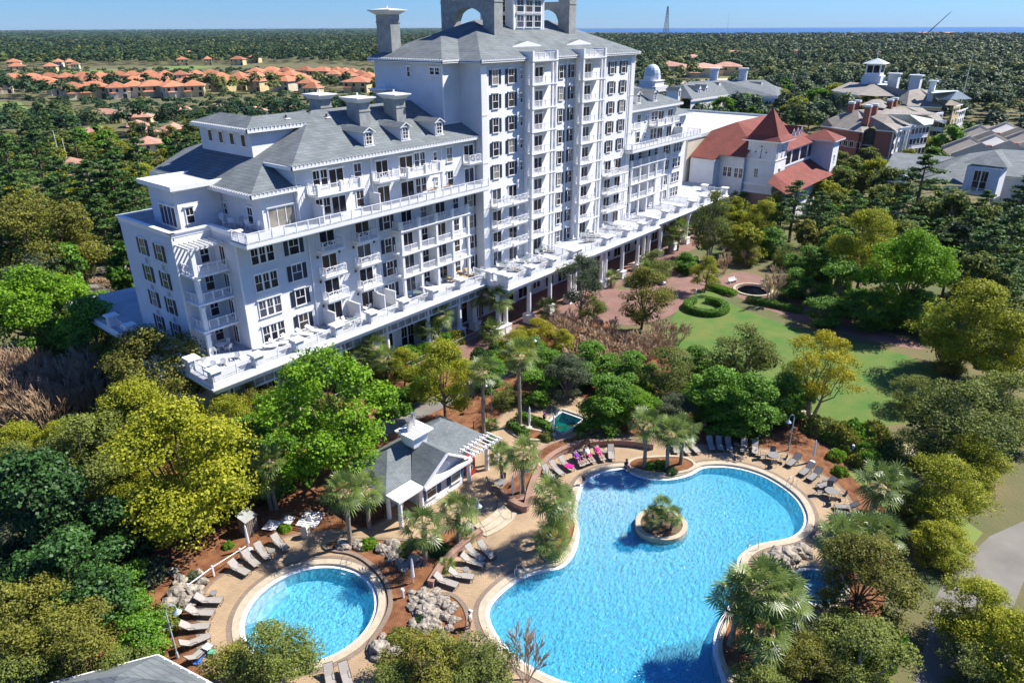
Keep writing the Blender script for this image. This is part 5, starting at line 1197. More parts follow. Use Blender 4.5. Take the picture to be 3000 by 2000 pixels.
hedge([(hc_[0]+2.9*math.cos(a), hc_[1]+2.9*math.sin(a)) for a in np.linspace(1.2, 6.6, 18)], 1.2, 1.0, 'round clipped hedge ring round the small lime tree')
hedge(zE([(1520, 250), (1600, 270), (1680, 300)]), 1.8, .9, 'green shrub bed between the two courtyard benches', kind='bright')
hedge(zE([(1830, 350), (1950, 375), (2080, 400), (2180, 430)]), 1.8, .9, 'low shrub border between the fountain and the lawn path')
for px, py, r in ((1140, 1215, 1.3), (1115, 1180, 1.1), (1165, 1170, 1.2), (1200, 1160, 1.2), (1230, 1150, 1.1), (1010, 1150, 1.0), (1190, 1205, 1.0), (2030, 770, 1.2), (2010, 780, 1.3)): shrub(px, py, r, 'dark rounded shrub along the path behind the vivid green tree' if px < 1300 else 'dark rounded shrub below the far end of the deck', 'rounded shrubs by the path' if px < 1300 else 'rounded shrubs at the deck end')
for px, py, r, k, lb in ((430, 1690, 1.7, 'grey', 'loose grey-green shrub on the mulch slope left of the boulders'), (470, 1830, 1.5, 'olive', 'olive shrub left of the shaded lounger row'), (1080, 1600, .8, 'bright', 'bright small shrub in the rock garden near the palm'), (1290, 1620, .9, 'dark', 'dark spiky shrub between the two rock garden palms'), (1200, 1600, .6, 'green', 'small shrub among the boulders'), (1170, 1880, 1.0, 'olive', 'olive shrub by the front boulders'), (1620, 1635, .6, 'bright', 'bright shrub at the tip of the left peninsula bed'), (1905, 1372, .7, 'green', 'low shrub under the three palms'), (1935, 1365, .7, 'green', 'second low shrub under the three palms'), (1965, 1385, .7, 'dark', 'dark low shrub right of the middle palm'), (2400, 1260, 1.8, 'olive', 'leafy olive shrub left of the garden walk'), (2530, 1290, 2.0, 'bright', 'leafy bright shrub by the white bollard light'), (2450, 1340, 1.0, 'bright', 'small bright shrub beside the closed umbrella'), (2460, 1385, .8, 'bright', 'low grassy shrub beside the mulch at right'), (2440, 1290, 1.3, 'green', 'green shrub right of the pool lamp post'), (1700, 1262, .7, 'green', 'spiky low plant in front of the square spa'), (1600, 1285, .8, 'olive', 'low grassy plant at the bend of the yellow path'), (1720, 1290, .5, 'bright', 'tuft right of the bend plants'), (835, 1550, .6, 'bright', 'tuft on the mulch above the loungers'), (1235, 1820, .6, 'dark', 'dark tuft beside the waterfall rocks'), (670, 1600, .5, 'bright', 'small tuft on the mulch slope'), (570, 1690, .6, 'grey', 'small tuft by the handrail'), (1785, 1300, .5, 'bright', 'tuft above the brick wall end'), (1660, 1300, .6, 'green', 'sago-like tuft above the lounger wall'), (2285, 880, 1.0, 'grey', 'pale rounded shrub in the border right of the fountain')): shrub(px, py, r, lb, None, k, r*.9)
def sago(px, py, s, lb, z=.1): 
    x, y = G(px, py, z); o = link('spiky_plant', FM[1], None, (x, y, z+.25*s), 0, (.5*s, .5*s, .4*s)); setp(o, lb, 'plant')
sago(1365, 1580, 1.1, 'spiky sago plant beside the steps'); sago(1180, 1620, .9, 'spiky sago plant among the boulders'); sago(1310, 1660, .9, 'dark spiky plant right of the rock garden palm'); sago(1700, 1290, 1, 'spiky sago plant above the lounger wall'); sago(1440, 1250, 1.1, 'spiky plant behind the pergola')
ur = random.Random(21)
UG = [([(560, 1180), (760, 1130), (1130, 1100), (1130, 1240), (900, 1400), (640, 1500), (560, 1400)], 60), ([(1480, 1040), (1620, 980), (1900, 1060), (2300, 1120), (2380, 1200), (2250, 1230), (1900, 1230), (1650, 1190), (1560, 1150)], 46), ([(2250, 760), (2500, 840), (2900, 1000), (2980, 1120), (2700, 990), (2350, 900)], 40), ([(2420, 1240), (2600, 1290), (2720, 1480), (2600, 1430), (2480, 1350)], 22), ([(0, 1480), (330, 1350), (420, 1500), (400, 1700), (250, 1900), (0, 1990)], 26), ([(1150, 1040), (1330, 1000), (1500, 1000), (1500, 1060), (1200, 1120)], 20), ([(2350, 1880), (2700, 1800), (2650, 2000), (2300, 2000)], 14), ([(0, 860), (260, 850), (300, 1000), (0, 1020)], 16)]
def pip(x, y, P):
    c = False
    for i in range(len(P)):
        x1, y1 = P[i]; x2, y2 = P[i-1]
        if (y1 > y) != (y2 > y) and x < (x2-x1)*(y-y1)/(y2-y1)+x1: c = not c
    return c
for gi, (P, n) in enumerate(UG):
    X_ = [q[0] for q in P]; Y_ = [q[1] for q in P]; k = 0
    while k < n:
        x, y = ur.uniform(min(X_), max(X_)), ur.uniform(min(Y_), max(Y_))
        if not pip(x, y, P): continue
        k += 1; r = ur.uniform(.7, 1.7); wh = ('left of the pool house', 'in the belt above the pool', 'along the shaded walk at right', 'behind the right pool deck', 'under the left foreground trees', 'below the hotel colonnade', 'under the bottom right trees', 'under the trees at the left edge')[gi]
        shrub(x, y, r, 'leafy undergrowth shrub '+wh, 'undergrowth shrubs '+wh, ur.choice(['green', 'green', 'olive', 'bright', 'rust', 'dark']), r*ur.uniform(.8, 1.5), name='undergrowth_shrub')
# ---- mid-distance trees one by one, far woods as one mass
excl = [src(p) for p in ([(-300, 272), (-300, 215), (200, 200), (900, 185), (1200, 200), (1200, 260), (1050, 262), (760, 262), (600, 262), (300, 272)], [(130, 222), (140, 206), (400, 202), (400, 214), (250, 220)], [(1980, 250), (1980, 236), (2300, 218), (2330, 234), (2100, 254)], [(-100, 715), (40, 595), (300, 490), (420, 465), (600, 445), (600, 475), (420, 500), (340, 530), (100, 650), (-80, 790)], [(2770, 440), (2780, 370), (3200, 345), (3200, 430)], [(0, 290), (60, 292), (110, 325), (70, 370), (-50, 380)], [(2480, 270), (2480, 250), (2720, 244), (2720, 262)])]
excl.append([(25, 55), (27, 110), (150, 110), (210, 110), (215, 40), (150, 35), (120, -40), (0, -40), (0, 40)])
def pip(x, y, P):
    c = False
    for i in range(len(P)):
        x1, y1 = P[i]; x2, y2 = P[i-1]
        if (y1 > y) != (y2 > y) and x < (x2-x1)*(y-y1)/(y2-y1)+x1: c = not c
    return c
# ------------------------------------------------------------------ other buildings
HOUSES = []; KX = []
def quadp(b, pts, m=0):
    P = [tuple(p) for p in pts]; b.face(P, m)
def roofhip(b, x0, x1, y0, y1, z, s, m=0, th=.25, mt=1):
    """hip roof with a flat soffit and fascia"""
    w, d = x1-x0, y1-y0; h = min(w, d)/2; zz = z+h*s
    if w >= d: a, c = (x0+h, (y0+y1)/2, zz), (x1-h, (y0+y1)/2, zz); F_ = [[(x0, y0, z), (x1, y0, z), c, a], [(x1, y1, z), (x0, y1, z), a, c], [(x0, y1, z), (x0, y0, z), a], [(x1, y0, z), (x1, y1, z), c]]
    else: a, c = ((x0+x1)/2, y0+h, zz), ((x0+x1)/2, y1-h, zz); F_ = [[(x0, y1, z), (x0, y0, z), a, c], [(x1, y0, z), (x1, y1, z), c, a], [(x0, y0, z), (x1, y0, z), a], [(x1, y1, z), (x0, y1, z), c]]
    for f in F_: b.face([p for i, p in enumerate(f) if p != f[i-1]], m)
    b.box(x0+.02, x1-.02, y0+.02, y1-.02, z-th, z-.005, mt)
# ---- pool house
t = empty('pool_house', (0, 0, 0), 0, 'small white pool house with grey shingle roof, front gable and blue shutters', 'pool house')
b = MB(); b.box(35.3, 40.4, 39.7, 46.3, 0, 2.74); b.box(40.4, 43.9, 41.6, 46.2, 0, 2.73); b.box(33.6, 35.3, 42.2, 46.4, 0, 2.72)
b.face([(35.2, 39.69, 2.75), (40.5, 39.69, 2.75), (37.85, 39.69, 4.6)]); b.build('wall', MT['siding'], t)
b = MB(); roofhip(b, 31.9, 44.7, 40.8, 46.9, 3.0, .6)
zr_ = 3.0+2.95*.66; yb_ = 43.6
b.face([(34.9, 39.1, 3.0), (37.85, 39.1, zr_), (37.85, yb_, zr_), (34.9, 40.8, 3.0)][::-1]); b.face([(40.8, 39.1, 3.0), (40.8, 40.8, 3.0), (37.85, yb_, zr_), (37.85, 39.1, zr_)][::-1])
b.build('roof', [MT['roofsmall'], MT['trim']], t)
b = MB()
b.bar((34.85, 39.05, 2.9), (37.85, 39.05, zr_-.06), .13); b.bar((40.85, 39.05, 2.9), (37.85, 39.05, zr_-.06), .13); b.box(34.8, 40.9, 38.85, 39.25, 2.62, 2.9); b.box(34.9, 40.8, 39.25, 39.68, 2.6, 2.7)
for i in range(12): b.bar((37.85+.75*math.cos(math.pi*i/11), 39.64, 3.05+.75*math.sin(math.pi*i/11)), (37.85+.75*math.cos(math.pi*(i+1)/11), 39.64, 3.05+.75*math.sin(math.pi*(i+1)/11)), .05) if i < 11 else None
b.build('gable_trim', MT['trim'], t)
b = MB(); b.box(31.9, 34.85, 39.1, 40.79, 2.75, 2.95); b.build('porch_roof', MT['white'], t)
for x in (36.2, 39.4): win(t, x, 39.69, .9, 1.1, 1.4, 'dh', shut='shutterblue')
for x, y in ((32.2, 39.4), (32.4, 41.2), (34.7, 39.4), (41.0, 39.5)):
    b = MB(); b.cyl(0, 0, 0, 2.74, .22, .18, 12); b.build('column', MT['trim'], t, (x, y, 0))
b = MB(); b.frus(37.6, 43.1, 4.6, 5.9, .8, .8, .95, .95, 0); b.box(36.3, 38.95, 41.85, 44.3, 5.9, 6.05, 0)
for i in range(5): b.box(36.6+i*.5, 36.66+i*.5, 41.95, 44.2, 6.051, 6.08, 1)
b.build('vent_hood_roof', [MT['white'], MT['stucco']], t)
for x, y, h in ((37.1, 43.2, 1.0), (37.55, 43.4, .9), (38.2, 43.7, 1.1)):
    b = MB(); b.cyl(x, y, 6.06, 6.06+h, .2, .2, 10); b.cyl(x, y, 6.06+h, 6.2+h, .26, .26, 10); b.build('vent_pipe', MT['metal'], t)
b = MB(); b.box(41.0, 45.2, 40.5, 40.65, 2.75, 2.95); b.box(41.0, 45.4, 39.2, 39.35, 2.75, 2.95)
for i in range(8): b.box(41.2+i*.56, 41.3+i*.56, 38.8, 40.85, 2.951, 3.08)
b.cyl(43.6, 39.5, 0, 2.75, .24, .2, 12); b.cyl(45.1, 39.4, 0, 2.75, .2, .18, 12); b.build('pergola', MT['trim'], t)
MT['vendred'] = mat('vending_red', (.42, .015, .02), .3, .1); MT['vendwhite'] = mat('vending_white', (.7, .65, .6), .4, .05)
t = empty('vending_machine', (41.9, 40.4, 0), 0, 'red drink vending machine beside the pool house wall', 'vending machine')
b = MB(); b.box(-.5, .5, -.45, .45, .05, 1.85); b.build('cabinet', MT['vendred'], t); b = MB(); b.path([(.1, -.47, 1.6), (-.1, -.47, 1.3), (.15, -.47, 1.0), (-.05, -.47, .7)], .05, 0, 5); b.build('swirl', MT['vendwhite'], t); b = MB(); b.box(.25, .42, -.47, -.451, .7, 1.3); b.build('panel', MT['black'], t)
# ---- grey roof at the lower left
rp = [G3(780/2.851, 1995, 3.2), G3(461, 1917, 3.2), G3(620, 1998, 3.2)]
def gp(x, y, z): return G3(x, y, z)
t = empty('service_hut', (0, 0, 0), 0, 'grey shingle roof corner of a low hut at the bottom left', 'hut')
A, B_, C_ = gp(110, 2010, 3.0), gp(461, 1917, 3.0), gp(640, 2012, 3.0)
a0 = Vector(A); b0 = Vector(B_); c0 = Vector(C_); ctr = (a0+c0)/2+(((a0+c0)/2-b0)*.15)
apx = Vector((ctr.x, ctr.y, 4.4)); d0 = a0+c0-b0
b = MB()
for p, q in ((b0, a0), (c0, b0), (a0, d0), (d0, c0)):
    P = [tuple(p), tuple(q), tuple(apx)]; n_ = (Vector(P[1])-Vector(P[0])).cross(Vector(P[2])-Vector(P[0])); b.face(P if n_.z > 0 else P[::-1])
b.build('roof', MT['roof'], t); b = MB()
for p, q in ((b0, a0), (c0, b0)): b.bar(tuple(p-Vector((0, 0, .1))), tuple(q-Vector((0, 0, .1))), .13)
for i in range(1, 7):
    for p, q in ((b0, a0), (b0, c0)): c = p.lerp(q, i/7); b.bar(tuple(c), tuple(c.lerp(apx, .04)), .035)
b.build('gutter', MT['trim'], t); b = MB(); b.prism([(p.lerp(ctr, .2)).to_tuple()[:2] for p in (a0, b0, c0, d0)], 0, 2.95); b.build('wall', MT['siding'], t)
HOUSES.append((ctr.x, ctr.y, 5))
# ---- conference hall with clock tower
t = empty('clock_tower_hall', (0, 0, 0), 0, 'white hall with red shingle roofs and a square clock tower right of the hotel', 'hall')
b = MB()
b.box(154.8, 161.2, 54.8, 61.2, 6.4, 17.4); b.box(151, 160, 66.9, 72.6, 0, 12.9); b.box(153.9, 180, 61.3, 72.5, 0, 13.6); b.box(161.2, 180.2, 55.0, 61.3, 0, 14.9)
b.box(177.9, 182.3, 50.0, 55.0, 7, 15.3); b.box(161.3, 184, 51, 54.99, 0, 8.2)
b.build('wall', MT['siding'], t)
b = MB(); b.box(154.7, 161.3, 54.7, 61.3, 0, 6.2); b.box(178.0, 182.2, 50.1, 52, 0, 6.9); b.build('brick_base', MT['brick'], t)
b = MB(); b.box(154.55, 161.45, 54.55, 61.45, 6.2, 6.6); b.box(154.5, 161.5, 54.5, 61.5, 7.9, 8.2); b.box(154.68, 161.3, 54.68, 61.3, 13.3, 13.5); b.box(154.5, 161.4, 54.5, 61.4, 17.1, 17.4)
for u in (55.0, 55.5, 60.2, 60.7): b.box(154.7, 154.79, u, u+.14, 13.7, 17.0)
for u in (155.2, 155.7, 160.2, 160.7): b.box(u, u+.14, 54.7, 54.79, 13.7, 17.0)
b.box(161.25, 180.2, 54.85, 54.99, 11.2, 11.6); b.box(161.25, 180.2, 54.85, 54.99, 14.5, 14.9)
for u in (164.3, 169.6, 174.8, 179.4): b.box(u, u+.7, 54.84, 54.98, 11.6, 14.5)
b.build('trim', MT['trim'], t)
for u0, u1 in ((161.5, 164.2), (165.1, 169.5), (170.4, 174.7), (175.6, 179.3)):
    b = MB(); b.box(u0, u1, 54.93, 54.97, 11.65, 14.45); b.build('window_pane', MT['glass'], t)
s = .5; b = MB(); pk = (163.8, 68.1, 19.75); rr_ = (181.8, 68.1, 19.75)
b.face([(150.5, 72.8, 13.1), (150.5, 66.6, 13.1), (152.2, 66.5, 13.95), (152.2, 60.5, 13.95), (156, 60.6, 15.85), pk, (159.9, 72.5, 17.8)])
b.face([(156, 60.6, 15.85), (156, 54.2, 12.8+0), (158.9, 54.2, 14.0), (180.3, 54.2, 15.1+0), (180.3, 54.2, 15.1), (192, 58, 14.8), rr_, pk][0:1]+[(160.5, 54.2, 15.0), (180.3, 54.2, 15.1), rr_, pk])
b.face([(180.3, 54.2, 15.1), (188, 60, 15.0), rr_]); b.face([rr_, (188, 60, 15.0), (188, 73, 15)]); b.face([pk, rr_, (188, 73, 15), (159.9, 72.5, 17.8)])
b.face([(153.5, 49.0, 7.8), (185.6, 49.0, 7.8), (184, 54.9, 10.9), (161.3, 54.9, 10.9), (161.3, 54.7, 10.8), (154.5, 54.6, 10.7)]); b.face([(150.8, 50.2, 7.6), (153.5, 49.0, 7.8), (154.5, 54.6, 10.7), (151.5, 54.6, 9.4)])
roofhip(b, 176.6, 184.2, 49.3, 57.5, 15.6, s, 0, .3, 1)
b.build('roof', [MT['roofred'], MT['trim']], t)
b = MB(); b.face([(153.7, 53.7, 17.6), (162.3, 53.7, 17.6), (160.2, 55.8, 18.75), (155.8, 55.8, 18.75)])
cx, cyy = 158, 58
for r0, z0, r1, z1 in ((4.35, 17.55, 3.1, 18.5), (3.1, 18.5, .12, 23.7)):
    for k in range(4):
        a = [(-1, -1), (1, -1), (1, 1), (-1, 1)][k]; c = [(-1, -1), (1, -1), (1, 1), (-1, 1)][(k+1) % 4]
        b.face([(cx+a[0]*r0, cyy+a[1]*r0, z0), (cx+c[0]*r0, cyy+c[1]*r0, z0), (cx+c[0]*r1, cyy+c[1]*r1, z1), (cx+a[0]*r1, cyy+a[1]*r1, z1)], 0)
b.v = b.v[4:]; b.f = [tuple(i-4 for i in f) for f in b.f[1:]]; b.m = b.m[1:]
b.box(cx-4.3, cx+4.3, cyy-4.3, cyy+4.3, 17.3, 17.54, 1); b.cyl(cx, cyy, 23.6, 24.1, .12, .04, 6, 0); b.build('tower_roof', [MT['roofred'], MT['trim']], t)
for face, ox, oy in (('W', 154.78, 58.2), ('S', 158.0, 54.78)):
    o = empty('clock', (ox, oy, 15.0), RZ[face], parent=t)
    b = MB()
    for k in range(12):
        a = k*math.pi/6; L1 = 1.35; w = .14 if k % 3 == 0 else .07; l0 = .95 if k % 3 == 0 else 1.1
        u = Vector((math.sin(a), 0, math.cos(a))); v = Vector((math.cos(a), 0, -math.sin(a)))
        for d in ((-.09, .09) if k % 3 == 0 else (0,)): b.face([tuple(u*l0+v*(d-w/2)+Vector((0, -.03, 0))), tuple(u*L1+v*(d-w/2)+Vector((0, -.03, 0))), tuple(u*L1+v*(d+w/2)+Vector((0, -.03, 0))), tuple(u*l0+v*(d+w/2)+Vector((0, -.03, 0)))])
    b.build('hour_marks', MT['black'], o)
    b = MB(); b.bar((0, -.05, 0), (.22, -.05, .68), .09, 0, .05); b.bar((0, -.06, -.15), (.08, -.06, -1.15), .06, 0, .03) ; b.build('clock_hands', MT['black'], o)
for y in (64.9, 62.3): win(t, 153.89, y+.0, 9.2, 1.9, 2.0, 'tri2', 'W', pane='glass')
win(t, 154.79, 58.7, 9.6, .8, 1.8, 'six', 'W'); win(t, 157.9, 54.79, 9.4, .8, 1.9, 'six'); win(t, 180, 49.99, 10.5, .5, 1.4, 'dh')
for u in (171.2, 173.8, 176.4):
    b = MB(); y = 57.6; z = 15.1+(y-54.2)*.33; b.box(u-.6, u+.6, y, y+3, z-1, z+1.1); b.face([(u-.6, y-.01, z+1.1), (u+.6, y-.01, z+1.1), (u, y-.01, z+1.9)]); o = b.build('dormer', MT['trim'], t)
    b = MB(); b.face([(u-.9, y-.2, z+.95), (u, y-.2, z+2.1), (u, y+4, z+2.1), (u-.9, y+3, z+.95)][::-1]); b.face([(u+.9, y-.2, z+.95), (u+.9, y+3, z+.95), (u, y+4, z+2.1), (u, y-.2, z+2.1)][::-1]); b.build('dormer_roof', MT['roofred'], o)
    b = MB(); b.box(u-.25, u+.25, y-.03, y-.012, z-.3, z+.9); b.build('pane', MT['glass'], o)
    b = MB(); b.bar((u-.9, y-.25, z+.9), (u, y-.25, z+2.05), .09); b.bar((u+.9, y-.25, z+.9), (u, y-.25, z+2.05), .09); b.build('trim', MT['trim'], o)
HOUSES.append((165, 62, 22))
t = empty('ballroom_building', (0, 0, 0), 0, 'low hall with a large flat white roof behind the red roofed hall', 'hall')
b = MB(); b.box(150.0, 202, 73.2, 108, 0, 16.8); b.build('wall', MT['cream'], t); b = MB(); b.box(150.2, 201.8, 73.4, 107.8, 16.8, 16.9, 0)
b.build('flat_roof', [MT['membrane']], t); b = MB()
for a in ((149.8, 202.2, 73.0, 73.4), (149.8, 202.2, 107.8, 108.2), (149.8, 150.2, 73.4, 107.8), (201.8, 202.2, 73.4, 107.8)): b.box(*a, 16.7, 17.5)
b.build('parapet', MT['metalroof'], t); HOUSES.append((175, 90, 26))
# ---- generic pixel-measured complexes: roofs given by corner points, walls dropped from the eaves
def facade(t, A, B_, z0, z1, nx, rows, wm, wmat='glass', nm='wall', bal=False):
    A = Vector(A[:2]); B_ = Vector(B_[:2]); L = (B_-A).length; rz = math.atan2(B_.y-A.y, B_.x-A.x)
    b = MB(); b.box(0, L, 0, .3, z0, z1); b.build(nm, wm, t, (A.x, A.y, 0), rz)
    H = (z1-z0)/rows
    for i in range(nx):
        for j in range(rows):
            def fn():
                b = MB(); b.box(-.85, .85, -.06, 0, 0, 1.9, 0); b.box(-.7, -.04, -.075, -.061, .15, 1.75, 1); b.box(.04, .7, -.075, -.061, .15, 1.75, 1); return b.mesh('window', [MT['trim'], MT[wmat]])
            p = A.lerp(B_, (i+.5)/nx); link('window', cached(('cw', wmat), fn), t, (p.x, p.y, z0+H*j+H*.2), rz)
def complex_(name, label, roofs, walls, rm, wm, zbase=0, extra=None):
    t = empty(name, (0, 0, 0), 0, label, 'building'); b = MB()
    for f in roofs:
        P = [Vector(G3(x, y, z)) for x, y, z in f]; n_ = (P[1]-P[0]).cross(P[2]-P[0]); b.face([tuple(p) for p in (P if n_.z > 0 else P[::-1])])
    b.build('roof', MT[rm], t)
    e = MB()
    for f in walls:
        (x0, y0, z0), (x1, y1, z1), nx, rows = f[:4]; A = G3(x0, y0, z0); B_ = G3(x1, y1, z1); e.bar((A[0], A[1], A[2]-.15), (B_[0], B_[1], B_[2]-.15), .22)
        c = (Vector(A)+Vector(B_))/2; n_ = Vector((B_[1]-A[1], -(B_[0]-A[0]), 0)).normalized()*-.6; facade(t, (A[0]+n_.x, A[1]+n_.y), (B_[0]+n_.x, B_[1]+n_.y), zbase, z0-.3, nx, rows, MT[f[4] if len(f) > 4 else wm]); 
    e.build('fascia', MT['trim'], t); return t
H = lambda x, y, z: (2400+x/4.704, 180+y/4.704, z)
def HL(*a): return [H(*p) for p in a]
t = complex_('apartment_complex', 'brown roofed brick apartment complex with white balconies and paired red chimneys', [
 HL((0, 880, 12), (200, 905, 12), (590, 968, 12), (695, 915, 12.6), (530, 668, 16.5), (340, 705, 15.5), (110, 800, 14)),
 HL((530, 668, 16.5), (695, 915, 12.6), (720, 840, 14.3), (880, 850, 14.3), (950, 735, 16)), HL((880, 850, 14.3), (1065, 965, 12), (1250, 855, 12.3), (950, 735, 16)),
 HL((720, 840, 14.3), (790, 940, 12.5), (1065, 965, 12), (880, 850, 14.3)),
 HL((530, 668, 16.5), (950, 735, 16), (1590, 740, 12.3), (1640, 720, 12.4), (1180, 620, 15.8), (900, 640, 16.3)), HL((1180, 620, 15.8), (1640, 720, 12.4), (1700, 830, 10), (1750, 860, 10), (1420, 640, 14)),
 HL((560, 600, 17.5), (900, 650, 16.8), (980, 585, 17), (830, 520, 18.6), (740, 525, 18.6)),
 HL((320, 1120, 7.5), (570, 1040, 9.5), (690, 1150, 7.5)), HL((690, 1150, 7.5), (570, 1040, 9.5), (700, 920, 12.2), (740, 920, 12.4), (870, 1150, 7.5)), HL((740, 920, 12.4), (870, 1150, 7.5), (990, 1130, 7.5)), HL((740, 920, 12.4), (990, 1130, 7.5), (1160, 1100, 7.5), (900, 990, 10)),
], [(H(20, 882, 12), H(590, 968, 12), 7, 2), (H(590, 968, 12), H(700, 915, 12), 1, 1), (H(800, 945, 12.3), H(1065, 965, 12), 3, 1), (H(320, 1125, 7.5), H(690, 1152, 7.5), 4, 2), (H(690, 1152, 7.5), H(990, 1132, 7.5), 3, 2), (H(1065, 965, 12), H(1310, 870, 12), 4, 4, 'siding'), (H(1310, 890, 12.4), H(1560, 860, 12.4), 5, 4, 'siding'), (H(1560, 790, 12), H(1730, 850, 11), 3, 4, 'siding')], 'roof2', 'redbrick')
b = MB(); P = [Vector(G3(*p)) for p in HL((935, 728, 16.2), (1250, 735, 15.6), (1450, 880, 12.5), (1250, 860, 12.5))]; b.face([tuple(p) for p in P][::-1]); P = [Vector(G3(*p)) for p in HL((1250, 735, 15.6), (1580, 800, 12.5), (1570, 860, 12.4), (1450, 880, 12.5))]; b.face([tuple(p) for p in P][::-1]); b.build('metal_roof', MT['metalroof'], t)
for x, y in ((430, 690), (515, 665), (660, 740), (750, 720), (960, 650), (1025, 625)):
    p = G3(*H(x, y, 16)); b = MB(); b.box(p[0]-.85, p[0]+.85, p[1]-.8, p[1]+.8, 13, 18.2, 0); b.box(p[0]-.95, p[0]+.95, p[1]-.9, p[1]+.9, 18.2, 18.8, 1); b.build('chimney', [MT['redbrick'], MT['metalroof']], t)
b = MB()
for (x, y), (x2, y2), z in (((1105, 930), (1240, 920), 12.5), ((1215, 890), (1330, 875), 12.5), ((1600, 730), (1700, 715), 12)):
    A, B_ = Vector(G3(*H(x, y, z))), Vector(G3(*H(x2, y2, z))); b.bar(tuple(A), tuple(B_), .5)
    for k in (0, 1): c = A.lerp(B_, k); b.bar((c.x, c.y, 0), (c.x, c.y, z), .3)
b.build('balcony_frame', MT['trim'], t)
for x, y in ((500, 800), (900, 800), (1300, 760)): p = G(*H(x, y, 10)); HOUSES.append((*p, 22))
t = complex_('resort_building', 'long brown roofed building with a white square lookout cupola far right', [
 HL((170, 395, 13), (560, 465, 13), (760, 480, 13), (1100, 480, 13), (1240, 400, 15.8), (760, 315, 15.6), (420, 285, 15.2)),
 HL((1240, 400, 15.8), (1075, 515, 12.6), (1210, 612, 11), (1690, 630, 10.5), (1480, 480, 13.5), (1380, 375, 16)), HL((1480, 480, 13.5), (1690, 630, 10.5), (1700, 610, 10.8), (1640, 540, 12.3), (1500, 400, 15), (1380, 375, 16)),
 HL((1640, 540, 12.3), (1710, 605, 10.8), (1885, 612, 10.8), (1970, 590, 10.8), (1830, 535, 12.3))], [(H(1210, 615, 11), H(1690, 632, 11), 8, 3), (H(1885, 615, 11.4), H(1980, 590, 11.4), 2, 3), (H(1900, 690, 9), H(2050, 640, 9), 5, 3, 'siding'), (H(170, 398, 13), H(560, 468, 13), 6, 2)], 'roof2', 'creamy')
b = MB(); 
for f in (HL((1560, 440, 14.5), (1930, 410, 16), (2110, 520, 13), (1650, 530, 13)), HL((1930, 410, 19), (1560, 440, 16), (1500, 400, 15), (1900, 400, 15)), HL((800, 320, 15.6), (940, 330, 15.5), (940, 280, 15.8), (820, 255, 16))):
    P = [Vector(G3(*p)) for p in f]; n_ = (P[1]-P[0]).cross(P[2]-P[0]); b.face([tuple(p) for p in (P if n_.z > 0 else P[::-1])])
b.build('metal_roof', MT['metalroof'], t)
p = G3(*H(735, 300, 15.6)); b = MB(); b.box(p[0]-4, p[0]+4, p[1]-4, p[1]+4, 12, 19, 0); o = b.build('cupola', [MT['siding']], t)
b = MB(); b.box(p[0]-3.2, p[0]+3.2, p[1]-3.2, p[1]+3.2, 19, 24, 0)
for k in range(2): b.box(p[0]-3.25, p[0]-3.21, p[1]-2.6+2.8*k, p[1]-.2+2.8*k, 20.2, 23.3, 1); b.box(p[0]-2.6+2.8*k, p[0]-.2+2.8*k, p[1]-3.25, p[1]-3.21, 20.2, 23.3, 1)
b.build('lantern', [MT['trim'], MT['glass']], o); b = MB(); b.frus(p[0], p[1], 24, 26.2, 4.8, 4.8, .2, .2); b.cyl(p[0], p[1], 26.1, 35, .12, .05, 6); b.build('cupola_roof', MT['metalroof'], o)
for x, y in ((1020, 300), (1320, 330), (1545, 420)):
    q = G3(*H(x, y, 15.6)); b = MB(); w_ = 2.1 if x < 1500 else 1.0; b.box(q[0]-w_, q[0]+w_, q[1]-w_, q[1]+w_, 12, 19.4, 0); b.box(q[0]-w_-.6, q[0]+w_+.6, q[1]-w_-.6, q[1]+w_+.6, 19.4, 19.9, 1); b.build('chimney', [MT['siding'], MT['metalroof']], t)
for x, y in ((400, 350), (700, 400), (1000, 400), (1300, 500), (1600, 520), (1900, 560)): p = G(*H(x, y, 12)); HOUSES.append((*p, 22))
U = lambda x, y, z: (2550+x/2.9867, 420+y/2.9867, z)
def UL(*a): return [U(*p) for p in a]
t = complex_('grey_roofed_lodge', 'white lodge with grey shingle roofs and a raised dormer at the right edge', [
 UL((110, 240, 10), (310, 270, 10), (740, 120, 12), (205, 78, 12.4)), UL((270, 300, 9.4), (480, 330, 8), (800, 365, 8), (860, 90, 12.3), (740, 120, 12)),
 UL((860, 90, 12.3), (800, 365, 8), (1110, 280, 10), (1344, 300, 10), (1500, 310, 10), (1500, 75, 12.8), (1140, 50, 13)),
], [(U(110, 246, 10), U(310, 276, 10), 0, 1), (U(1110, 285, 9.8), U(1500, 315, 9.8), 4, 1), (U(660, 370, 8), U(830, 375, 8), 0, 1)], 'roof', 'siding')
b = MB()
for f in (UL((805, 170, 13), (1205, 215, 13), (1090, 65, 15.4)), UL((1205, 215, 13), (1240, 185, 13), (1140, 52, 15.4), (1090, 65, 15.4)), UL((805, 170, 13), (1090, 65, 15.4), (1140, 52, 15.4), (900, 100, 13.6))):
    P = [Vector(G3(*p)) for p in f]; n_ = (P[1]-P[0]).cross(P[2]-P[0]); b.face([tuple(p) for p in (P if n_.z > 0 else P[::-1])])
b.build('dormer_roof', MT['roof'], t)
A, B_ = Vector(G3(*U(850, 190, 12.7))), Vector(G3(*U(1150, 225, 12.7))); rz_ = math.atan2(B_.y-A.y, B_.x-A.x); L = (B_-A).length
b = MB(); b.box(0, L, 0, 4, 6.5, 12.6); b.build('dormer_wall', MT['siding'], t, (A.x, A.y, 0), rz_)
p = A.lerp(B_, .47); win(t, p.x+.02*math.sin(rz_), p.y-.02*math.cos(rz_), 7.6, 2.6, 4.2, 'tri2', 'S', pane='glass').rotation_euler.z = rz_
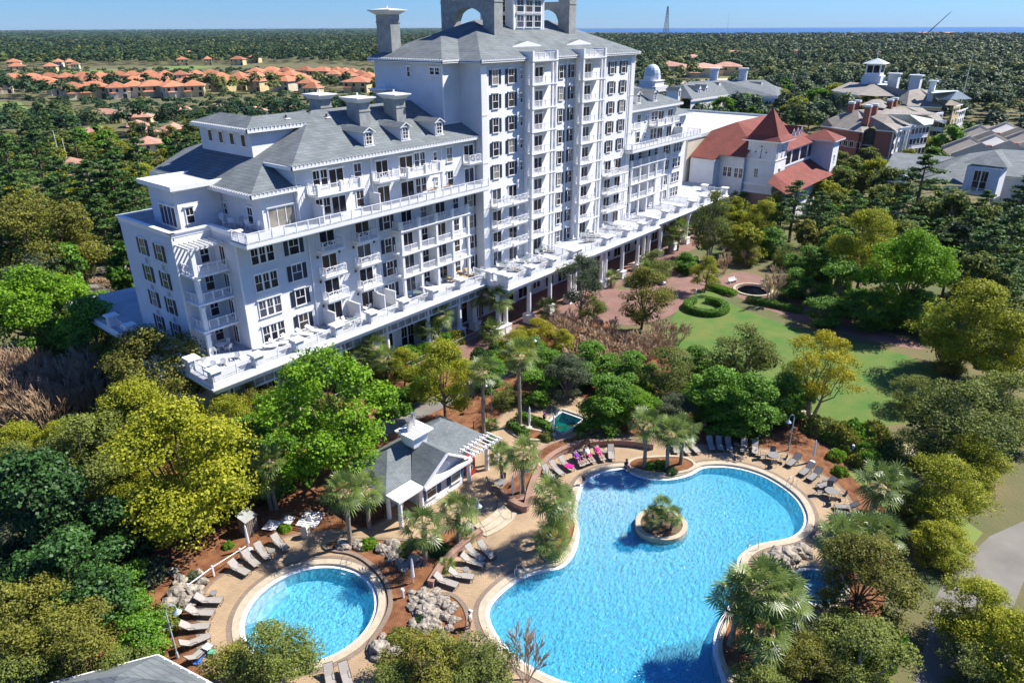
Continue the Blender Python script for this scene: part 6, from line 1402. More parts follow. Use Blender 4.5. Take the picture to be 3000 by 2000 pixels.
o = xbalc(t, p.x, p.y, 7.3, 4.4, .9); o.rotation_euler.z = rz_
P0 = G3(*U(140, 340, 8.2)); b = MB()
for k in range(8): b.box(P0[0]+k*.6, P0[0]+k*.6+.2, P0[1]-2.6, P0[1]+1.2, 8.3, 8.55)
b.box(P0[0]-.3, P0[0]+5.2, P0[1]-2.4, P0[1]-2.2, 8.05, 8.29); b.build('pergola', MT['trim'], t)
for x, y in ((500, 250), (900, 250), (1300, 250)): p = G(*U(x, y, 8)); HOUSES.append((*p, 14))
Sx = lambda x, y, z: (1850+x/2.24, 180+y/2.24, z)
def SL(*a): return [Sx(*p) for p in a]
t = complex_('dormered_building', 'long grey roofed building with small dormers and two blue-white chimneys behind the ballroom', [
 SL((335, 150, 16), (400, 248, 11), (640, 215, 11), (570, 125, 16)), SL((220, 180, 14), (335, 150, 16), (400, 248, 11), (290, 236, 11)), SL((570, 125, 16), (640, 215, 11), (960, 228, 11), (870, 122, 16)), SL((870, 122, 16), (960, 228, 11), (1030, 190, 11), (940, 160, 14)), SL((335, 150, 16), (570, 125, 16), (540, 122, 15), (380, 135, 14))],
 [(Sx(400, 250, 11), Sx(640, 217, 11), 5, 2), (Sx(640, 217, 11), Sx(960, 230, 11), 7, 2)], 'roof', 'siding')
for x, y in ((538, 130), (727, 130)):
    q = G3(*Sx(x, y, 15.5)); b = MB(); b.cyl(q[0], q[1], 14, 21, 2.0, 2.0, 12, 0); b.cyl(q[0], q[1], 21, 21.4, 2.5, 2.5, 12, 0); b.build('chimney', MT['siding'], t)
for x, y in ((432, 215), (476, 208), (560, 190), (300, 228), (835, 188)):
    q = G3(*Sx(x, y, 12)); b = MB(); b.box(q[0]-1, q[0]+1, q[1]-1, q[1]+5, 10, 14.3, 0); b.box(q[0]-.4, q[0]+.4, q[1]-1.04, q[1]-1.01, 12, 13.9, 1); b.face([(q[0]-1.4, q[1]-1.2, 14.2), (q[0]+1.4, q[1]-1.2, 14.2), (q[0], q[1]-1.2, 15.6)], 0); b.face([(q[0]-1.4, q[1]-1.2, 14.2), (q[0], q[1]-1.2, 15.6), (q[0], q[1]+5, 15.6), (q[0]-1.4, q[1]+5, 14.2)], 2); b.face([(q[0]+1.4, q[1]-1.2, 14.2), (q[0]+1.4, q[1]+5, 14.2), (q[0], q[1]+5, 15.6), (q[0], q[1]-1.2, 15.6)], 2); b.build('dormer', [MT['trim'], MT['glass'], MT['roof']], t)
for x in range(250, 1020, 110): HOUSES.append((*G(*Sx(x, 190, 8)), 14))
q = G3(1912, 205, 20); t = empty('domed_belvedere', (q[0], q[1], 0), 0, 'small white ribbed dome on a square base rising behind the right wing', 'belvedere')
b = MB(); b.box(-4.5, 4.5, -4.5, 4.5, 0, 15); b.box(-6.5, 6.5, -6, 6, 10, 12.6); b.build('base', MT['siding'], t); b = MB(); n = 12
for i in range(6):
    a0, a1 = i*math.pi/12, (i+1)*math.pi/12; b.bar((0, 0, 17.2+5.5*math.sin(a0)), (0, 0, 17.2+5.5*math.sin(a1)), 4.2*math.cos(a0)+.05, 0, 4.2*math.cos(a1)+.05, 12)
b.cyl(0, 0, 22.6, 26, .1, .03, 6); b.build('dome', MT['metalroof'], t); b = MB(); b.cyl(0, 0, 15, 17.2, 4.4, 4.4, 12); b.box(-4.9, 4.9, -4.9, 4.9, 14.9, 15.2); b.build('drum', MT['trim'], t); HOUSES.append((q[0], q[1], 12))
# stucco row houses with parapet gables at the right edge
for i, (px, py) in enumerate([(2880, 395), (2960, 385), (2850, 432), (2930, 425), (3010, 415)]):
    q = G3(px, py, 8); t = empty('row_house', (q[0], q[1], 0), .35, 'tan roofed row house with raised stucco gable walls at the right edge', 'house', 'row houses at the right edge')
    b = MB(); b.box(-7, 7, -6, 6, 0, 6.2); b.build('wall', MT['creamy'], t); b = MB(); b.face([(-7, -6.3, 6.2), (7, -6.3, 6.2), (7, 0, 9.5), (-7, 0, 9.5)]); b.face([(7, 6.3, 6.2), (-7, 6.3, 6.2), (-7, 0, 9.5), (7, 0, 9.5)]); b.build('roof', MT['membrane'] if i % 2 else MT['roof2'], t)
    b = MB(); 
    for x in (-7.3, 6.8): b = MB(); b.face([(x, -6.5, 6.2), (x, -6.5, 7), (x, 0, 10.3), (x, 6.5, 7), (x, 6.5, 6.2)]); b.bar((x+.2, -6.5, 6.9), (x+.2, 0, 10.1), .3); b.bar((x+.2, 0, 10.1), (x+.2, 6.5, 6.9), .3); b.build('gable_wall', MT['cream'], t)
    b = MB(); b.box(-.9, .9, -4.4, -1, 6.6, 8.8, 0); b.box(-.5, .5, -4.45, -4.41, 7.2, 8.6, 1); b.build('dormer', [MT['redbrick'], MT['glass']], t); HOUSES.append((q[0], q[1], 12))
# ---- villas with clay tile roofs
def villamesh(k, rm):
    w, d = ((5.6, 5.6), (7, 5.4), (5.2, 6.4))[k]; b = MB(); b.box(-w, w, -d, d, 0, 5.6, 0); b.box(-w+1, -1.2, -d-1.6, -d, 0, 3.0, 0)
    r = MB(); roofhip(r, -w-.9, w+.9, -d-.9, d+.9, 5.7, .42, 0, .2, 1); roofhip(r, -w+.5, -.7, -d-2.2, -d+.1, 3.1, .4, 0, .2, 1)
    g = MB(); g.box(-w+1, -w+2.2, -d-.04, -d-.005, 3.4, 5.0); g.box(-1, .2, -d-.04, -d-.005, 3.4, 5.0); g.box(w-2.4, w-1.1, -d-.04, -d-.005, 3.4, 5.0); g.box(w-3, w-1, -d-.04, -d-.005, .2, 2.4); g.box(-w-.04, -w-.005, -d+1, -d+2.4, 3.4, 5.0); g.box(-w-.04, -w-.005, d-2.4, d-1.2, 3.4, 5.0); g.box(-w-.04, -w-.005, -1, .6, .3, 2.4)
    return [b.mesh('wall', MT['cream'] if k == 2 else MT['creamy']), r.mesh('roof', [MT[rm], MT['cream']]), g.mesh('window_panes', MT['glass'])]
VM = [villamesh(k, 'tile') for k in range(3)]+[villamesh(k, 'tilepink') for k in range(3)]
def villa(zx, zy, wd, rm=0, s=1.0, label=None, group=None, zr=7.2):
    px, py = zx/2.138, zy/2.138; x, y = G(px, py, zr); d = math.hypot(x, y); s = wd/2.138*d/F/12.2; s = min(max(s, .7), 2.6 if wd > 120 and zy > 320 and zy < 425 else 1.5)
    o = empty('villa', (x, y, 0), HEAD-math.pi/2+vr.uniform(-.25, .25)+(.5 if zx < 1400 else -.2), label, 'house', group); k = vr.randrange(3)+rm
    for me, nm in zip(VM[k], ('wall', 'roof', 'window')): link(nm, me, o, scale=(s, s, 1.2))
    HOUSES.append((x, y, 9*s+3)); return o
vr = random.Random(4)
vl = [(85, 385, 60), (105, 412, 60), (315, 412, 60), (365, 385, 45), (435, 385, 45), (470, 400, 30), (1140, 370, 60), (1185, 330, 30), (1300, 368, 40), (1490, 368, 60), (1595, 355, 60)]
for a in vl: villa(*a, label='small far villa with orange tile roof among trees beyond the fairway', group='villas beyond the fairway')
vf = [(-20, 500, 90), (10, 515, 90), (80, 485, 110), (175, 500, 90), (205, 483, 80), (285, 503, 100), (310, 480, 80), (335, 522, 70), (415, 478, 95), (460, 540, 140), (520, 473, 85), (515, 497, 90), (585, 538, 110), (595, 512, 95), (630, 473, 85), (645, 495, 80), (705, 508, 100), (742, 468, 95), (730, 540, 110), (830, 468, 80), (835, 532, 120), (840, 502, 80), (880, 487, 80), (937, 463, 85), (970, 487, 90), (955, 530, 125), (1035, 463, 85), (1055, 502, 120), (1080, 532, 140), (1130, 463, 85), (1175, 502, 120), (1210, 530, 115), (1230, 460, 80), (1285, 490, 90), (1320, 458, 80), (1385, 478, 80), (1400, 502, 95), (1500, 472, 80), (1500, 497, 80), (1605, 445, 95), (1600, 472, 110), (1610, 502, 90), (1700, 440, 90), (1700, 463, 110), (1795, 440, 80), (1820, 465, 120), (1910, 437, 80), (2020, 440, 110), (2090, 460, 80), (2110, 440, 80), (2160, 445, 90), (2210, 452, 90), (2180, 470, 90), (2260, 465, 100), (2310, 475, 90), (2250, 505, 170), (1890, 488, 120), (1800, 500, 120), (1960, 545, 80), (1930, 515, 100), (2330, 500, 90)]
for i, a in enumerate(vf): villa(*a, label='two-storey villa with orange clay tile roof in the dense villa rows', group='villas in rows')
for zx, zy, wd, lb in ((640, 715, 190, 'pink tiled bungalow roof nearest to the villa rows'), (875, 735, 120, 'pink tiled bungalow roof left of the hotel clerestory'), (865, 790, 130, 'pink tiled bungalow in the middle of the trees left of the hotel'), (895, 830, 170, 'pink tiled bungalow with a long roof left of the hotel'), (1120, 690, 150, 'tan bungalow roof just above the hotel clerestory roof'), (1360, 682, 110, 'tan roof behind the hotel clerestory'), (1600, 700, 70, 'small pink roof peeping over the hotel ridge'), (1810, 690, 90, 'pink roof left of the hotel ridge chimney'), (1095, 810, 150, 'olive tan roof behind bushes left of the hotel'), (600, 830, 120, 'tan roof hidden in trees left of the hotel'), (450, 1040, 110, 'small brown roofed gate hut by the road'), (930, 900, 60, 'small house with a dark doorway by the road')):
    o = villa(zx, zy, wd*.8, 3, label=lb, zr=4); o.scale = (1, 1, .65)
for px, py, wd, lb in ((2030, 168, 150, 'far maroon roofed building behind the dormered building'), (2150, 155, 90, 'far maroon roofed building in the middle of the right wood'), (2330, 153, 120, 'far reddish roofed building right of the dormered building'), (2560, 155, 130, 'far reddish roofed building above the lookout cupola'), (1790, 165, 60, 'far maroon roof right of the tower top'), (1960, 190, 90, 'dark roofed house beyond the sand bunker'), (2060, 195, 110, 'dark roofed house pair beyond the sand bunker'), (2130, 192, 60, 'small dark roofed house beyond the fairway')):
    villa(px*2.138, py*2.138, wd*2.138, 3, label=lb, zr=8).scale = (1, 1, 1.1); KX.append(([(px-wd/2, py-9), (px+wd/2, py-9), (px+wd/2, py+5), (px-wd/2, py+5)], 30/((py-79)/2070)))
for i in range(16): villa((1760+i*52+vr.uniform(-12, 12))*2.138, (101+vr.uniform(-3, 4))*2.138, 20, 3 if i % 2 else 0, label='tiny far building at the coast below the sea horizon', group='far coastal buildings')
x, y = G(2740, 106); t = empty('long_hall', (x, y, 0), HEAD-math.pi/2, 'very long low pink roofed hall near the sea at right', 'hall'); b = MB(); b.box(-75, 75, -10, 10, 0, 9); b.build('wall', MT['cream'], t); b = MB(); b.frus(0, 0, 9, 14, 77, 12, 70, .5); b.build('roof', MT['tilepink'], t)
def lattice(px, py, h, w, label, name='radio_mast', base_z=0):
    x, y = G(px, py); t = empty(name, (x, y, 0), 0, label, 'mast'); b = MB(); n = 10
    for i in range(n):
        z0, z1 = h*i/n, h*(i+1)/n; w0, w1 = w*(1-.85*i/n), w*(1-.85*(i+1)/n)
        for a, c in (((-1, -1), (1, -1)), ((1, -1), (1, 1)), ((1, 1), (-1, 1)), ((-1, 1), (-1, -1))):
            b.bar((a[0]*w0, a[1]*w0, z0), (a[0]*w1, a[1]*w1, z1), w*.09, 0); b.bar((a[0]*w0, a[1]*w0, z0), (c[0]*w1, c[1]*w1, z1), w*.06, 0)
    b.build('lattice', MT['darkmetal'], t)
lattice(1950, 110, 108, 9, 'lattice radio mast on the skyline right of the hotel tower')
x, y = G(2705, 112); t = empty('construction_crane', (x, y, 0), HEAD-math.pi/2, 'green lattice crane with a raised slanting jib on the horizon', 'crane'); b = MB(); b.bar((0, 0, 4), (72, 0, 78), 2.2, 0, .9); b.bar((0, 0, 4), (-8, 0, 22), 1.0, 0, .6); b.build('jib', mat('crane_green', (.05, .12, .08), .6, .1), t); b = MB(); b.box(-8, 6, -4, 4, 0, 6); b.build('cab', MT['darkmetal'], t)
for px, pb, h, lb in ((1133, 440, 0, ''), (788, 84, 60, 'thin mast on the left horizon'), (2130, 84, 110, 'thin pale mast on the sea horizon')):
    if h: x, y = G(px, pb+12); b = MB(); b.cyl(0, 0, 0, h, .8, .4, 6); o = b.build('radio_mast', MT['stucco'], None, (x, y, 0)); setp(o, lb, 'mast')
for px, py, h, lb in ((2809, 330, 30, 'tall thin white flagpole at the pale metal roof'), (185, 500, 12, 'thin grey lamp pole beside the road at left'), (210, 520, 11, 'second thin lamp pole by the road at left')):
    x, y = G(px, py, 0 if h < 20 else 8); b = MB(); b.cyl(0, 0, 0, h, .14, .06, 6); o = b.build('flagpole' if h > 20 else 'road_lamp', MT['trim'], None, (x, y, 0)); setp(o, lb, 'pole')
ha = HEAD; fr = random.Random(11); midtrees = []; FT = []
def inview(x, y, m=.02):
    a = math.atan2(y, x)-ha; return abs(a) < math.radians(38)+m
for step, d0, d1 in ((8.6, 118, 430), (9.6, 430, 900), (13.0, 900, 1700), (24, 1700, 3400)):
    n = int(d1/step)+1
    for i in range(-n, n+1):
        for j in range(-n, n+1):
            x = (i+fr.uniform(-.45, .45))*step; y = (j+fr.uniform(-.45, .45))*step; d = math.hypot(x, y)
            if not (d0 <= d < d1) or not inview(x, y): continue
            if any(pip(x, y, P) for P in excl): continue
            if any((x-hx)**2+(y-hy)**2 < hr*hr for hx, hy, hr in HOUSES): continue
            nz = noise.noise(Vector((x*.012, y*.012, 3)))
            if 300 < d < 900 and nz > .42: continue
            a = math.atan2(y, x); 
            if a < ha-math.radians(2) and d > 3300: continue
            nl = noise.noise(Vector((x*.005, y*.005, 9)))
            if d > 500 and nl > .42: continue
            FT.append((d, x, y, nz))
FT.sort()
kinds_l = ['pine', 'green', 'olive', 'pine', 'grey', 'olive', 'rust', 'pine', 'green', 'lime', 'olive', 'green']
def vis(x, y):   # behind the hotel nothing of the wood can be seen
    t = 66/y if y > 70 else None
    if t is None: return True
    X = x*t; zz = 40-(40-10)*t*1.0
    return not (33 < X < 138 and zz < (26 if (X < 72 or X > 114) else 36))
def topx(x, y, H):
    v = np.array([x, y, H])-CAM; z = v@FW; a = v@crt*F/z; b_ = v@cup*F/z; return 1500+a, 1000-b_
KEEP = [([(-40, 212), (620, 206), (1100, 195), (1100, 262), (900, 262), (640, 262), (600, 276), (-40, 276)], 520), ([(1990, 225), (2310, 215), (2330, 270), (2280, 290), (2000, 292)], 330), ([(2430, 262), (2560, 225), (2700, 232), (2860, 268), (2850, 400), (2700, 400), (2560, 380), (2430, 360)], 335), ([(2580, 440), (2830, 440), (3010, 430), (3010, 570), (2830, 570), (2580, 520)], 190), ([(2780, 350), (3010, 340), (3010, 440), (2800, 440)], 280), ([(265, 322), (345, 322), (345, 340), (265, 340)], 235), ([(380, 335), (455, 335), (455, 350), (380, 350)], 225), ([(385, 378), (455, 378), (455, 395), (385, 395)], 195), ([(500, 314), (555, 314), (555, 328), (500, 328)], 235), ([(240, 490), (420, 470), (420, 510), (240, 525)], 200), ([(2160, 380), (2480, 380), (2480, 560), (2160, 560)], 260), ([(1985, 240), (2320, 218), (2320, 240), (1990, 262)], 480), ([(1900, 175), (2150, 170), (2150, 210), (1900, 210)], 600)]
KEEP += KX
def keepvis(x, y):
    d = math.hypot(x, y)
    for P, D in KEEP:
        if d < D:
            for H_ in (15, 11, 6):
                if pip(*topx(x, y, H_), P): return False
    return True
def small_ok(x, y): return not any(math.hypot(x, y) < D and pip(*topx(x, y, 5.5), P) for P, D in KEEP)
FT = [f for f in FT if vis(f[1], f[2])]
SM = [f for f in FT if not keepvis(f[1], f[2]) and small_ok(f[1], f[2])]; FT = [f for f in FT if keepvis(f[1], f[2])]
for i, (d, x, y, nz) in enumerate(FT[:300]):
    k = kinds_l[fr.randrange(len(kinds_l))]; h = fr.uniform(11, 15) if k == 'pine' else fr.uniform(6.5, 10)
    a = math.atan2(y, x)-ha; side = 'left' if a > 0 else 'right'
    tree(k, x, y, fr.uniform(3.2, 4.6), h, '%s in the wood behind the hotel on the %s side' % (DESC[k], side), '%s trees in the wood on the %s side' % (k, side), 1)
def woods(items, per, size, name, seed, hr=(7, 15)):
    r = np.random.default_rng(seed); A = np.array([(x, y) for d, x, y, nz in items]); n = len(A)
    H = r.uniform(*hr, n); R = r.uniform(3.4, 5.2, n)*(hr[1]/15)**.7*(1 if size < 2 else size*.42); base = np.clip(.30+r.normal(size=n)*.15+np.array([noise.noise(Vector((x*.008, y*.008, 5))) for x, y in A])*.45, .02, 1); base[r.uniform(size=n) < .06] += .4; base[r.uniform(size=n) < .12] += .2
    q = rdir(r, n*per).reshape(n, per, 3); q[:, :, 2] = np.abs(q[:, :, 2])*1.0-.15
    C = np.zeros((n, per, 3)); rr = r.uniform(.55, 1.05, (n, per, 1)); C[:, :, :2] = A[:, None, :]+q[:, :, :2]*R[:, None, None]*rr; C[:, :, 2] = H[:, None]*.62+q[:, :, 2]*H[:, None]*.38*rr[:, :, 0]
    V = leaves(r, C.reshape(-1, 3), q.reshape(-1, 3), size, 1.0, 1.1); T = (base[:, None]+q[:, :, 2]*.12+r.normal(size=(n, per))*.08).reshape(-1)
    o = link(name, quadmesh(name, V, T, LM['forest'])); o['kind'] = 'stuff'; setp(o, 'dense dark green woodland stretching to the horizon', 'forest')
f1 = [f for f in FT[300:] if f[0] < 520]; f2 = [f for f in FT[300:] if 520 <= f[0] < 1000]; f3 = [f for f in FT if 1000 <= f[0] < 1700]; f4 = [f for f in FT if f[0] >= 1700]
print('trees', len(FT), len(f1), len(f2), len(f3), len(f4))
gard_ = []
gr = random.Random(6)
while len(gard_) < 700:
    px, py = gr.uniform(-40, 1100), gr.uniform(212, 285); x, y = G(px, py)
    if pip(x, y, excl[0]) and not any((x-hx)**2+(y-hy)**2 < (hr*.72)**2 for hx, hy, hr in HOUSES): gard_.append((500, x, y, 0))
woods(gard_+SM, 110, .5, 'forest', 7, (3, 6.5)); woods(f1, 260, .55, 'forest', 1); woods(f2, 110, .9, 'forest', 2); woods(f3, 50, 1.5, 'forest', 3); woods(f4, 34, 3.0, 'forest', 4)
# farthest wood: rough canopy sheet
r = np.random.default_rng(9); n = 160000; dd = 3300*np.exp(r.uniform(0, 1.75, n)); aa = ha+np.radians(r.uniform(-39, 39, n)); ok = ~((aa < ha-.02) & (dd > 3500)); dd = dd[ok]; aa = aa[ok]
C = np.c_[dd*np.cos(aa), dd*np.sin(aa), r.uniform(4, 13, len(dd))]
V = leaves(r, C, np.tile([0, 0, 1.0], (len(dd), 1)), 1.0, 1.0, .3); sc_ = (dd/3300*8)[:, None, None]; V = C[:, None, :]+(V-C[:, None, :])*sc_*np.array([1, 1, .35])
o = link('far_forest', quadmesh('far_forest', V, .22+.1*r.normal(size=len(dd)), LM['forest'])); o['kind'] = 'stuff'; setp(o, 'far dark woodland on the horizon', 'forest')
# ------------------------------------------------------------------ pool furniture, rocks, lamps, people
def px_(f, x, y): return {'A': (450+x/2.851, 1450+y/2.851), 'B': (1200+x/2.851, 1450+y/2.851), 'C': (900+x/2.851, 1150+y/2.851), 'D': (1700+x/2.6133, 1200+y/2.6133), 'E': (1500+x/2.6133, 750+y/2.6133), '3': (300+x/2.94, 600+y/2.94), '4': (900+x/2.94, 500+y/2.94), 'r': (1400+x/2.94, 350+y/2.94), '1': (300+x/2.94, 200+y/2.94)}[f]
def PG(f, x, y, z=0.0): return G(*px_(f, x, y), z)
def loungemeshes(fr_, sl_):
    b = MB(); z = .34
    b.box(-.30, .30, -1.0, .32, z, z+.035); b.box(-.26, .26, -.98, .30, z-.03, z-.001)
    bed = b.mesh('bed', MT[sl_]); b = MB(); a = math.radians(38); c, s = math.cos(a), math.sin(a)
    P = [(-.30, .34, z), (.30, .34, z), (.30, .34+.82*c, z+.82*s), (-.30, .34+.82*c, z+.82*s)]; Q = [(x, y-.03*s, zz+.03*c) for x, y, zz in P]
    b.face(P[::-1]); b.face(Q)
    for i in range(4): j = (i+1) % 4; b.face([P[i], P[j], Q[j], Q[i]])
    back = b.mesh('backrest', MT[sl_]); b = MB()
    for x in (-.33, .33):
        b.bar((x, -1.0, z), (x, .34, z), .022); b.bar((x, .34, z), (x, .34+.84*c, z+.84*s), .022); b.path([(x, -.9, z), (x, -.95, 0)], .02); b.path([(x, .3, z), (x, .62, 0)], .02); b.path([(x, -.15, z), (x, -.05, z+.22), (x, .45, z+.24)], .018); b.bar((x, .34+.6*c, z+.6*s), (x, .75, .1), .015)
    b.bar((-.33, -1.0, z), (.33, -1.0, z), .022); b.bar((-.33, .34+.84*c, z+.84*s), (.33, .34+.84*c, z+.84*s), .022); b.bar((-.33, -.95, .02), (.33, -.95, .02), .018); b.bar((-.33, .62, .02), (.33, .62, .02), .018)
    return bed, back, b.mesh('frame', MT[fr_])
LG = {'taupe': loungemeshes('darkmetal', 'sling'), 'grey': loungemeshes('darkmetal', 'slinggrey'), 'white': loungemeshes('white', 'white'), 'tan': loungemeshes('wood', 'wood')}
def lounger(x, y, rz, z, kind, label, group=None, s=1.0):
    o = empty('sun_lounger', (x, y, z), rz, label, 'sun lounger', group)
    for me, nm in zip(LG[kind], ('bed', 'backrest', 'frame')): link(nm, me, o, scale=(s, s, s))
    return o
def loung_px(f, hx, hy, fx, fy, kind, label, group=None, z=0.0):
    h = Vector(PG(f, hx, hy, z+.85)); q = Vector(PG(f, fx, fy, z+.35)); d = (h-q); rz = math.atan2(d.y, d.x)-math.pi/2; c = q+d.normalized()*1.0
    return lounger(c.x, c.y, rz, z, kind, label, group)
GP = 'pool loungers with mesh slings'
for i, (a, lb) in enumerate([((1010, 330, 1110, 450), 'taupe lounger nearest the litter bin above the round pool'), ((870, 400, 960, 525), 'taupe lounger beside the small round table above the round pool'), ((765, 465, 870, 585), 'taupe lounger by the closed umbrella above the round pool'), ((650, 545, 790, 650), 'taupe lounger at the left end of the row above the round pool'), ((370, 830, 570, 875), 'topmost lounger of the column left of the round pool'), ((290, 930, 500, 980), 'second lounger from the top in the column left of the round pool'), ((250, 1060, 465, 1085), 'third lounger from the top in the column left of the round pool'), ((320, 1180, 470, 1165), 'fourth lounger from the top in the column left of the round pool'), ((350, 1290, 480, 1235), 'lounger under the towels left of the round pool'), ((1470, 1510, 1490, 1640), 'left lounger of the pair at the bottom edge'), ((1605, 1480, 1640, 1620), 'right lounger of the pair at the bottom edge')]): loung_px('A', *a, 'taupe', lb, GP)
for a, lb in [((600, 385, 700, 520), 'white-taupe lounger closest to the steps'), ((515, 430, 620, 540), 'second lounger from the steps'), ((485, 500, 620, 580), 'third lounger from the steps, turned toward the pool'), ((385, 620, 535, 680), 'lounger below the small table by the brick seat wall'), ((250, 660, 400, 750), 'lounger at the lower end of the brick seat wall')]: loung_px('B', *a, 'taupe', lb, GP)
for a, lb in [((2010, 630, 2060, 720), 'leftmost lounger along the curved brick wall'), ((2070, 590, 2130, 680), 'empty lounger left of the sunbathers'), ((2140, 545, 2215, 640), 'lounger with a bright pink towel left of the sunbathers')]: loung_px('C', *a, 'taupe', lb, GP)
for a, lb in [((-30, 335, 20, 430), 'lounger holding the sunbather with a purple top'), ((0, 315, 55, 415), 'lounger holding the sunbather with long hair'), ((50, 300, 100, 400), 'lounger holding the sunbather in a white shirt'), ((125, 285, 180, 385), 'lounger holding the sunbather under a pink towel'), ((235, 270, 240, 375), 'empty lounger at the right end of the sunbather row'), ((735, 262, 742, 330), 'lounger just left of the white loungers, behind the palms'), ((810, 270, 830, 330), 'lounger behind the rightmost palm'), ((880, 262, 905, 325), 'lounger right behind the rightmost palm'), ((990, 200, 1012, 305), 'first pale lounger of the row under the dark trees'), ((1060, 200, 1075, 305), 'second pale lounger of the row under the dark trees'), ((1130, 205, 1148, 310), 'third pale lounger of the row under the dark trees'), ((1258, 215, 1248, 320), 'pale lounger right of the small shaded table'), ((1342, 240, 1338, 335), 'pale lounger at the right end of the shaded row')]: loung_px('D', *a, 'taupe', lb, GP)
for a, lb in [((1665, 340, 1590, 420), 'grey lounger right of the large round table'), ((1770, 405, 1690, 490), 'grey lounger under the closed umbrella at right'), ((1835, 440, 1750, 530), 'third grey lounger along the right pool edge'), ((1940, 520, 1820, 585), 'grey lounger above the second round table'), ((2060, 705, 1950, 735), 'grey lounger below the second round table'), ((2080, 765, 1960, 780), 'grey lounger in the middle of the right group'), ((2090, 800, 1970, 812), 'grey lounger above the sunbather on the towel'), ((1955, 840, 2055, 950), 'lounger with a striped beach towel and a sunbather')]: loung_px('D', *a, 'grey', lb, GP)
def table(x, y, z, r, h, label, top='slinggrey', group=None, leg='darkmetal'):
    o = empty('round_table', (x, y, z), 0, label, 'table', group); b = MB(); b.cyl(0, 0, h-.03, h, r, r, 20); b.build('tabletop', MT[top], o)
    b = MB()
    for k in range(4): a = k*math.pi/2+.5; b.path([(r*.75*math.cos(a), r*.75*math.sin(a), 0), (r*.35*math.cos(a), r*.35*math.sin(a), h*.5), (r*.7*math.cos(a), r*.7*math.sin(a), h-.03)], .02, 0, 4)
    b.build('base', MT[leg], o); return o
for f, x, y, z, r, h, lb in [('A', 985, 465, .4, .3, .45, 'small round table between two loungers above the round pool'), ('A', 498, 815, .4, .3, .45, 'small round table at the top of the lounger column'), ('B', 468, 620, .4, .3, .45, 'small round table by the brick seat wall'), ('D', 185, 320, .4, .28, .45, 'small round table beside the pink-towel sunbather'), ('D', 1195, 262, .4, .28, .45, 'small shaded table between the pale loungers'), ('D', 1480, 345, .7, .6, .72, 'large round mesh table near the lamp post at the pool'), ('D', 1925, 620, .7, .6, .72, 'large round mesh table at the right side of the pool'), ('D', 1868, 535, .4, .28, .45, 'small round table above the large right table'), ('D', 1972, 922, .4, .28, .45, 'small round table by the striped towel'), ('C', 1605, 745, .7, .55, .72, 'round table with chairs on the terrace beside the pool house'), ('E', 205, 1095, .7, .5, .72, 'round table in the shade behind the square spa')]:
    table(*PG(f, x, y, z), 0, r, h, lb)
def chairmeshes(m, fm):
    b = MB(); b.box(-.24, .24, -.24, .24, .40, .43); seat = b.mesh('seat', MT[m]); b = MB(); P = [(-.24, .22, .44), (.24, .22, .44), (.24, .36, .92), (-.24, .36, .92)]; b.face(P); b.face([(x, y+.025, z) for x, y, z in P][::-1]); back = b.mesh('backrest', MT[m]); b = MB()
    for x in (-.26, .26): b.path([(x, -.28, 0), (x, -.24, .42), (x, -.22, .64), (x, .24, .64)], .018, 0, 4); b.path([(x, .34, 0), (x, .22, .42), (x, .37, .94)], .018, 0, 4)
    b.bar((-.26, .37, .94), (.26, .37, .94), .018); return seat, back, b.mesh('frame', MT[fm])
MT['bluesling'] = mat('blue_sling', (.03, .09, .22), .6, .1)
CH = {'dark': chairmeshes('slinggrey', 'darkmetal'), 'white': chairmeshes('white', 'white'), 'brown': chairmeshes('wood', 'greywood'), 'blue': chairmeshes('bluesling', 'darkmetal')}
def chair(x, y, z, rz, kind, label, group, s=1.0):
    o = empty('patio_chair', (x, y, z), rz, label, 'chair', group)
    for me, nm in zip(CH[kind], ('seat', 'backrest', 'frame')): link(nm, me, o, scale=(s, s, s))
def ringchairs(x, y, z, r, n, kind, label, group, a0=.4):
    for k in range(n): a = a0+k*2*math.pi/n; chair(x+r*math.cos(a), y+r*math.sin(a), z, a-math.pi/2, kind, label, group)
for f, x, y, n, lb in (('D', 1480, 345, 4, 'mesh patio chair around the large table near the pool lamp post'), ('D', 1925, 620, 4, 'mesh patio chair around the large table at the right side of the pool'), ('C', 1605, 745, 4, 'mesh patio chair around the terrace table beside the pool house'), ('E', 205, 1095, 4, 'patio chair in the shade behind the square spa')): ringchairs(*PG(f, x, y, .7), 0, .95, n, 'dark', lb, lb.replace('chair', 'chairs'))
def umb(f, x, y, h, lb):
    p = PG(f, x, y); o = empty('closed_umbrella', (*p, 0), 0, lb, 'umbrella'); b = MB(); b.cyl(0, 0, 0, h, .03, .03, 6); b.cyl(0, 0, 0, .08, .3, .28, 12); b.build('pole', MT['white'], o); b = MB(); b.cyl(0, 0, .75, h-.25, .15, .09, 8); b.cyl(0, 0, h-.25, h, .09, .01, 8); b.cyl(0, 0, .6, .75, .05, .15, 8); b.build('canopy', MT['white'], o)
for a in (('A', 2170, 740, 2.6, 'closed white umbrella on the mulch of the rock garden'), ('A', 800, 455, 2.6, 'closed white umbrella above the round pool lounger row'), ('C', 1717, 890, 2.7, 'closed white umbrella by the curved brick wall end'), ('D', 1775, 400, 2.6, 'closed white umbrella behind the grey loungers at right'), ('C', 1855, 290, 2.6, 'closed white umbrella left of the square spa'), ('C', 2055, 350, 2.5, 'closed white umbrella at the front corner of the square spa'), ('C', 797, 1010, 2.4, 'closed white umbrella at the pool house porch')): umb(*a)
MT['lampblue'] = mat('lamp_metal', (.45, .53, .58), .4, .05, metal=.3)
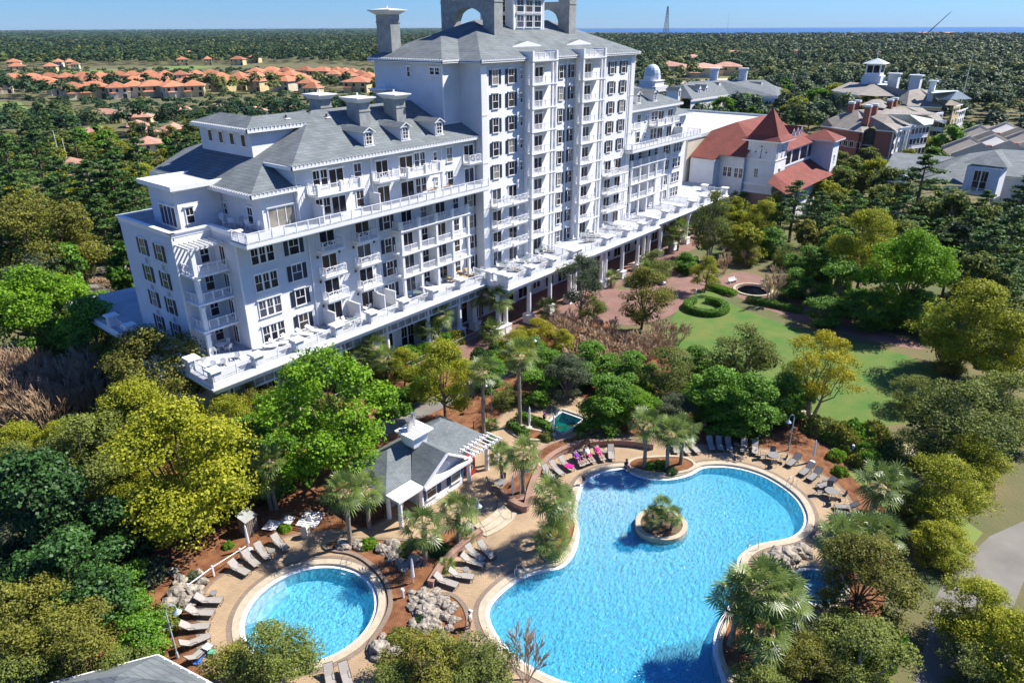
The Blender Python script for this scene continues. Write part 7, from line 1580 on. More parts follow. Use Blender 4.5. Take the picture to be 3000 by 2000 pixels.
def lamp(px, py, h, lb, az=0.0):
    x, y = G(px, py); o = empty('lamp_post', (x, y, 0), az, lb, 'lamp post'); b = MB(); b.cyl(0, 0, 0, .5, .12, .09, 8); b.cyl(0, 0, .5, h-.5, .06, .05, 8); pts = [(0, 0, h-.5)]+[(.33-.33*math.cos(a), 0, h-.5+.45*math.sin(a)) for a in np.linspace(.2, math.pi, 9)]; b.path(pts, .03, 0, 5); b.bar((-.35, 0, h*.62), (.3, 0, h*.62), .02); b.build('pole', MT['lampblue'], o); b = MB(); b.cyl(.66, 0, h-.85, h-.62, .30, .10, 14); b.cyl(.66, 0, h-.62, h-.5, .09, .05, 10); b.build('lamp_shade', MT['lampblue'], o)
lamp(2310, 1318, 4.3, 'gooseneck lamp post behind the shaded loungers at the pool top', 2.6); lamp(521, 1925, 4.6, 'gooseneck lamp post beside the lower left hut roof', -.2); lamp(1524, 1470, 4.3, 'gooseneck lamp post in front of the curved bed palm', -.9); lamp(1384, 1575, 4.3, 'gooseneck lamp post beside the steps', -1.2); lamp(1440, 1200, 4.0, 'gooseneck lamp post between the two tall palms', 2.4); lamp(1580, 1065, 4.0, 'lamp post in the courtyard planting near the low palm', 2.0)
# boulders
def rockmesh(seed):
    bm = bmesh.new(); bmesh.ops.create_icosphere(bm, subdivisions=3, radius=1)
    for v in bm.verts:
        n_ = noise.noise(v.co*1.1+Vector((seed*7, 0, 0)))*.45+noise.noise(v.co*2.8+Vector((0, seed*5, 0)))*.2+noise.noise(v.co*7)*.06; v.co *= 1+n_; v.co.z *= .72
    me = bpy.data.meshes.new('boulder'); bm.to_mesh(me); bm.free(); me.materials.append(MT['rocks']); return me
RM = [rockmesh(i) for i in range(5)]; rr = random.Random(8)
def rock(f, x, y, s, lb, grp=None, sc_=None):
    p = PG(f, x, y, s*.3); o = link('boulder', RM[rr.randrange(5)], None, (p[0], p[1], s*.3), rr.uniform(0, 6), (s*rr.uniform(.85, 1.15), s*rr.uniform(.7, 1.0), s*rr.uniform(.7, 1.0))); setp(o, lb, 'boulder', grp)
for x, y, s in ((160, 630, .5), (185, 660, .45), (215, 720, .6), (215, 800, .95), (225, 860, .7), (140, 900, .7), (115, 940, .5), (330, 815, .9), (290, 905, .7), (410, 720, .55), (370, 650, .5), (100, 1000, .4)): rock('A', x, y, s, 'pale weathered boulder on the mulch slope left of the lounger column', 'boulders on the left slope')
for x, y, s in ((1580, 412, .75), (1700, 392, .5), (1730, 430, .6), (1900, 440, .6), (2000, 398, .7), (2010, 450, .8), (1990, 520, .65), (2070, 560, .5), (2180, 545, .7), (2090, 610, .5), (1940, 470, .5), (2100, 590, .45)): rock('A', x, y, s, 'pale boulder in the upper part of the rock garden bed', 'boulders of the upper rock garden')
for x, y, s in ((1915, 1215, .6), (1885, 1285, .9), (2010, 1325, .8), (1955, 1345, .5)): rock('A', x, y, s, 'grey boulder at the front tip of the rock garden bed', 'boulders at the front tip')
for x, y, s in ((40, 870, .8), (120, 790, .6), (110, 840, .9), (210, 820, .9), (160, 900, 1.0), (130, 960, 1.1), (90, 1000, .9), (180, 1000, 1.1), (140, 1060, 1.0), (210, 1060, .9), (270, 870, .8), (310, 910, .8), (340, 960, .7), (370, 930, .6), (290, 1010, .8), (350, 1040, .8), (20, 930, .7), (200, 1100, .9), (110, 1110, .9), (280, 1190, .9), (50, 1080, .8), (390, 1040, .5), (20, 820, .6), (250, 1120, .7), (330, 1110, .6)): rock('B', x, y, s*.62, 'pale craggy waterfall boulder beside the narrow deck', 'waterfall boulders')
MT['slate'] = mat('dark_slate_water', (.10, .12, .14), .15, .15, 4)
b = MB(); b.prism(zB([(10, 900), (100, 880), (230, 900), (250, 1000), (230, 1100), (60, 1080), (20, 1000)]), .11, .18); o = b.build('rock_pond', MT['slate']); setp(o, 'dark slate pond surface between the waterfall boulders', 'pond')
for x, y, s in ((1470, 1130, .8), (1520, 1110, .9), (1590, 1100, 1.0), (1650, 1090, .8), (1700, 1085, .8), (1560, 1150, .7), (1480, 1470, .8), (1540, 1480, .9), (1610, 1480, .9), (1500, 1400, .7), (1480, 1330, .7)): rock('D', x, y, s, 'grey-white boulder edging the oval spa', 'boulders round the oval spa')
# pool ladders / hand rails
def handrail(f, x, y, az, lb, w=.5):
    p = PG(f, x, y, .1); o = empty('pool_handrail', (*p, 0), az, lb, 'pool ladder')
    b = MB()
    for s in (-1, 1): b.path([(s*w/2, .55, .06), (s*w/2, .55, .75), (s*w/2, .38, .92), (s*w/2, .1, .92), (s*w/2, -.22, .6), (s*w/2, -.3, -.2), (s*w/2, -.3, -1.0)], .025, 0, 6)
    b.build('rails', MT['metal'], o); b = MB()
    for k in range(3): b.box(-w/2, w/2, -.36, -.24, -.35-.25*k, -.32-.25*k)
    b.build('treads', MT['white'], o)
c_ = lambda f, x, y, C_: math.atan2(PG(f, x, y)[1]-C_[1], PG(f, x, y)[0]-C_[0])-math.pi/2
handrail('A', 1600, 600, c_('A', 1600, 600, KC), 'steel ladder rail at the top of the round pool'); pc = G(1800, 1750)
handrail('B', 940, 670, c_('B', 940, 670, pc), 'steel ladder rail at the left edge of the large pool'); pc2 = G(2150, 1480)
handrail('D', 1605, 585, c_('D', 1605, 585, pc2), 'steel ladder rail at the right end of the large pool'); handrail('D', 1310, 1040, c_('D', 1310, 1040, G(2000, 1560)), 'dark ladder rail above the big palm clump'); handrail('E', 320, 1215, 2.2, 'curved steel grab rail at the square spa')
def wallpath(name, pts, w, h, m, label, cap=None, z0=0.0, cat='wall'):
    t = empty(name, (0, 0, 0), 0, label, cat); b = MB(); c2 = MB()
    L, R2 = [], []
    for i, p in enumerate(pts):
        a = Vector(pts[max(0, i-1)]); q = Vector(pts[min(len(pts)-1, i+1)]); d = (q-a).normalized(); n_ = Vector((-d.y, d.x))*w/2; L.append((p[0]+n_.x, p[1]+n_.y)); R2.append((p[0]-n_.x, p[1]-n_.y))
    P = L+R2[::-1]; b.prism(P, z0, h); b.build('wall', MT[m], t)
    L2 = [(p[0]+(p[0]-q[0])*.12, p[1]+(p[1]-q[1])*.12) for p, q in zip(L, R2)]; R3 = [(q[0]-(p[0]-q[0])*.12, q[1]-(p[1]-q[1])*.12) for p, q in zip(L, R2)]
    c2.prism(L2+R3[::-1], h+.002, h+.08); c2.build('wall_cap', MT[cap or m], t); return t
def curve(pts, n=2):
    for _ in range(n):
        q = [pts[0]]
        for a, c in zip(pts, pts[1:]): q += [(a[0]*.75+c[0]*.25, a[1]*.75+c[1]*.25), (a[0]*.25+c[0]*.75, a[1]*.25+c[1]*.75)]
        pts = q+[pts[-1]]
    return pts
wallpath('brick_seat_wall', curve(zB([(175, 770), (215, 700), (290, 590), (400, 480), (500, 400), (600, 330)])), .45, .55, 'brick', 'curved pink brick seat wall behind the lounger group left of the large pool', 'redcap')
wallpath('brick_wall', curve(zC([(1690, 930), (1760, 970), (1835, 1000), (1850, 900), (1880, 790), (1930, 680), (2010, 580), (2120, 510), (2260, 455)])), .45, .6, 'brick', 'curved pink brick wall behind the sunbathers', 'redcap')
wallpath('brick_wall', curve(zD([(70, 280), (240, 265), (400, 272), (560, 300)])), .45, .6, 'brick', 'straight low brick wall right of the sunbathers', 'redcap')
# steps
t = empty('garden_steps', (0, 0, 0), 0, 'three curved paved steps between the terrace and the lower pool deck', 'steps')
b = MB()
for k, (p, q) in enumerate(((((600, 330), (700, 290), (800, 220), (850, 150)), ((640, 350), (750, 300), (850, 230), (900, 150))), (((570, 300), (660, 260), (750, 190), (810, 120)), ((600, 330), (700, 290), (800, 220), (850, 150))), (((540, 270), (620, 230), (710, 160), (770, 90)), ((570, 300), (660, 260), (750, 190), (810, 120))))):
    b.prism(curve(zB(p), 1)+curve(zB(q), 1)[::-1], 0.02, .10+.09*k)
b.build('treads', MT['coping'], t)
for ln in (((640, 370), (590, 290), (560, 240)), ((850, 200), (790, 140), (730, 110))):
    b = MB(); P = [(*p, .9) for p in zB(ln)]; b.path(P, .02, 0, 5)
    for p in P: b.bar(p, (p[0], p[1], 0), .018)
    b.build('handrail', MT['black'], t)
# fences, bin, cabinets
def fence(pts, h, label, mt='black', gap=.14):
    t = empty('iron_fence', (0, 0, 0), 0, label, 'fence'); b = MB(); c2 = MB()
    for a, c in zip(pts, pts[1:]):
        A, C2 = Vector((*a, 0)), Vector((*c, 0)); L = (C2-A).length; n = max(2, int(L/gap))
        for z in (.15, h-.08): b.bar(tuple(A+Vector((0, 0, z))), tuple(C2+Vector((0, 0, z))), .02)
        for i in range(n): p = A.lerp(C2, i/n); b.bar((p.x, p.y, .05), (p.x, p.y, h), .010, 0, None, 3, False)
        c2.bar(tuple(A), (A.x, A.y, h+.1), .04); 
    c2.bar((*pts[-1], 0), (*pts[-1], h+.1), .04); b.build('pickets', MT[mt], t); c2.build('fence_post', MT[mt], t)
fence(zA([(930, 290), (1090, 250), (1260, 230), (1400, 230), (1580, 235), (1750, 230), (1920, 190)]), 1.3, 'black iron picket fence behind the round pool')
fence(zC([(1390, 330), (1500, 240), (1620, 170)]), 1.3, 'black iron fence behind the pool house')
fence([(34, 62.6), (45, 62.4), (60, 62.2), (68, 62.2)], 1.0, 'white balustrade between the colonnade columns under the deck', 'rail', .2)
t = empty('garden_rail', (0, 0, 0), 0, 'long white handrail running up the mulch slope left of the round pool', 'handrail'); b = MB(); P = [(*PG('A', 285, 750, .9), .9), (*PG('A', 490, 600, .9), .9), (*PG('A', 770, 425, .9), .9)]; b.path(P, .04, 0, 6); b.build('rail', MT['white'], t)
for q in (P[1], P[0], (*PG('A', 720, 455, .9), .9)): b = MB(); b.box(q[0]-.06, q[0]+.06, q[1]-.06, q[1]+.06, 0, 1.05); b.build('post', MT['white'], t)
p = PG('A', 1275, 345); t = empty('litter_bin', (*p, 0), .5, 'tan square litter bin at the edge of the deck above the round pool', 'litter bin'); b = MB(); b.box(-.28, .28, -.28, .28, 0, 1.0); b.build('body', MT['cream'], t); b = MB(); b.frus(0, 0, 1.0, 1.2, .3, .3, .2, .2); b.build('lid', MT['cream'], t); b = MB(); b.box(-.15, .15, -.29, -.281, .72, .88); b.build('slot', MT['black'], t)
p = PG('A', 800, 300); t = empty('timber_box', (*p, 0), .2, 'weathered timber equipment box behind the lounger row', 'cabinet'); b = MB(); b.box(-.6, .6, -.5, .5, 0, 1.5)
for k in range(6): b.box(-.58+k*.2, -.44+k*.2, -.53, -.501, .05, 1.45)
b.build('box', MT['greywood'], t); b = MB(); b.face([(-.7, -.6, 1.51), (.7, -.6, 1.51), (.7, .6, 1.9), (-.7, .6, 1.9)]); b.build('lid', MT['stucco'], t)
for i, (x, y, s, lb) in enumerate(((985, 250, .6, 'white folded shade frame left of its two neighbours behind the fence'), (1120, 205, .5, 'small white folded shade frame in the middle behind the fence'), (1310, 200, .95, 'large white slatted shade frame behind the fence'))):
    p = PG('A', x, y, .5); o = empty('shade_frame', (*p, .45), .5, lb, 'shade frame'); b = MB()
    for k in range(9): b.box(-s+k*s/4, -s+k*s/4+s/7, -s, s, 0, .05)
    b.build('slats', MT['white'], o); b = MB(); b.frus(0, 0, .051, .5, s*.25, s*.25, .05, .05); b.build('hub', MT['white'], o)
    b = MB(); b.box(-.1, .1, -.1, .1, -.45, 0); b.build('leg', MT['white'], o)
for x, y, h, lb in ((1010, 830, 1.6, 'thick sawn tree stump by the grey-green shrub'), (1300, 270, 1.3, 'broken stump in the shade under the large lime tree')):
    q = G(x*700/1996, 1450+y*700/1996); b = MB(); b.cyl(0, 0, 0, h, .42, .36, 10); o = b.build('tree_stump', MT['bark'], None, (*q, 0)); setp(o, lb, 'stump')
for f, x, y, lb in (('E', 1480, 1300, 'small tan bollard light on the mulch above the shaded loungers'), ('D', 2080, 330, 'white capped bollard light among the shrubs at right'), ('A', 2085, 860, 'white spigot post on the mulch beside the waterfall rocks'), ('C', 1855, 280, 'white bollard by the low hedge')):
    q = PG(f, x, y); b = MB(); b.cyl(0, 0, 0, .8, .1, .1, 8); b.cyl(0, 0, .8, .95, .17, .12, 8); o = b.build('bollard_light', MT['cream' if f == 'E' else 'white'], None, (*q, 0)); setp(o, lb, 'bollard')
for k, (x, y) in enumerate(((1590, 1540), (1640, 1530))):
    q = PG('D', x, y, .4); b = MB(); b.box(-.22, .22, -1.3, 1.3, .25, .42); o = b.build('stone_slab', MT['coping'], None, (*q, 0), -.1); setp(o, ['left', 'right'][k]+' one of the two pale stone slabs below the oval spa', 'slab')
def bench(px, py, az, lb):
    x, y = G(px, py); o = empty('park_bench', (x, y, 0), az, lb, 'bench'); b = MB(); b.box(-.8, .8, -.25, .25, .42, .47); b.build('seat', MT['white'], o); b = MB(); b.box(-.8, .8, .25, .3, .5, .95); b.build('backrest', MT['white'], o)
    for s in (-1, 1): b = MB(); b.box(-.05, .05, -.25, .28, 0, .42); b.box(-.05, .05, -.25, .25, .6, .65); b.build('leg', MT['white'], o, (s*.72, 0, 0))
bench(1942, 832, .9, 'white bench at the mulch bed edge by the colonnade'); bench(2145, 828, -.3, 'white bench beside the shrub bed near the fountain')
q = G(2037, 877); t = empty('garden_sign', (*q, 0), .6, 'small white sign board in the round hedge', 'sign'); b = MB(); b.box(-.4, .4, -.03, .03, .7, 1.7); b.build('board', MT['white'], t)
for sx_ in (-.33, .33): b = MB(); b.box(sx_-.03, sx_+.03, -.05, .05, 0, .7); b.build('post', MT['white'], t)
b = MB(); A = (*PG('E', 340, 1310, 1.0), 1.0); B2 = (*PG('E', 700, 1262, 1.0), 1.0); b.bar(A, B2, .05); MT['tape'] = mat('yellow_tape', (.75, .65, .02), .5, .05); o = b.build('barrier_tape', MT['tape']); setp(o, 'yellow barrier tape stretched past the square spa', 'tape')
MT['pink'] = mat('pink_towel', (.75, .02, .25), .9, .1, 5); MT['stripes'] = mat('striped_towel', (.05, .45, .55), .9, 0, 6, col2=(.75, .15, .2)); MT['bluetowel'] = mat('blue_towel', (.03, .12, .5), .9, .1, 5); MT['whitetowel'] = mat('white_towel', (.75, .75, .75), .9, .05, 5); MT['green_towel'] = mat('green_towel', (.1, .5, .35), .9, .1, 5)
def towel(f, x, y, z, w, l, az, m, lb):
    p = PG(f, x, y, z); b = MB(); n = 6
    for i in range(n):
        for j in range(n):
            g_ = lambda a, c: (-w/2+w*a/n, -l/2+l*c/n, .04*math.sin(a*1.7+c)*(1 if m != 'x' else 0)+.03)
            b.face([g_(i, j), g_(i+1, j), g_(i+1, j+1), g_(i, j+1)])
    o = b.build('towel', MT[m], None, (*p, z), az, True); setp(o, lb, 'towel')
towel('C', 2190, 610, .42, .6, .9, .4, 'pink', 'bright pink towel on the lounger left of the sunbathers'); towel('D', 1985, 880, .45, .75, 1.5, .7, 'stripes', 'striped turquoise and red beach towel on the right lounger'); towel('A', 395, 1345, .1, .5, 1.4, -1.0, 'bluetowel', 'blue towel heap left of the round pool'); towel('A', 450, 1265, .5, .5, .6, .2, 'whitetowel', 'white towel heap on the lounger left of the round pool'); towel('A', 490, 1305, .3, .4, .5, .5, 'green_towel', 'green towel next to the white towel heap')
MT['orange'] = mat('orange_plastic', (.85, .12, .01), .5, .05); p = PG('A', 1995, 1405); b = MB(); b.cyl(0, 0, 0, .6, .13, .04, 8); o = b.build('safety_cone', MT['orange'], None, (*p, 0)); setp(o, 'small orange cone at the front of the rock garden bed', 'cone')
# deck furniture
def deckp(f, x, y, z=DK): return PG(f, x, y, z)
def adir(x, y, z, rz, lb, grp):
    o = empty('adirondack_chair', (x, y, z), rz, lb, 'chair', grp)
    def fs():
        b = MB(); b.face([(-.28, -.35, .38), (.28, -.35, .38), (.28, .3, .26), (-.28, .3, .26)]); b.box(-.3, .3, -.38, -.34, .28, .40); return b.mesh('seat', MT['white'])
    def fb():
        b = MB()
        for k in range(5): x0 = -.28+k*.115; hh = 1.05-.05*abs(k-2); b.face([(x0, .28, .26), (x0+.1, .28, .26), (x0+.1, .62, hh), (x0, .62, hh)]); b.face([(x0, .31, .26), (x0, .65, hh), (x0+.1, .65, hh), (x0+.1, .31, .26)])
        return b.mesh('backrest', MT['white'])
    def ff():
        b = MB()
        for s in (-1, 1): b.box(s*.36-.06, s*.36+.06, -.4, .45, .56, .59); b.box(s*.33-.03, s*.33+.03, -.38, -.28, 0, .56); b.bar((s*.3, -.3, .35), (s*.3, .6, .05), .05)
        return b.mesh('frame', MT['white'])
    for nm, fn in (('seat', fs), ('backrest', fb), ('frame', ff)): link(nm, cached(('ad', nm), fn), o)
for x, y, lb in ((960, 1395, 'leftmost white adirondack chair on the deck corner'), (1045, 1375, 'middle white adirondack chair on the deck corner'), (1165, 1320, 'right white adirondack chair of the three at the deck corner')): adir(*deckp('3', x, y), DK, 2.7, lb, 'adirondack chairs on the deck')
for x, y, lb in ((515, 1200, 'white adirondack chair by the privacy screens'), (605, 1175, 'white adirondack chair right of its twin by the screens')): adir(*deckp('4', x, y), DK, 3.3, lb, 'adirondack chairs on the deck')
def dl(f, x, y, rz, kind, lb, z=DK, grp='loungers on the hotel deck'): q = deckp(f, x, y, z+.35); lounger(*q, rz, z, kind, lb, grp)
for a in (('3', 1430, 1215, .9, 'white', 'white deck lounger nearest the left corner'), ('3', 1520, 1185, .9, 'white', 'second white deck lounger from the left corner'), ('3', 1620, 1150, .5, 'white', 'third white deck lounger from the left corner'), ('3', 1740, 1105, .5, 'white', 'white deck lounger under the shuttered windows'), ('3', 1840, 1080, .5, 'white', 'white deck lounger left of the privacy screen'), ('4', 60, 1370, .5, 'white', 'white deck lounger below the second window column'), ('4', 1040, 1005, .5, 'white', 'white deck lounger under the loggia'), ('4', 1085, 990, .5, 'white', 'white deck lounger beside its twin under the loggia'), ('4', 1255, 940, .3, 'tan', 'tan deck lounger on the patio right of the loggia'), ('4', 1340, 905, -.2, 'tan', 'tan deck lounger close to the rail right of the loggia'), ('4', 1400, 880, -.3, 'tan', 'tan deck lounger near the green table'), ('4', 810, 850, 0, 'tan', 'tan deck lounger right of the privacy screens'), ('r', 345, 1290, .4, 'taupe', 'taupe lounger on the first patio below the tower'), ('r', 565, 1215, .5, 'taupe', 'taupe lounger on the second patio below the tower'), ('r', 612, 1125, .4, 'taupe', 'taupe lounger beside the first balcony stack'), ('r', 985, 1000, .8, 'taupe', 'taupe lounger on the patio below the second balcony stack'), ('r', 1040, 1000, .8, 'taupe', 'right taupe lounger of the pair below the second balcony stack'), ('r', 950, 1040, 1.2, 'taupe', 'front taupe lounger below the second balcony stack'), ('r', 1225, 935, .4, 'taupe', 'taupe lounger on the patio right of the second stack'), ('r', 1390, 835, .9, 'grey', 'dark lounger before the right wing loggia')): dl(*a)
MT['glasstop'] = glassmat('green_glass_top', (.16, .22, .20), .1)
for i, (f, x, y, k, lb) in enumerate((('3', 1020, 1200, 'white', 'white dining table inside the corner balcony notch'), ('4', 390, 1280, 'glasstop', 'glass table between the privacy screens'), ('4', 950, 1045, 'glasstop', 'glass table with dark blue chairs under the loggia'), ('4', 1170, 910, 'glasstop', 'glass table on the patio right of the loggia'), ('4', 1480, 865, 'glasstop', 'green glass table near the deck step'), ('4', 690, 800, 'glasstop', 'glass table below the tower balconies'), ('r', 230, 1235, 'glasstop', 'glass table on the first tower patio'), ('r', 405, 1195, 'glasstop', 'glass table on the second tower patio'), ('r', 525, 1115, 'glasstop', 'glass table at the first balcony stack'), ('r', 935, 975, 'glasstop', 'glass table at the second balcony stack'), ('r', 1140, 915, 'glasstop', 'glass table right of the second balcony stack'))):
    if i == 5: continue
    q = deckp(f, x, y, DK+.7); table(*q, DK, .6, .72, lb, k, 'deck tables', 'white' if k == 'white' else 'darkmetal')
    kc = {'3': 'white', '4': 'white', 'r': 'white'}[f]; kc = 'blue' if i == 2 else kc; ringchairs(*q, DK, .95, 4, kc, ('dark blue' if kc == 'blue' else 'white')+' patio chair around the '+lb, 'chairs around the '+lb)
for i, (x, y) in enumerate(((1045, 1310), (1065, 1340), (1110, 1340), (1165, 1335), (1230, 1340), (1270, 1365), (1310, 1335), (1360, 1365), (1200, 1310))): q = PG('1', x, y, 20.4); chair(*q, 20.1, i*1.3, 'white', 'pale chair in the group on the upper corner terrace', 'chairs on the upper corner terrace', 1.15)
for i, (x, y) in enumerate(((1045, 165), (1080, 158), (1110, 152), (1192, 133), (1228, 126))): q = PG('4', x, y, 20.6); chair(*q, 20.1, math.pi*0, 'brown', 'brown wicker chair on the long upper terrace', 'wicker chairs on the upper terrace', 1.2)
# people
SK_ = {}
def skinmat(c): return mat('skin', c, .6, .05, 8)
MT['skin'] = skinmat((.55, .30, .20)); MT['hair'] = mat('brown_hair', (.06, .035, .02), .7, .2, 20)
MT['c_white'] = mat('white_cloth', (.75, .75, .78), .85, .05, 6); MT['c_purple'] = mat('purple_cloth', (.22, .03, .35), .85, .1, 6); MT['c_navy'] = mat('navy_cloth', (.02, .03, .10), .85, .1, 6); MT['c_red'] = mat('red_cloth', (.5, .03, .06), .85, .1, 6); MT['c_black'] = mat('black_cloth', (.015, .015, .02), .85, .1, 6); MT['c_tan'] = mat('tan_cloth', (.35, .26, .17), .85, .1, 6)
def skin_obj(name, J, E_, root, m, par):
    me = bpy.data.meshes.new(name); ks = list(J); me.from_pydata([J[k][:3] for k in ks], [(ks.index(a), ks.index(c)) for a, c in E_], []); o = link(name, me, par)
    md = o.modifiers.new('skin', 'SKIN'); me.skin_vertices.new() if not me.skin_vertices else None
    for i, k in enumerate(ks): sv = me.skin_vertices[0].data[i]; sv.radius = (J[k][3], J[k][4] if len(J[k]) > 4 else J[k][3]); sv.use_root = (k == root)
    s2 = o.modifiers.new('sub', 'SUBSURF'); s2.levels = 1; s2.render_levels = 1; me.materials.append(MT[m]); return o
def person(x, y, z, rz, pose, label, top='c_white', bottom='c_navy', hat=None, s=1.0, topcut=True):
    o = empty('person', (x, y, z), rz, label, 'person'); o.scale = (s, s, s)
    if pose == 'stand': J = dict(pelvis=(0, 0, .95, .15, .11), chest=(0, 0, 1.28, .17, .11), neck=(0, 0, 1.46, .06), head=(0, -.01, 1.62, .095, .11), top=(0, -.01, 1.72, .07, .08), sl=(-.2, 0, 1.40, .065), el=(-.27, .02, 1.12, .045), wl=(-.25, -.12, .9, .032), hl=(-.25, -.17, .82, .036, .02), sr=(.2, 0, 1.40, .065), er=(.28, .02, 1.12, .045), wr=(.27, -.1, .88, .032), hr=(.27, -.15, .80, .036, .02), kl=(-.1, -.04, .5, .065), al=(-.11, .06, .09, .045), tl=(-.12, -.12, .04, .04, .03), kr=(.11, .05, .5, .065), ar=(.11, .12, .09, .045), tr=(.12, -.06, .04, .04, .03), pl=(-.1, 0, .9, .1), pr=(.1, 0, .9, .1))
    elif pose == 'sit': J = dict(pelvis=(0, 0, .12, .15, .12), chest=(0, .03, .45, .16, .11), neck=(0, .0, .63, .055), head=(0, -.04, .79, .09, .11), top=(0, -.04, .88, .07, .08), sl=(-.19, .02, .57, .06), el=(-.26, -.05, .33, .042), wl=(-.2, -.28, .25, .03), hl=(-.17, -.34, .23, .034, .02), sr=(.19, .02, .57, .06), er=(.26, .05, .33, .042), wr=(.28, -.12, .14, .03), hr=(.28, -.18, .1, .034, .02), kl=(-.12, -.42, .18, .06), al=(-.12, -.46, -.22, .042), tl=(-.12, -.6, -.26, .038, .03), kr=(.12, -.42, .18, .06), ar=(.14, -.5, -.2, .042), tr=(.14, -.63, -.24, .038, .03), pl=(-.1, -.04, .1, .09), pr=(.1, -.04, .1, .09))
    else: J = dict(pelvis=(0, .25, .50, .15, .11), chest=(0, .60, .74, .16, .10), neck=(0, .76, .88, .055), head=(0, .88, 1.0, .09, .11), top=(0, .95, 1.06, .07, .08), sl=(-.19, .66, .80, .06), el=(-.30, .45, .62, .042), wl=(-.22, .2, .6, .03), hl=(-.18, .14, .62, .034, .02), sr=(.19, .66, .80, .06), er=(.31, .5, .62, .042), wr=(.33, .22, .52, .03), hr=(.33, .15, .5, .034, .02), kl=(-.12, -.2, .62 if pose == 'reclineup' else .5, .06), al=(-.12, -.6, .44, .042), tl=(-.12, -.68, .54, .038, .03), kr=(.12, -.2, .5, .06), ar=(.14, -.62, .44, .042), tr=(.14, -.70, .54, .038, .03), pl=(-.1, .17, .49, .09), pr=(.1, .17, .49, .09))
    # fingers and thumb
    for sd in 'lr':
        h = Vector(J['h'+sd][:3]); w_ = Vector(J['w'+sd][:3]); d = (h-w_).normalized(); u = Vector((1, 0, 0)) if abs(d.x) < .8 else Vector((0, 1, 0)); u = (u-d*u.dot(d)).normalized(); q = h+d*.02
        for k in range(4): e = q+u*(k-1.5)*.022+d*(.055-.006*abs(k-1.3)); J['f%s%d' % (sd, k)] = (*e, .010)
        e = h+u*(.05 if sd == 'l' else -.05)+d*.01; J['t_'+sd] = (*e, .011)
    E_ = [('pelvis', 'chest'), ('chest', 'neck'), ('neck', 'head'), ('head', 'top'), ('pelvis', 'pl'), ('pelvis', 'pr')]
    for sd in 'lr': E_ += [('chest', 's'+sd), ('s'+sd, 'e'+sd), ('e'+sd, 'w'+sd), ('w'+sd, 'h'+sd), ('p'+sd, 'k'+sd), ('k'+sd, 'a'+sd), ('a'+sd, 't'+sd), ('h'+sd, 't_'+sd)]+[('h'+sd, 'f%s%d' % (sd, k)) for k in range(4)]
    b_ = skin_obj('body', J, E_, 'pelvis', 'skin', o)
    g = lambda k, r: (*J[k][:3], r, r*.8)
    lerp = lambda a, c, t: tuple(J[a][i]*(1-t)+J[c][i]*t for i in range(3))
    T = dict(pelvis=(*J['pelvis'][:3], .17, .135), chest=(*J['chest'][:3], .19, .135), nk=(*lerp('chest', 'neck', .75), .09, .08), sl=(*J['sl'][:3], .085), sr=(*J['sr'][:3], .085), el=(*lerp('sl', 'el', .75), .07), er=(*lerp('sr', 'er', .75), .07))
    skin_obj('shirt', T, [('pelvis', 'chest'), ('chest', 'nk'), ('chest', 'sl'), ('chest', 'sr'), ('sl', 'el'), ('sr', 'er')], 'pelvis', top, o)
    Bt = dict(pelvis=(*J['pelvis'][:3], .175, .14), pl=(*J['pl'][:3], .115), pr=(*J['pr'][:3], .115), kl=(*lerp('pl', 'kl', .8), .09), kr=(*lerp('pr', 'kr', .8), .09))
    skin_obj('shorts', Bt, [('pelvis', 'pl'), ('pelvis', 'pr'), ('pl', 'kl'), ('pr', 'kr')], 'pelvis', bottom, o)
    hd = Vector(J['head'][:3]); tp = Vector(J['top'][:3]); ax = (tp-Vector(J['neck'][:3])).normalized(); bk = Vector((0, 1, 0)) if pose == 'stand' or pose == 'sit' else Vector((0, .6, -.7))
    H_ = dict(a=(*(hd+bk*.03+ax*.02), .10, .11), b=(*(tp+bk*.02), .085, .09), c=(*(hd+bk*.06-ax*.08), .07, .06)); skin_obj('hair', H_, [('a', 'b'), ('a', 'c')], 'a', 'hair', o)
    fc = MB(); fw_ = bk*-1; 
    for s_ in (-1, 1): c = hd+fw_*.098+Vector((s_*.035, 0, 0))+ax*.01; fc.cyl(c.x, c.y, c.z-.008, c.z+.008, .010, .010, 6)
    c = hd+fw_*.10-ax*.055; fc.box(c.x-.025, c.x+.025, c.y-.008, c.y+.008, c.z-.005, c.z+.005); fc.build('eyes_and_mouth', MT['black'], o)
    nb = MB(); c = hd+fw_*.10-ax*.02; nb.bar(tuple(c+ax*.02), tuple(c+fw_*.025-ax*.01), .010, 0, .014); 
    for s_ in (-1, 1): c = hd+Vector((s_*.095, 0, 0)); nb.bar(tuple(c-ax*.03), tuple(c+ax*.03), .018)
    nb.build('nose_and_ears', MT['skin'], o)
    if hat: hb = MB(); c = tp+ax*.03; hb.cyl(c.x, c.y, c.z-.06, c.z+.05, .115, .09, 12); hb.box(c.x-.08, c.x+.08, c.y-.2, c.y-.05, c.z-.06, c.z-.045); hb.build('cap', MT[hat], o)
    return o
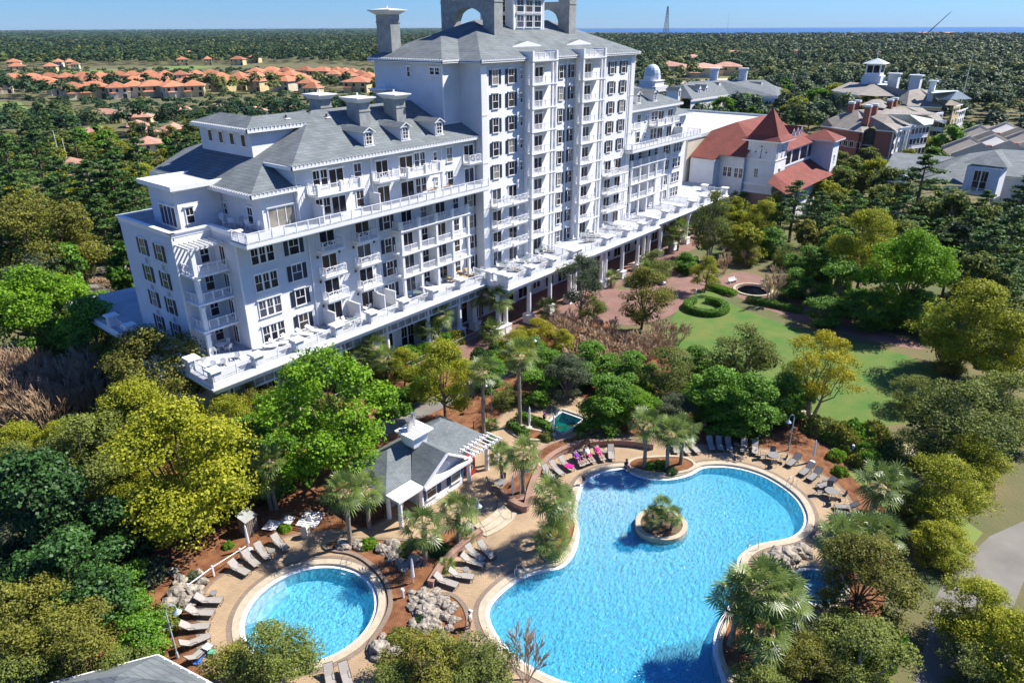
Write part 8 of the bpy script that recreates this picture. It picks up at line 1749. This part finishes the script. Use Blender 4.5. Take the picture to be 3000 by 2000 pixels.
p = PG('B', 507, 1112); person(*p, 0, .6, 'stand', 'person in a white shirt and white cap standing beside the narrow deck', 'c_white', 'c_tan', 'c_white')
p = PG('D', 25, 572); person(*p, .0, 2.2, 'stand', 'small person in dark swimwear at the shallow pool edge', 'c_black', 'c_black', s=.72)
p = PG('D', 352, 425, .3); person(*p, .1, -.3, 'sit', 'person in navy sitting on the pool edge by the three palms', 'c_navy', 'c_navy')
p = PG('C', 1980, 258); person(*p, 0, .8, 'stand', 'person in dark purple clothes standing beside the square spa', 'c_purple', 'c_black')
def recl(f, hx, hy, fx, fy, lb, top, bot, pose='recline'):
    h = Vector(PG(f, hx, hy, .9)); q = Vector(PG(f, fx, fy, .4)); d = (h-q).normalized(); c = q+d*.95; person(c.x, c.y, .02, math.atan2(d.y, d.x)-math.pi/2, pose, lb, top, bot)
recl('D', -30, 335, 20, 430, 'sunbather in a purple top on the leftmost occupied lounger', 'c_purple', 'c_purple'); recl('D', 0, 315, 55, 415, 'sunbather in black with raised knee between two others', 'c_black', 'c_black', 'reclineup'); recl('D', 50, 300, 100, 400, 'sunbather in a white shirt with a pink towel on the legs', 'c_white', 'pink', 'reclineup'); recl('D', 125, 285, 180, 385, 'sunbather wrapped in a bright pink towel', 'pink', 'pink'); recl('D', 1955, 840, 2055, 950, 'sunbather in red on the striped towel lounger', 'c_red', 'c_red')
p = PG('D', 1675, 1345, .0); person(*p, -.25, 1.2, 'sit', 'bather with bare shoulders sitting at the oval spa edge', 'skin', 'c_navy')
# ------------------------------------------------------------------ haze
b = MB(); hx0 = -3000; b.box(-14990, 14990, -14990, 14990, -1.5, 150)
m = bpy.data.materials.new('haze_air'); m.use_nodes = True; t = m.node_tree; t.nodes.clear(); out = N(t, 'OutputMaterial'); pv = N(t, 'VolumePrincipled')
pv.inputs['Color'].default_value = (.62, .78, 1.0, 1); pv.inputs['Density'].default_value = .000022; pv.inputs['Anisotropy'].default_value = 0.0
t.links.new(pv.outputs[0], out.inputs['Volume']); hz = b.build('haze', m); hz['kind'] = 'stuff'; setp(hz, 'thin blue summer haze over the distant woods', 'haze')
